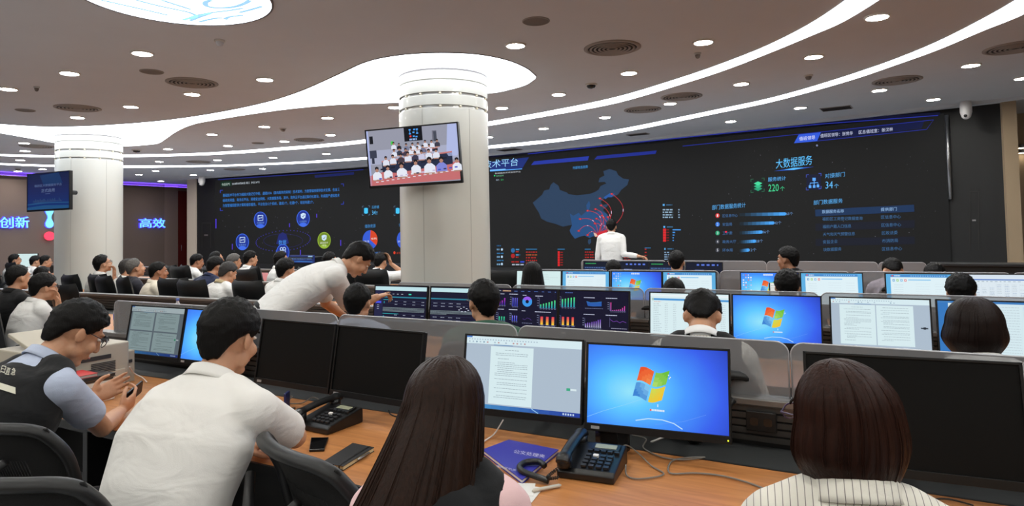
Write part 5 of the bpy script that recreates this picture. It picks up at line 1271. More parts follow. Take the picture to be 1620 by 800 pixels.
def cap_hair(name, kind, m, Mh, t, thick=.02, seg=56, parent=None):
    tab = ZT[kind]; vs = []; fs = []; U, V = seg, seg*2//3; c = Vector((0, -.012, .022)); R = Vector((.0775, .0975, .097))
    def zt(az):
        for (a0, z0), (a1, z1) in zip(tab[:-1], tab[1:]):
            if az <= a1: f = (az-a0)/(a1-a0); return z0+(z1-z0)*f
        return tab[-1][1]
    sd = random.random()*50
    for j in range(V+1):
        th = PI*j/V; z = math.cos(th)
        for i in range(U):
            a = 2*PI*i/U; d = Vector((math.sin(th)*math.sin(a), math.sin(th)*math.cos(a), z)); az = abs(math.degrees(math.atan2(d.x, d.y)))
            nz = noise.noise(d*5+Vector((sd, 0, 0))); e = (z-(zt(az)+.05*nz))/.16; e = max(0, min(1, e)); e = e*e*(3-2*e)
            tk = thick*(.55+.45*max(0, z)**.6)*(1-.65*max(0, -z))*(1+.35*noise.noise(d*9+Vector((0, sd, 0))))+.0035*noise.noise(d*34)
            k = (tk*e-.024*(1-e)); sh_ = 1 if z > 0 else max(.25, math.sin(th))**-.55; tb = min(1, max(0, (az-112)/34)); sh_ = 1+(sh_-1)*tb; p = Vector((d.x*R.x*(1-.10*max(0, -z)), d.y*R.y*sh_*(1-.04*max(0, -z)), d.z*(R.z if z > 0 else .128))); n = Vector((d.x/R.x, d.y/R.y, d.z/R.z)).normalized()
            vs.append(Mh @ (c+p+n*k))
    for j in range(V):
        for i in range(U): i2 = (i+1) % U; fs.append((j*U+i, (j+1)*U+i, (j+1)*U+i2, j*U+i2))
    mb = MB(); mb.add(vs, fs, m, True); return mb.build(name, parent=parent)
def fall_hair(parent, Mh, m, length, back, width, strands, tuck=0.0, front=62, part=0.0, shell_seg=56, gloss=None, sw=.0011, ragged=.05, vol=.014, clumps=70, wave=0.0):
    """hair falling from a parting: Mh head matrix, length below head centre (m), back(f)->offset path of the falling part"""
    c = Vector((0, -.012, .022)); s0 = .42 if length < .3 else .26
    def pt(a, s, lift=0.0):
        A = R_(a); sx, cx_ = math.sin(A), math.cos(A)
        rx, ry, rz = .0775+vol+lift, .0975+vol*.8+lift, .097+.014+lift
        if s < s0:
            th = (s/s0)*PI/2; q = math.sin(th)**.86
            return Mh @ (c+Vector((rx*q*sx+part*(1-s/s0), -ry*q*cx_, rz*math.cos(th))))
        f = (s-s0)/(1-s0); bul = math.sin(min(1, f*1.2)*PI)*.010
        w = 1+(width-1)*f**1.2-tuck*max(0, f-.35)**1.6*1.5
        return Mh @ (c+Vector((((rx+bul)*w)*sx, -(ry+bul)*cx_*(1-.25*tuck*f*f), 0)))+back(f)
    rows = 30; U = shell_seg; vs = []; fs = []; a0 = 180-front; rnd = random.Random(strands+3)
    cl = [(rnd.uniform(-a0, a0), rnd.uniform(0, .007)) for _ in range(clumps)]
    for j in range(rows+1):
        for i in range(U+1):
            a = -a0+2*a0*i/U; vs.append(pt(a, j/rows, -.006+.0025*noise.noise(Vector((a*.16, j*.05, length*9)))))
    for j in range(rows):
        for i in range(U): k = j*(U+1)+i; fs.append((k, k+1, k+U+2, k+U+1))
    mb = MB(); mb.add(vs, fs, m, True); o = mb.build('hair', parent=parent); sd = o.modifiers.new('thick', 'SOLIDIFY'); sd.thickness = .01; sd.offset = -1
    if strands:
        mb = MB()
        for k in range(strands):
            ca, cl_ = cl[k % clumps]; g_ = rnd.gauss(0, 2.6); l = cl_+rnd.uniform(-.005, .001)-.0012*abs(g_); e = 1+rnd.uniform(-ragged, ragged*.5)+.04*math.sin(ca*.2)*ragged*8; ph = ca; amp = rnd.uniform(0, 1.4); P = []; n = 20
            for q in range(n+1):
                s = .01+.99*q/n*e; P.append(pt(ca+g_*(.5+.7*s)+(amp*math.sin(ph+s*5)+wave*math.sin(ca*.3+s*9))*s, s, l*min(1, s*3)))
            mb.tube(P, [sw*(1.0 if q < n-4 else max(.15, (n-q)/4)) for q in range(n+1)], gloss or m, 4)
        mb.build('hair_strands', parent=o)
    return o
def person(label, T, yaw=0, lean=.12, hy=0, hp=0, hr=0, sex='m', shirt=None, trou=None, sleeve='short', hair='short', hmat=None, skin=1, side=0, arms=None, standing=False, vox=.010, glasses=None, hipz=None, fat=1.0, group='seated people', hthick=.02, face=True, vest=None, collar=None, bulge=.03, noclip=False, name='person', armw=1.0, slv=.8, shw=1.0, shx=0.0):
    sx = (1.0 if sex == 'm' else .87)*fat; hipz = hipz or (.98 if standing else .54)
    T = Vector(T); up = Vector((math.sin(side)*math.cos(lean), math.sin(lean), math.cos(lean)*math.cos(side)))
    Hr = Matrix.Rotation(hy, 3, 'Z') @ Matrix.Rotation(-hp, 3, 'X') @ Matrix.Rotation(hr, 3, 'Y')
    piv = Hr @ Vector((0, .03, .080)); hs = 1.0 if sex == 'm' else .95
    NBz = T.z-.128*hs-piv.z*hs-.048*up.z
    L = (NBz-hipz)/up.z; NB = Vector((0, 0, hipz))+up*L; C = NB+up*.048+Vector((0, .012, 0))+piv*hs
    Rz = Matrix.Rotation(yaw, 3, 'Z'); off = Rz @ Vector((C.x, C.y, 0)); loc = (T.x-off.x, T.y-off.y, 0)
    root = thing(name, label, 'person', loc, yaw, group); inv = Matrix.Rotation(-yaw, 3, 'Z'); O = Vector(loc)
    toL = lambda w: inv @ (Vector(w)-O)
    Mh = Matrix.Translation(C) @ Hr.to_4x4() @ Matrix.Scale(hs, 4)
    hip = Vector((0, 0, hipz))
    sp = lambda t: hip+up*(L*t)+Vector((0, -bulge*4*max(0, t)*(1-min(1, t)), 0))
    ST = [(-.10, .13, .105), (0, .168, .125), (.25, .158, .118), (.5, .166, .122), (.70, .186, .120), (.84, .168, .102), (.94, .105, .078), (1.02, .064, .062)]
    S = {}
    for k, s_ in (('L', -1), ('R', 1)): S[k] = sp(.86)+Vector((s_*.178*sx*shw+shx, .005, 0))
    W = {}
    for k, s_ in (('L', -1), ('R', 1)):
        l1, l2 = .29*hs, .25*hs; A = (arms or {}).get(k)
        pole = Vector((s_*.5, -.4, -1)); dr = None; nr = Vector((0, 0, -1)); cu = .35; pt_ = False
        if A is None: w = (Vector((s_*.15, S[k].y+.36, max(.775, hipz-.2))) if not standing else S[k]+Vector((s_*.05, .04, -.5)))
        else:
            w = toL(A['w']) if 'w' in A else Vector(A['wl']); cu = A.get('curl', cu); pt_ = A.get('point', False)
            if 'pole' in A: pole = inv @ Vector(A['pole'])
            if 'd' in A: dr = inv @ Vector(A['d'])
            if 'n' in A: nr = inv @ Vector(A['n'])
        if A and 'e' in A: e = toL(A['e'])
        else: e, w = ik(S[k], w, l1, l2, pole)
        W[k] = (e, w, (dr if dr is not None else (w-e)), nr, cu, pt_)
    # ---- body: one continuous surface
    b = MB(); q = .9
    b.tube([sp(t) for t, _, _ in ST], [(rx*sx*q, ry*q) for _, rx, ry in ST], None, 24, right=(1, 0, 0))
    nk = Mh @ Vector((0, -.022, -.055)); b.tube([sp(.93), NB+up*.02, nk], [(.058, .058), (.054, .056), (.052, .058)], None, 18, right=(1, 0, 0))
    def he(c, r, rot=None): b.ell(c, r, None, Mh, 18, 12, rot)
    he((0, -.012, .03), (.0765, .0955, .087)); he((0, .020, -.028), (.0625, .072, .086)); he((0, .062, -.098), (.027, .02, .018))
    for s_ in (-1, 1):
        he((s_*.043, .012, -.062), (.022, .036, .03)); he((s_*.04, .058, -.03), (.024, .026, .026)); he((s_*.0795, -.010, -.006), (.009, .024, .033), Matrix.Rotation(s_*.35, 3, 'Z'))
    he((0, .082, .034), (.046, .014, .010)); b.tube([(0, .088, .022), (0, .098, -.002), (0, .109, -.026)], [(.009, .008), (.010, .010), (.013, .011)], None, 10, Mh); he((0, .104, -.03), (.017, .011, .009))
    he((0, .087, -.062), (.022, .009, .0075)); he((0, .085, -.07), (.019, .009, .007))
    for k, s_ in (('L', -1), ('R', 1)):
        e, w, dr, nr, cu, pt_ = W[k]; b.ell(S[k]+Vector((-s_*.02, 0, .0)), (.056*sx, .053, .053))
        m1 = S[k].lerp(e, .5); m2 = e.lerp(w, .35)
        b.tube([S[k], m1, e, m2, w, w+(w-e).normalized()*.02], [.050*armw, .046*armw, .038*armw, (.041*armw, .036*armw), (.028*armw, .023*armw), (.027, .021)], None, 14); b.ell(e, (.039*armw,)*3)
        hand(b, w, dr, nr, s_, cu, 1.08 if vox < .007 else 1.0, pt_)
        hp_ = Vector((s_*.09*sx, 0, hipz))
        if standing: kn = Vector((s_*.1, .03, hipz*.53)); an = Vector((s_*.1, -.02, .09))
        else: kn = Vector((s_*.13, .43*hs, .53)); an = Vector((s_*.13, .40*hs, .09))
        b.tube([hp_, hp_.lerp(kn, .5), kn, kn.lerp(an, .35), an], [.082, .07, .052, .05, .036], None, 14); b.tube([an+Vector((0, -.04, -.03)), an+Vector((0, .04, -.04)), an+Vector((0, .15, -.055))], [.036, (.04, .034), (.036, .022)], None, 12)
        S[k+'k'] = (hp_, kn, an)
    bo = b.build('body', SK[skin], root); remesh(bo, vox, 4 if vox > .007 else 5, .5 if vox > .007 else .4)
    # ---- shirt
    g = MB(); shirt = shirt or C_WHITE
    g.tube([sp(t) for t, _, _ in ST[:-1]]+[NB+up*.0], [(rx*sx*1.05+.008, ry*1.06+.008) for _, rx, ry in ST[:-1]]+[(.072, .072)], None, 28, right=(1, 0, 0))
    for k, s_ in (('L', -1), ('R', 1)):
        e, w = W[k][0], W[k][1]; g.ell(S[k]+Vector((-s_*.012, 0, 0)), (.072*armw, .072*armw, .070*armw)); dv = (e-S[k]).normalized()
        g.tube([NB-up*.02, NB.lerp(S[k], .5)+up*.004, S[k]], [.058, .062, .064*armw], None, 18)
        if sleeve == 'short': f = S[k].lerp(e, slv); g.tube([S[k]-dv*.045, S[k]-dv*.02, S[k], S[k].lerp(e, .4), f], [.035*armw, .058*armw, .068*armw, .066*armw, (.069*armw, .065*armw)], None, 20)
        elif sleeve == 'long': g.tube([S[k]-dv*.045, S[k]-dv*.02, S[k], S[k].lerp(e, .5), e, e.lerp(w, .5), e.lerp(w, .93)], [.035, .056, .066, .060, .055, .049, .038], None, 20); g.ell(e, (.054,)*3)
    vs_ = max(vox, .008) if vox < .012 else vox
    so = g.build('shirt' if sex == 'm' else 'blouse', shirt, root); remesh(so, vs_, 9)
    # collar: a standing band round the neck
    cm = collar or shirt; cb = MB(); n = 28; cv = []; cf = []
    ax = (nk-NB).normalized(); ex = (Vector((1, 0, 0))-ax*ax.x).normalized(); ey = ax.cross(ex)
    for j, (r, h) in enumerate(((.078, -.03), (.072, .0), (.066, .022), (.0685, .025), (.0745, .021), (.084, -.006), (.091, -.02))):
        for i in range(n):
            a = 2*PI*i/n; fr = max(0, math.sin(a)); dip = -.028*fr**3 if j in (1, 2, 3, 4) else -.01*fr
            cv.append(NB+up*(h*.95+dip)+ex*(r*math.cos(a))+ey*(r*math.sin(a)*1.02))
    for j in range(6):
        for i in range(n): cf.append((j*n+i, j*n+(i+1) % n, (j+1)*n+(i+1) % n, (j+1)*n+i))
    cb.add(cv, cf, cm, True); co = cb.build('collar', parent=root); sd = co.modifiers.new('thick', 'SOLIDIFY'); sd.thickness = .004
    if vest:
        v = MB(); v.tube([sp(t) for t, _, _ in ST[:-2]]+[sp(.93)], [(rx*sx*1.08+.017, ry*1.1+.018) for _, rx, ry in ST[:-2]]+[(.118*sx, .092), ], None, 28, right=(1, 0, 0)); v.ell(sp(.93)+Vector((0, -.02, 0)), (.115*sx, .075, .05)); v.ell(sp(.84)+Vector((0, -.035, 0)), (.17*sx, .105, .10))
        for k, s_ in (('L', -1), ('R', 1)): v.ell(S[k]+Vector((-s_*.04, 0, .004)), (.07*sx, .086, .080)); v.tube([NB-up*.02, NB.lerp(S[k], .5)+up*.006, S[k]+Vector((-s_*.03, 0, 0))], [.062, .070, .074], None, 18)
        vo = v.build('vest', vest, root); remesh(vo, .009, 6); root['_v'] = 1
    # ---- trousers, shoes
    p_ = MB(); p_.ell((0, 0, hipz-.01), (.175*sx, .135, .115))
    for k in 'LR':
        hp_, kn, an = S[k+'k']; p_.tube([hp_, hp_.lerp(kn, .5), kn, kn.lerp(an, .4), an+Vector((0, 0, .0))], [.094, .084, .066, .062, .056], None, 16); p_.ell(kn, (.066,)*3)
    if not standing: p_.box((0, .02, hipz-.05), (.3*sx, .2, .1))
    po = p_.build('trousers', trou or C_TROU, root); remesh(po, max(.012, vox), 5)
    for k in 'LR':
        an = S[k+'k'][2]; sh = MB(); sh.tube([an+Vector((0, -.075, -.045)), an+Vector((0, -.05, -.04)), an+Vector((0, .05, -.047)), an+Vector((0, .14, -.058)), an+Vector((0, .185, -.066))], [(.03, .025), (.042, .042), (.045, .04), (.045, .028), (.028, .016)], M_SHOE, 16, right=(1, 0, 0)); sh.build('shoe', parent=root)
    # ---- face details
    hm = hmat or H_BLACK
    if face:
        ey_ = MB()
        for s_ in (-1, 1):
            ey_.ell((s_*.031, .0775, .012), (.0135, .009, .0062), M_EYEW, Mh, 12, 8); ey_.ell((s_*.031, .0845, .012), (.0056, .0032, .0058), M_EYED, Mh, 10, 6)
        ey_.build('eyes', parent=root)
        br = MB()
        for s_ in (-1, 1): br.tube([(s_*.014, .0975, .031), (s_*.032, .0955, .035), (s_*.05, .083, .031)], [(.0022, .004)]*3, hm, 6, Mh)
        br.build('eyebrows', parent=root)
        lp = MB(); lp.tube([(-.022, .088, -.066), (-.008, .0965, -.063), (0, .0965, -.064), (.008, .0965, -.063), (.022, .088, -.066)], [(.002, .003), (.004, .0055), (.004, .005), (.004, .0055), (.002, .003)], M_LIP, 8, Mh); lp.build('lips', parent=root)
    if glasses:
        gl = MB()
        for s_ in (-1, 1):
            P = [(s_*.033+.023*math.cos(a), .108-.3*abs(s_*.033+.023*math.cos(a)-0)*.35, .008+.017*math.sin(a)) for a in [i/16*2*PI for i in range(17)]]
            gl.tube(P, .0017, glasses, 6, Mh, cap=False); gl.tube([(s_*.056, .101, .014), (s_*.076, .085, .014), (s_*.082, .0, .016), (s_*.080, -.025, .004)], [.0018, .002, .0018, .0016], glasses, 6, Mh)
        gl.tube([(-.010, .1065, .012), (0, .11, .014), (.010, .1065, .012)], .0017, glasses, 6, Mh); go = gl.build('glasses', parent=root)
        ln = MB()
        for s_ in (-1, 1):
            P = [(s_*.033+.022*math.cos(a), .107-.105*abs(s_*.033+.022*math.cos(a)), .008+.016*math.sin(a)) for a in [i/14*2*PI for i in range(14)]]; ln.add([Mh @ Vector(p) for p in P], [tuple(range(14))], M_LENS)
        ln.build('lens', parent=go)
    if hair in ZT: cap_hair('hair', hair, hm, Mh, t, hthick, 64 if vox < .012 else 44, root)
    if '_v' in root: del root['_v']
    return dict(root=root, Mh=Mh, C=C, NB=NB, up=up, sp=sp, S=S, W=W, loc=O, yaw=yaw, Rz=Rz, hip=hip)
# ------------------------------------------------------------------ who sits where (head tops read off the photo at each row's depth)
def seat(label, px, py, y, chairk='m', clabel=None, cyaw=None, cback=0.0, **kw):
    P = person(label, ony(px, py, y), **kw)
    if chairk:
        L = P['loc']; yw = P['yaw'] if cyaw is None else cyaw
        b = Matrix.Rotation(yw, 3, 'Z') @ Vector((0, cback, 0))
        chair(chairk, L.x+b.x, L.y+b.y, yw, clabel)
    return P
D = R_
# --- conference row in front of the column desks
GO = 'people at the conference desks'
seat('man with glasses resting his chin on his hand in front of the white column', 163, 403, 5.2, 'l', 'black leather chair of the man resting his chin on his hand', yaw=D(-10), lean=.10, hp=D(-14), skin=1, glasses=M_FRAME, group=GO, arms={'R': dict(wl=(.06, .20, 1.03), d=(.1, -.05, .8), n=(0, -1, 0), curl=.5)}, vox=.008)
seat('grey haired balding man in a dark jacket looking up, beside the white column', 215, 409, 5.15, 'l', 'black leather chair of the balding man in the dark jacket', yaw=D(-14), lean=.05, hp=D(-10), hair='receding', hmat=H_GREY, shirt=C_DGREY, sleeve='long', group=GO)
seat('man with grey hair mostly hidden behind the balding man in the dark jacket', 203, 410, 5.35, 'l', 'black leather chair behind the balding man in the dark jacket', yaw=D(-8), lean=.05, hair='short', hmat=H_DKGREY, group=GO)
seat('dark faced man with cropped black hair and a cream shirt', 251, 414, 5.1, 'l', 'black leather chair of the cropped haired man in cream', yaw=D(-22), lean=.05, skin=2, hthick=.014, shirt=C_CREAM, group=GO)
seat('man in a navy polo shirt looking down, black hair', 341, 406, 5.35, 'l', 'black leather chair of the man in the navy polo', yaw=D(2), lean=.36, hp=D(14), shirt=C_NAVY, group=GO)
seat('man with greying hair and khaki collar bowing his head', 361, 415, 5.1, 'l', 'black leather chair of the man with the khaki collar', yaw=D(-4), lean=.14, hp=D(22), hmat=H_DKGREY, shirt=C_WHITE, collar=C_KHAKI, group=GO)
seat('man with fluffy black hair and pale shirt beside the bending man', 453, 410, 5.25, 'l', 'black leather chair of the fluffy haired man', yaw=D(-6), lean=.26, hthick=.03, group=GO)
for (px, y, lab) in ((104, 4.45, 'empty black leather chair in front of the left edge of the white column'),):
    p = onz(px, 444, 1.12); chair('l', p.x, p.y+.3, D(-4), lab)
# --- row nearest the left screen
seat('man in white at the far desk seen in profile below the cream pillar', 312, 402, 7.1, 'l', 'far black leather chair of the man below the cream pillar', yaw=D(-18), lean=.08, skin=2, hp=D(8), group=GO)
seat('broad man in white leaning forward at the far desk, head half turned away', 343, 398, 7.2, 'l', 'far black leather chair of the broad man in white', yaw=D(-25), lean=.25, skin=1, fat=1.1, hair='receding', group=GO)
seat('grey haired person at the far desk behind the navy polo', 371, 402, 7.05, 'l', 'far black leather chair of the grey haired person', yaw=D(-15), lean=.05, hmat=H_GREY, hthick=.026, group=GO)
seat('man in a white shirt sitting upright in profile before the left screen', 397, 397, 7.1, 'l', 'far black leather chair of the upright man in profile', yaw=D(-14), lean=.06, hthick=.022, group=GO)
seat('black haired man next to the blue lectern sign', 445, 398, 7.15, 'l', 'far black leather chair beside the blue lectern sign', yaw=D(-30), lean=.05, hthick=.024, group=GO)
seat('man with cropped hair just above the back of the bending man', 522, 398, 7.15, 'l', 'far black leather chair behind the back of the bending man', yaw=D(-8), lean=.05, hthick=.014, group=GO)
seat('man holding his hand to his forehead beside the big column', 602, 400, 7.05, 'l', 'black leather chair of the man holding his forehead', yaw=D(8), lean=.12, hp=D(10), group=GO, arms={'R': dict(wl=(.12, .19, 1.13), d=(-.2, -.12, .8), n=(-.4, -.8, 0), curl=.4)}, vox=.008)
p = onz(291, 420, 1.09); chair('l', p.x, p.y+.25, D(-4), 'empty far black leather chair in front of the red door')
p = onz(388, 428, 1.06); chair('l', p.x, p.y+.3, D(-4), 'far black leather chair half hidden behind the greying man with khaki collar')
p = onz(588, 429, 1.06); chair('l', p.x, p.y+.25, D(4), 'black leather chair between the bending man and the big column')
# --- far left beyond the white column
GF = 'people beyond the white column'
seat('man with black hair and glasses at the far left frame edge beyond the others', 24, 402, 7.1, 'l', 'far left black leather chair under the blue lettering', yaw=D(-12), lean=.05, glasses=M_FRAME, group=GF)
seat('man in white with cropped hair left of the white column', 57, 404, 7.15, 'l', 'far left black leather chair of the cropped haired man', yaw=D(-10), lean=.15, hthick=.014, group=GF)
seat('black haired man in glasses touching the left edge of the white column', 73, 404, 7.3, None, yaw=D(-14), lean=.2, glasses=M_FRAME, group=GF)
seat('person whose black hair top shows behind the man covering his mouth', 68, 422, 5.0, None, None, yaw=D(0), lean=.1, group=GF)
# --- second row, left
G2 = 'people of the second desk row'
seat('man in black with cropped hair at the left frame edge', 30, 419, 3.3, 'l', 'black leather chair at the left frame edge', yaw=D(4), lean=.05, hthick=.014, shirt=C_BLACK, skin=1, group=G2)
seat('man in a white shirt covering his mouth with his hand', 70, 433, 3.2, 'l', 'large black leather chair with white shirt before it, near the left frame edge', yaw=D(-4), lean=.22, hp=D(4), glasses=M_FRAME, sleeve='long', group=G2, hair='full', hthick=.024, vox=.007, arms={'R': dict(wl=(.05, .26, .965), d=(-.05, -.1, .8), n=(0, -1, 0), curl=.5)})
# --- second row, right
seat('black haired person with pale collar sitting under the pointing arm', 566, 449, 3.3, 'm', 'mesh office chair under the pointing arm', yaw=D(22), lean=.1, hthick=.018, shirt=C_LBLUE, group=G2, vox=.008)
seat('man in a dark green top with bristly black hair facing the dashboards', 764, 444, 3.22, 'm', 'mesh office chair of the man in the green top', yaw=D(30), lean=.02, hy=D(20), hthick=.022, shirt=C_GREEN, glasses=M_FRAME, group=G2, vox=.008)
seat('man in a black vest and white collar bowing his head', 1110, 460, 3.2, 'm', 'mesh office chair of the man bowing his head in a black vest', yaw=D(8), lean=.22, hp=D(46), shirt=C_PIN, vest=C_VEST, collar=mat('white_collar', (235, 235, 235), .8), sleeve='short', group=G2, vox=.008)
w9 = seat('woman with a smooth dark bob facing the second row screens', 1538, 472, 3.2, 'm', 'mesh office chair of the woman with the dark bob', yaw=D(16), lean=.1, sex='f', hair=None, shirt=C_WHITE, group=G2, vox=.008, skin=0, glasses=M_FRAME)
fall_hair(w9['root'], w9['Mh'], hair_mat('dark_bob_hair', (18, 13, 12), (38, 26, 22), .34, (300, 300, 14)), .13, lambda f: Vector((0, .02*f, -.135*f)), 1.08, 300, tuck=.7, front=72, ragged=.02, vol=.024)
# --- third row
G3 = 'people of the third desk row'
w3 = seat('person with long straight black hair in the third row beside the big column', 842, 415, 5.25, 'm', 'mesh office chair of the person with long straight hair', yaw=D(24), lean=.05, sex='f', hair=None, shirt=C_BLACK, group=G3)
fall_hair(w3['root'], w3['Mh'], H_BLACK, .45, lambda f: Vector((0, -.03*f, -.42*f)), 1.35, 200, front=70, ragged=.03)
seat('low black haired head peeping above the screens in the third row', 1066, 440, 5.15, 'm', 'mesh office chair of the peeping head in the third row', yaw=D(10), lean=.25, hp=D(15), hthick=.014, group=G3)
seat('black haired person in the third row below the man in profile', 1245, 428, 5.3, 'm', 'mesh office chair in the third row below the man in profile', yaw=D(4), lean=.1, hair='full', hthick=.026, shirt=C_BLACK, group=G3)
seat('person with round black hair in the third row above the dark bob', 1519, 435, 5.35, 'm', 'mesh office chair in the third row above the dark bob', yaw=D(-4), lean=.15, sex='f', hair='full', hthick=.028, shirt=C_BLACK, group=G3)
# --- fourth row
G4 = 'people of the desk row nearest the video wall'
seat('black haired man in the row nearest the video wall, right of the presenter', 1070, 397, 7.2, 'm', 'far mesh office chair right of the presenter', yaw=D(6), lean=.05, hthick=.02, shirt=C_BLACK, collar=mat('white_collar', (235, 235, 235), .8), group=G4)
seat('man in profile facing left before the bar chart of the video wall', 1245, 391, 7.3, 'm', 'far mesh office chair of the man in profile', yaw=D(35), lean=.05, hy=D(32), skin=2, hthick=.024, shirt=C_BLACK, group=G4)
seat('stooping man in a pale pink shirt in front of the table on the video wall', 1412, 409, 7.35, 'm', 'far mesh office chair behind the stooping man in pink', yaw=D(10), lean=.42, hp=D(48), shirt=C_LILAC, sleeve='long', group=G4, fat=1.1)
seat('dim dark head at the dark desk near the right end of the video wall', 1478, 417, 7.25, 'm', 'far mesh office chair near the right end of the video wall', yaw=D(0), lean=.2, hp=D(20), shirt=C_BLACK, group=G4)
seat('low black haired head just below the presenter', 970, 412, 7.2, 'm', 'far mesh office chair just below the presenter', yaw=D(12), lean=.2, hp=D(20), shirt=C_BLACK, group=G4)
for px, py, lab in ((875, 416, 'far black chair back left of the presenter'), (1240, 428, 'x')):
    if lab != 'x': p = onz(px, py, 1.08); chair('l', p.x, 7.2, D(10), lab)
# --- presenter
T = ony(967, 347, 10.6)
pr = person('presenter in a white long sleeved shirt standing before the map on the video wall', T, yaw=D(14), lean=.02, hp=D(4), standing=True, sleeve='long', hthick=.02, group='standing people', vox=.008,
            arms={'R': dict(w=ony(1010, 405, 10.5), d=(.8, .1, -.1), n=(0, 0, -1), curl=.5, pole=(.3, -.3, -1)), 'L': dict(wl=(-.26, .1, .86), curl=.4)})
# --- bending man
T = ony(566, 384, 3.72)
hw = ony(604, 465, 4.02)
bend = person('man in a white shirt bending over and pointing at the dark form screen', T, yaw=D(-34), lean=D(57), hp=D(48), hy=D(4), standing=True, hipz=1.0, sleeve='short', hthick=.024, hair='full', group='standing people', vox=.0055, bulge=.06, fat=1.22, skin=1, armw=1.12,
              arms={'R': dict(e=ony(556, 488, 3.86), w=ony(596, 470, 4.02), d=(.1, .75, .12), n=(0, 0, -1), curl=.5, point=True), 'L': dict(w=ony(545, 500, 4.0), d=(.2, .6, -.2), n=(0, 0, -1), curl=.3)})
b = MB(); P = bend; ax = P['up'].cross(Vector((1, 0, 0))).normalized()
ring = [P['sp'](-.03)+Vector((.188*math.cos(a), 0, 0))+ax*(.143*math.sin(a)) for a in [i/28*2*PI for i in range(29)]]
b.tube(ring, [(.004, .016)]*29, C_BLACK, 8, cap=False); b.build('belt', parent=P['root'])
# ------------------------------------------------------------------ near row
G1 = 'people of the nearest desk row'
# man in the white polo
T = ony(364, 477, 1.5)
polo = person('broad man in a white polo shirt seen from behind at the near desk', T, yaw=D(14), lean=D(24), side=D(2), hp=D(14), hy=D(-2), sleeve='short', hthick=.023, hair='full', group=G1, vox=.006, bulge=.055, fat=1.17, skin=1, armw=1.1, slv=.74, shw=.80, shx=.03,
              arms={'R': dict(e=onz(466, 690, .86), w=onz(400, 690, .79), d=(-.8, .3, 0), n=(0, 0, -1), curl=.3), 'L': dict(wl=(-.10, .56, .79), d=(.4, .8, 0), n=(0, 0, -1), curl=.3, pole=(.2, .2, -1))})
# woman with long brown hair
T = ony(702, 569, 1.3)
lady = person('woman with very long brown hair, black vest and pink sleeves at the near desk', T, yaw=D(26), lean=D(12), hp=D(10), sex='f', hair=None, shirt=C_PINK, sleeve='short', vest=C_VEST, group=G1, vox=.007, skin=0, armw=.95, fat=.92, arms={'R': dict(wl=(.06, .40, .79)), 'L': dict(wl=(-.1, .42, .79))})
fall_hair(lady['root'], lady['Mh'], H_BROWN, .62, lambda f: Vector((-.19*f**1.15, -.27*f**.85, -.66*f)), 2.5, 3200, front=66, part=.008, gloss=H_BROWN, ragged=.07, shell_seg=72, vol=.020, clumps=110, wave=2.2, sw=.0012)
# man in the black vest with a phone
T = ony(121, 478, 1.5)
hr_ = onz(196, 640, .83); hl_ = onz(186, 622, .83)
vman = person('man with glasses in a black vest and pale blue shirt looking at his phone', T, yaw=D(8), lean=D(30), hp=D(34), hy=D(-16), shirt=C_LBLUE, vest=C_VEST, sleeve='short', glasses=M_FRAME, hthick=.024, hair='full', group=G1, vox=.005, bulge=.06, skin=1, slv=.66,
              arms={'R': dict(e=onz(162, 676, .80), w=onz(190, 650, .775), d=(-.25, .62, .22), n=(-.75, 0, .35), curl=.55), 'L': dict(w=onz(180, 634, .785), d=(.12, .66, .22), n=(.8, -.1, .3), curl=.5)})
# woman with the reddish bob
T = ony(1322, 573, 1.5)
bob = person('woman with a reddish brown bob, glasses and a pinstriped white blouse', T, yaw=D(8), lean=D(6), hp=D(4), hy=D(39), sex='f', hair=None, shirt=C_PIN, sleeve='long', glasses=M_FRAMEP, group=G1, vox=.006, skin=0)
fall_hair(bob['root'], bob['Mh'], H_BOB, .155, lambda f: Vector((0, .012*f, -.165*f)), 1.06, 2200, tuck=.8, front=82, part=-.012, ragged=.03, shell_seg=72, vol=.027, clumps=110, sw=.0011)
# near chairs
for k, q, x, y, rz, lab in (('m', 0, -1.32, 1.58, D(-18), 'black mesh office chair between the white polo and the long brown hair'), ('m', 0, -2.58, 1.32, D(16), 'black mesh office chair behind the man in the black vest'), ('m', 0, -2.02, 1.09, D(22), 'black mesh office chair at the lower left corner, nearest the camera'), ('m', 0, bob['loc'].x, bob['loc'].y, D(8), 'mesh office chair under the woman with the reddish bob'), ('m', 0, lady['loc'].x, lady['loc'].y, D(26), 'mesh office chair under the woman with long brown hair')):
    chair(k, x, y, rz, lab)
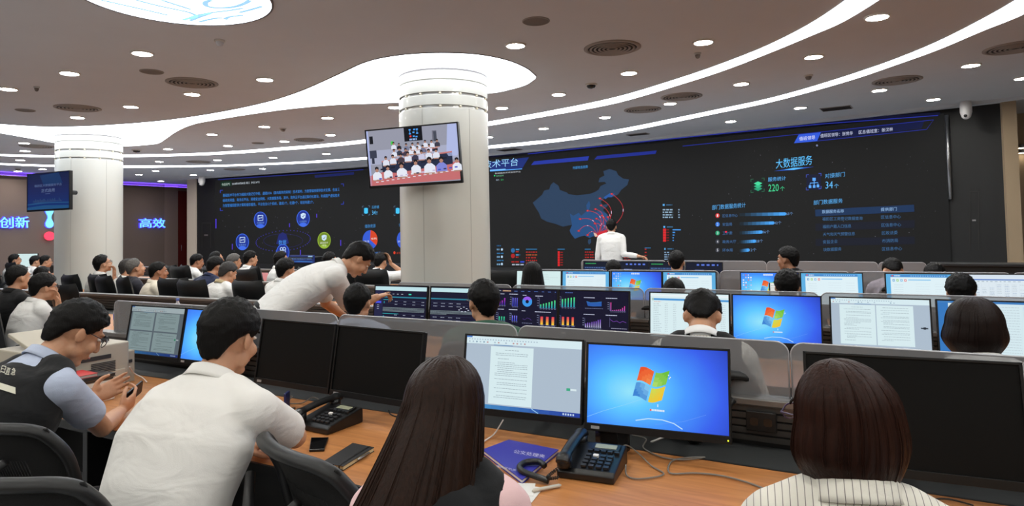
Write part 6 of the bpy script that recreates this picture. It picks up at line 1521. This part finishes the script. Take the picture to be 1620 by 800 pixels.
# ================================================================== THINGS ON THE DESKS
DZ = .741
M_PH = mat('phone_black', (20, 20, 21), .32, spec=.5); M_PHK = mat('phone_key', (40, 40, 42), .3); M_LCD = mat('phone_lcd', (150, 152, 128), .2); M_WPL = mat('white_plastic', (226, 224, 220), .4); M_CAB = mat('grey_cable', (120, 116, 110), .5); M_WCAB = mat('white_cable', (226, 214, 208), .45)
def curve_pts(pts, n=6):
    P = [Vector(p) for p in pts]; out = []
    for i in range(len(P)-1):
        a = P[max(i-1, 0)]; b = P[i]; c = P[i+1]; d = P[min(i+2, len(P)-1)]
        for k in range(n):
            t = k/n; out.append(.5*((2*b)+(c-a)*t+(2*a-5*b+4*c-d)*t*t+(3*b-a-3*c+d)*t**3))
    out.append(P[-1]); return out
def desk_phone(label, loc, rz):
    t = thing('desk_phone', label, 'telephone', loc, rz, 'black desk phones')
    # wedge base: local x right, y away from the user
    m = MB(); prof = [(-.105, 0), (.105, 0), (.105, .062), (.095, .068), (-.09, .034), (-.105, .024)]; n = len(prof)
    m.add([(-.10, y, z) for y, z in prof]+[(.10, y, z) for y, z in prof], [tuple(range(n)), tuple(range(2*n-1, n-1, -1))]+[(i, n+i, n+(i+1) % n, (i+1) % n) for i in range(n)], M_PH)
    m.build('base', parent=t, bevel=.008, bseg=3)
    sl = math.atan2(.034, .185); Mk = Matrix.Translation((0, 0, .052)) @ Matrix.Rotation(sl, 4, 'X')
    m = MB(); m.box((.035, .058, .003), (.10, .045, .006), M_PH, Mk); m.box((.035, .058, .0065), (.078, .028, .002), M_LCD, Mk); m.build('display', parent=t, bevel=.002)
    for r in range(5):
        for c in range(5 if r == 4 else 4):
            if r == 4: x, y, w, h = -.015+c*.024, .025, .018, .008
            else: x, y, w, h = -.012+c*.026, -.075+r*.023, .019, .014
            m = MB(); m.rbox((x, y, .004), (w, h, .008), .003, M_WPL if (r == 3 and c == 1) else M_PHK, Mk); m.build('key', parent=t)
    m = MB(); m.tube(curve_pts([(-.072, -.125, .062), (-.072, -.10, .074), (-.072, 0, .088), (-.072, .10, .092), (-.072, .125, .084)]), [(.024, .015)]*3+[(.025, .018)]*4+[(.021, .013)]*11+[(.025, .018)]*4+[(.024, .014)]*3, M_PH, 14, right=(1, 0, 0))
    m.tube([(-.072, -.1, .04), (-.072, -.1, .072)], .026, M_PH, 14); m.tube([(-.072, .1, .055), (-.072, .1, .085)], .026, M_PH, 14); m.build('handset', parent=t)
    m = MB(); P = []
    for k in range(70):
        f = k/69; P.append((-.085-.02*math.sin(f*PI)+.005*math.cos(k*1.6), -.13-.05*math.sin(f*PI)*1.0+.0*f, .012+.03*(1-f)+.005*math.sin(k*1.6)))
    m.tube(P, .002, M_PH, 5); m.build('coiled_cord', parent=t)
    return t
desk_phone('black desk phone beside the blue folder, in front of the black pen holder', (-.86, 2.16, DZ), R_(6))
desk_phone('black desk phone beside the elbow of the man in the white polo', (-2.10, 2.16, DZ), R_(-3))
desk_phone('black desk phone cut by the frame at the lower right corner', (.58, 2.40, DZ), R_(-10))
# cables on the near desk
def cable(label, pts, r, m, name='cable', extra=None):
    P = curve_pts(pts); o = Vector((P[0].x, P[0].y, DZ)); mb = MB(); mb.tube([p-o for p in P], r, m, 6); q = mb.build(name); q.location = o; return tag(q, label, 'cable', 'cables on the near desk')
dz = lambda px, py, h=.005: onz(px, py, DZ+h)
cable('grey cable wandering over the desk right of the phone towards the pinstriped blouse', [dz(1000, 688, .01), dz(1022, 694, .03), dz(1018, 708), dz(1045, 722), dz(1080, 727), dz(1115, 723), dz(1085, 724), dz(1062, 730), dz(1060, 748), dz(1100, 748), dz(1140, 752), dz(1180, 762), dz(1215, 775)], .003, M_CAB)
cable('grey cable looping from the back of the phone past the black pen holder', [dz(990, 735, .03), dz(992, 752), dz(1012, 757), dz(1050, 750), dz(1030, 736), dz(1008, 715, .02), dz(990, 704, .05), dz(975, 715, .04)], .0028, M_CAB)
cable('white cable rising from the desk beside the long brown hair', [dz(757, 711), dz(766, 698), dz(782, 686, .01), dz(796, 664, .04)], .0032, M_WCAB)
cable('grey cable behind the desk phone of the man in the white polo', [dz(450, 628), dz(463, 627, .02), dz(452, 637), dz(478, 637), dz(495, 628, .03), dz(512, 636, .02), dz(530, 641)], .0026, M_CAB)
cable('thin white stylus wire lying behind the near blue monitor', [dz(1030, 699, .01), dz(1048, 692, .02), dz(1064, 685, .03)], .004, M_WPL)
cable('dark cable under the switched off black monitor by the long hair', [dz(615, 648, .02), dz(618, 655, .005), dz(630, 658, .005), dz(634, 645, .03)], .003, M_PH)
cable('white cable under the monitor with four document pages', [dz(205, 580, .12), dz(212, 590, .05), dz(225, 597, .02), dz(232, 604)], .0035, M_WCAB)
cable('dark wire on the desk between the bob and the corner phone', [dz(1450, 792), dz(1470, 790), dz(1500, 789), dz(1540, 799)], .0025, M_PH)
# pen holder cube
p = onz(967, 716, DZ); t = thing('pen_holder', 'black glossy cube shaped pen holder behind the right desk phone', 'pen holder', (p.x, p.y+.02, DZ), R_(-10))
m = MB(); w = .095; h = .1
m.box((0, -w/2+.003, h/2), (w, .006, h), M_DARKG); m.box((0, w/2-.003, h/2), (w, .006, h), M_DARKG); m.box((-w/2+.003, 0, h/2), (.006, w-.012, h), M_DARKG); m.box((w/2-.003, 0, h/2), (.006, w-.012, h), M_DARKG); m.box((0, 0, .003), (w-.01, w-.01, .006), M_DARKG); m.build('box', parent=t)
m = MB(); m.box((0, 0, h*.8), (w-.013, w-.013, .004), M_PH); m.build('inner_tray', parent=t)
# blue folder
a, b, c, d = [onz(*q, DZ) for q in ((763, 717), (805, 701), (884, 717), (826, 766))]
cen = (a+b+c+d)/4; t = thing('folder', 'royal blue folder with white lettering on the near desk', 'folder', (cen.x, cen.y, DZ)); L = [Vector((q.x-cen.x, q.y-cen.y, 0)) for q in (a, d, c, b)]
M_BLUEF = mat('royal_blue_cover', (52, 52, 158), .45, var=(8, .08))
m = MB(); m.prism([(q.x, q.y) for q in L], 0, .004, M_BLUEF); m.prism([(q.x*.985, q.y*.985) for q in L], .004, .012, mat('paper_block', (230, 228, 220), .8)); m.build('back_cover', parent=t)
m = MB(); m.prism([(q.x, q.y) for q in L], .012, .0155, M_BLUEF); cv = m.build('front_cover', parent=t, bevel=.001)
def onf(px, py): q = onz(px, py, DZ+.0162); return Vector((q.x-cen.x, q.y-cen.y, .0162))
mb = MB(); M_WINK = mat('white_print', (200, 200, 226), .6)
put_text(mb, '公文处理夹', M_WINK, lambda fx, fy: onf(812+(861-812)*fx+2*fy, 716+(724.5-716)*fx-5.5*fy)); put_text(mb, '福田区机关', M_WINK, lambda fx, fy: onf(784+(816-784)*fx+1*fy, 738+(745-738)*fx-3*fy)); mb.build('cover_lettering', parent=cv)
# black curved phone rest
t = tag(None or (lambda mb: (mb.tube([v-onz(850, 752, DZ) for v in curve_pts([dz(861, 736, .03), dz(852, 730, .03), dz(832, 731, .028), dz(822, 738, .026), dz(828, 746, .024), dz(850, 754, .018), dz(868, 760, .012)])], [(.011, .011)]*37, M_PH, 10), mb.build('headset_hook'))[1])(MB()), 'black hook shaped rest lying over the corner of the blue folder', 'hook'); t.location = onz(850, 752, DZ)
# white papers and stylus
p = onz(846, 776, DZ); t = thing('paper_sheet', 'white paper sheets under the white stylus beside the pink sleeve', 'paper', (p.x, p.y, DZ), R_(8)); m = MB(); m.box((-.06, -.03, .0008), (.16, .12, .0016), M_WPL); m.build('lower_sheet', parent=t); m = MB(); m.box((-.075, -.015, .0024), (.15, .1, .0014), M_WPL, rz=.25); m.build('upper_sheet', parent=t)
a = onz(842, 776, DZ+.008); b = onz(888, 767, DZ+.007); mb = MB(); mb.tube([Vector((0, 0, 0)), (b-a)*.05, (b-a)*.93, b-a], [.003, .006, .006, .002], mat('stylus_grey', (196, 192, 180), .4), 12); o = mb.build('stylus'); o.location = a; tag(o, 'pale grey stylus lying on white paper beside the pink sleeve', 'pen')
# notebook, smartphone, tablet edge near the polo man
def slab(name, label, cat, q, th, mcov, mpag=None, band=False, pen=False):
    V = [onz(*p, DZ+th) for p in q]; c = sum(V, Vector())/4; t = thing(name, label, cat, (c.x, c.y, DZ)); L = [(v.x-c.x, v.y-c.y) for v in V]
    if mpag:
        m = MB(); m.prism(L, 0, .002, mcov); m.prism(L, th-.002, th, mcov); m.build('cover', parent=t); m = MB(); m.prism([(x*.975, y*.975) for x, y in L], .002, th-.002, mpag); m.build('pages', parent=t)
    else: m = MB(); m.prism(L, 0, th, mcov); m.build('case', parent=t, bevel=.002)
    return t, L
t, L = slab('notebook', 'black notebook with an elastic band lying left of the long brown hair', 'notebook', [(509, 731), (543, 737), (592, 707), (558, 700)], .016, mat('black_cover', (24, 24, 26), .6), mat('cream_page', (206, 192, 150), .8))
m = MB(); A = [Vector((*q, 0)) for q in L]; u = (A[1]-A[0])*.78; e1 = A[0]+u; e2 = A[3]+(A[2]-A[3])*.78; w = (A[1]-A[0]).normalized()*.006
m.add([(*(e1*1.006).xy, .001), (*(e1*1.006+w).xy, .001), (*(e1*1.006+w).xy, .0168), (*(e1*1.006).xy, .0168), (*(e2+w).xy, .0168), (*e2.xy, .0168)], [(0, 1, 2, 3), (3, 2, 4, 5)], M_PH); m.build('elastic_band', parent=t)
a = onz(566, 727, DZ+.012); b = onz(584, 716, DZ+.012); mb = MB(); mb.tube([Vector((0, 0, 0)), (b-a)*.3, b-a], [.003, .0045, .0045], M_STEEL, 10); o = mb.build('pen'); o.location = a; tag(o, 'silver pen beside the black notebook next to the long brown hair', 'pen')
t, L = slab('smartphone', 'dark smartphone lying on the desk between phone and notebook', 'phone', [(489, 711), (513, 710), (520, 691), (492, 691.5)], .009, M_PH); m = MB(); m.prism([(x*.92, y*.92) for x, y in L], .009, .0096, mat('phone_glass', (10, 10, 12), .06, spec=.8)); m.build('screen', parent=t)
p = onz(454, 650, DZ); t = thing('phone_stand', 'small dark blue device standing behind the elbow of the polo man', 'device', (p.x, p.y, DZ), R_(30)); m = MB(); m.box((0, 0, .045), (.012, .06, .09), mat('navy_plastic', (30, 40, 90), .35)); m.build('panel', parent=t, bevel=.003); m = MB(); m.box((0, 0, .004), (.06, .07, .008), M_PH); m.build('foot', parent=t)
# socket plate on the near console back panel
mb = MB(); p = ony(1205, 665, 2.676); t = thing('socket_plate', 'black socket plate on the slatted panel left of the brown bob', 'socket', (p.x, 2.672, p.z)); m = MB(); m.box((0, -.008, 0), (.11, .016, .075), M_BLACKP); m.build('plate', parent=t, bevel=.003)
for x in (-.025, .025): m = MB(); m.rbox((0, 0, 0), (.03, .03, .004), .008, M_DARKG, Matrix.Translation((x, -.017, 0)) @ Matrix.Rotation(PI/2, 4, 'X')); m.build('socket', parent=t)
# ------------------------------------------------------------------ printer corner
M_PRN = mat('printer_beige', (176, 168, 152), .5); M_PRD = mat('printer_dark', (48, 46, 44), .5)
t = thing('printer', 'beige laser printer on the desk beside the man in the black vest', 'printer', (-3.95, 2.02, DZ), R_(90))
m = MB(); m.rbox((0, 0, .135), (.46, .46, .23), .02, M_PRN); m.box((0, 0, .008), (.44, .44, .016), M_PRD); m.build('body', parent=t, bevel=.008)
m = MB(); m.box((.0, -.2325, .185), (.24, .006, .022), M_PRD); m.build('output_slot', parent=t)
m = MB()
for k in range(7): m.box((.08, -.2325, .10+k*.009), (.13, .005, .004), M_PRD)
m.build('vent', parent=t)
m = MB(); m.box((-.13, -.2325, .12), (.12, .004, .05), mat('printer_label', (168, 160, 178), .5)); m.build('label_plate', parent=t)
m = MB(); m.box((0, -.232, .06), (.4, .006, .085), mat('printer_beige_dark', (190, 182, 166), .5)); m.build('paper_drawer', parent=t, bevel=.003)
Mt = Matrix.Translation((0, .06, .255)) @ Matrix.Rotation(.28, 4, 'X'); m = MB(); m.box((0, 0, .025), (.38, .3, .02), M_PRN, Mt); m.build('paper_tray', parent=t, bevel=.004); m = MB(); m.box((0, -.10, .262), (.36, .02, .03), M_PRD); m.build('tray_hinge', parent=t)
m = MB(); m.box((.27, .0, .09), (.07, .3, .18), M_PRN); m.box((.27, -.152, .12), (.04, .005, .018), M_PRD); m.build('side_unit', parent=t, bevel=.006)
for k, (z0, h, dx, lab) in enumerate(((0, .052, 0, 'white paper ream box, the lower one in front of the beige printer'), (.053, .052, .01, 'white paper ream box, the upper one in front of the beige printer'))):
    t = thing('paper_box', lab, 'box', (-3.58, 1.86, DZ+z0), R_(90), 'white paper boxes'); m = MB(); m.box((dx, 0, h/2), (.33, .2, h), mat('ream_paper', (222, 216, 204), .7)); m.build('carton', parent=t, bevel=.004); m = MB(); m.box((dx, -.101, h/2), (.3, .002, .004), mat('carton_seam', (180, 172, 158), .7)); m.build('seam', parent=t)
z = DZ+.106
for nm, lab, h, col, sx, dx in (('file_folder', 'brown file on the paper boxes under a black folder', .012, (122, 92, 66), (.32, .2), 0), ('file_folder', 'black file under the red book in front of the printer', .016, (24, 24, 26), (.30, .2), .02), ('book', 'red book on the stack of files before the beige printer', .016, (186, 34, 36), (.24, .16), -.03)):
    t = thing(nm, lab, 'book' if nm == 'book' else 'folder', (-3.58, 1.86+dx, z), R_(90+dx*120)); m = MB(); m.box((0, 0, .001), (*sx, .002), mat('cover_%d' % col[0], col, .45)); m.box((0, 0, h-.001), (*sx, .002), mat('cover_%d' % col[0], col, .45)); m.build('cover', parent=t); m = MB(); m.box((0, 0, h/2), (sx[0]*.98, sx[1]*.97, h-.004), mat('page_grey', (196, 190, 182), .8) if nm == 'book' else mat('page_dark', (60, 54, 48), .8)); m.build('pages', parent=t); z += h
# phone held by the man in the vest
e_, w_, d_, n_, c_, q_ = vman['W']['R']; d_ = (vman['Rz'] @ d_).normalized(); n_ = vman['Rz'] @ n_; n_ = (n_-d_*n_.dot(d_)).normalized(); hpos = vman['loc']+vman['Rz'] @ w_+d_*.125+n_*.028; x_ = d_.cross(n_)
Mp = Matrix(((x_.x, d_.x, n_.x, hpos.x), (x_.y, d_.y, n_.y, hpos.y), (x_.z, d_.z, n_.z, hpos.z), (0, 0, 0, 1)))
t = thing('smartphone', 'dark smartphone held in both hands of the man in the black vest', 'phone', M=Mp); m = MB(); m.rbox((0, 0, 0), (.072, .148, .009), .01, M_PH); m.build('case', parent=t, bevel=.002); m = MB(); m.rbox((0, 0, .005), (.066, .138, .001), .008, mat('phone_glass', (10, 10, 12), .06, spec=.8)); m.build('screen', parent=t)
# bottles and cups
M_PET = mat('clear_bottle', (196, 204, 214), .12, spec=.6); M_CAPB = mat('blue_cap', (88, 122, 206), .4); M_LBLB = mat('bottle_label', (62, 84, 178), .5)
def pet():
    m = bpy.data.materials.new('clear_plastic'); m.use_nodes = True; nt = m.node_tree; b = nt.nodes['Principled BSDF']; b.inputs['Base Color'].default_value = (.8, .84, .9, 1); b.inputs['Roughness'].default_value = .08; b.inputs['Alpha'].default_value = .45; return m
M_PETC = pet()
def bottle(label, px, py, capc=M_CAPB, lbl=M_LBLB, z=DZ):
    p = onz(px, py, z); t = thing('water_bottle', label, 'bottle', (p.x, p.y, z), 0, 'small water bottles')
    m = MB(); m.lathe([(0, 0), (.028, .0), (.031, .006), (.031, .06), (.029, .066), (.031, .072), (.031, .12), (.026, .15), (.014, .175), (.0125, .19), (0, .19)], M_PETC, 20); m.build('bottle_body', parent=t)
    m = MB(); m.lathe([(.0315, .06), (.0315, .115)], lbl, 20); m.build('bottle_label', parent=t)
    m = MB(); m.lathe([(.0, .21), (.0145, .21), (.016, .206), (.016, .186), (0, .186)], capc, 16); m.build('bottle_cap', parent=t)
bottle('water bottle with blue cap on the second desk left of the document monitor', 185, 515); bottle('water bottle with blue cap in front of the man covering his mouth', 87, 480); bottle('water bottle with blue cap behind the acrylic screen above the document monitor', 281, 505)
p = onz(822, 530, DZ); bottle('clear bottle with white cap standing before the dark dashboards', 822, 530, mat('white_cap', (226, 226, 226), .4), mat('clear_label', (150, 152, 156), .3))
p = onz(992, 526, DZ); t = thing('cup', 'grey paper cup at the right end of the dark dashboards', 'cup', (p.x, p.y, DZ)); m = MB(); m.lathe([(0, .002), (.026, 0), (.036, .11), (.034, .11), (.025, .006), (0, .006)], mat('cup_grey', (150, 142, 134), .5), 24); m.build('cup_wall', parent=t); m = MB(); m.lathe([(.036, .108), (.038, .111), (.036, .114), (.034, .111)], mat('cup_grey', (150, 142, 134), .5), 24); m.build('rim', parent=t)
p = onz(1006, 526, DZ); t = thing('small_box', 'small pale box beside the grey paper cup', 'box', (p.x, p.y, DZ)); m = MB(); m.box((0, 0, .03), (.05, .04, .06), M_WPL); m.build('carton', parent=t, bevel=.003); m = MB(); m.box((0, 0, .061), (.052, .042, .004), M_WPL); m.build('lid', parent=t)
# third row: blue box with a white tissue
p = ony(812, 462, 5.9); t = thing('tissue_box', 'blue box with a white tissue beside the long straight black hair', 'box', (p.x, p.y, p.z if p.z > .9 else .95), 0)
t.location = (p.x, 5.95, DZ); m = MB(); m.box((.08, 0, .09), (.22, .14, .18), mat('blue_box', (44, 58, 150), .5)); m.build('carton', parent=t, bevel=.004); m = MB(); m.ell((-.08, -.02, .10), (.10, .06, .05), M_WPL, rot=Matrix.Rotation(.2, 3, 'Z')); m.ell((-.04, -.03, .145), (.07, .04, .03), M_WPL); m.ell((-.13, 0, .06), (.05, .05, .06), M_WPL); o = m.build('tissue', parent=t); remesh(o, .008, 4)
# lectern with a lit sign
a = ony(459, 403.5, 10.2); b = ony(497, 402, 10.2); t = thing('lectern', 'lectern with a dark blue lit sign in front of the left screen', 'lectern', ((a.x+b.x)/2, 10.2, 0)); w = (b-a).length; hz = a.z
m = MB(); m.box((0, .16, hz*.47), (w*.75, .28, hz*.94), M_BLACKP); m.build('stand', parent=t, bevel=.01); m = MB(); m.box((0, .17, hz*.95), (w*.95, .4, .03), M_BLACKP); m.build('top', parent=t, bevel=.005); m = MB(); m.box((0, 0, hz-.08), (w, .04, .17), mat('lit_navy_sign', (16, 24, 60), .4, emit=(22, 36, 86), es=1)); sg = m.build('sign_panel', parent=t, bevel=.006)
mb = MB(); put_text(mb, '福田区大数据服务平台启用', glow((150, 190, 235)), lambda fx, fy: Vector((-w*.42+w*.84*fx, -.0225, hz-.085+.035*fy))); mb.add([(-w*.46, -.0218, hz-.14), (w*.46, -.0218, hz-.145), (w*.46, -.0218, hz-.13), (-w*.1, -.0218, hz-.12)], [(0, 1, 2, 3)], glow((60, 120, 200))); mb.add([(w*.28, -.0218, hz-.035), (w*.46, -.0218, hz-.035), (w*.46, -.0218, hz-.012), (w*.28, -.0218, hz-.012)], [(0, 1, 2, 3)], glow((150, 190, 220))); mb.build('sign_lettering', parent=sg)
# name cards and papers on the conference desks
for px, py, y, col, lab in ((297, 445, 5.5, (216, 150, 150), 'pink paper on the conference desk between the leather chairs'), (262, 442, 5.5, (150, 140, 220), 'lilac lit tablet at the edge of the conference desk'), (417, 436, 7.6, (226, 160, 168), 'pink paper on the far desk before the upright man')):
    p = ony(px, py, y); t = thing('paper_sheet', lab, 'paper', (p.x, y, DZ)); m = MB(); m.box((0, 0, .11), (.2, .008, .14), mat('paper_%d' % col[1], col, .7)); m.build('card', parent=t); m = MB(); m.box((0, .02, .02), (.2, .07, .04), M_BLACKP); m.build('card_holder', parent=t)
# vest lettering: printed on the cloth of the back, found by looking up where the cloth lies
bpy.context.view_layer.update(); _dg = bpy.context.evaluated_depsgraph_get()
def on_cloth(px, py, lift=.004):
    ok, loc, nor, idx, ob, mx = SC.ray_cast(_dg, CAM, ray(px, py).normalized())
    if not ok: return None
    return loc+nor*lift
org = vman['loc']; iv = Matrix.Rotation(-vman['yaw'], 3, 'Z'); mb = MB(); M_VP = mat('vest_print', (206, 204, 188), .7)
def vq(fn):
    def g(fx, fy):
        h = on_cloth(*fn(fx, fy))
        if h is None: h = onz(*fn(fx, fy), .95)
        return iv @ (h-org)
    return g
for ch, x, y in (('日', 1, 590), ('直', 8.5, 592.5), ('急', 17, 593.5)): put_text(mb, ch, M_VP, vq(lambda fx, fy, x=x, y=y: (x+6.6*fx+3*fy, y+1.5*fx-11*fy)))
n = 6; vs = []
for i in range(n+1):
    for j in range(3): vs.append(vq(lambda fx, fy: (0+25*fx, 605.5+8*fx+10.5*fy-0))(i/n, j/2))
mb.add(vs, [(i*3+j, i*3+j+1, i*3+j+4, i*3+j+3) for i in range(n) for j in range(2)], M_VP)
mb.build('back_print', parent=[c for c in vman['root'].children if c.name.startswith('vest')][0])
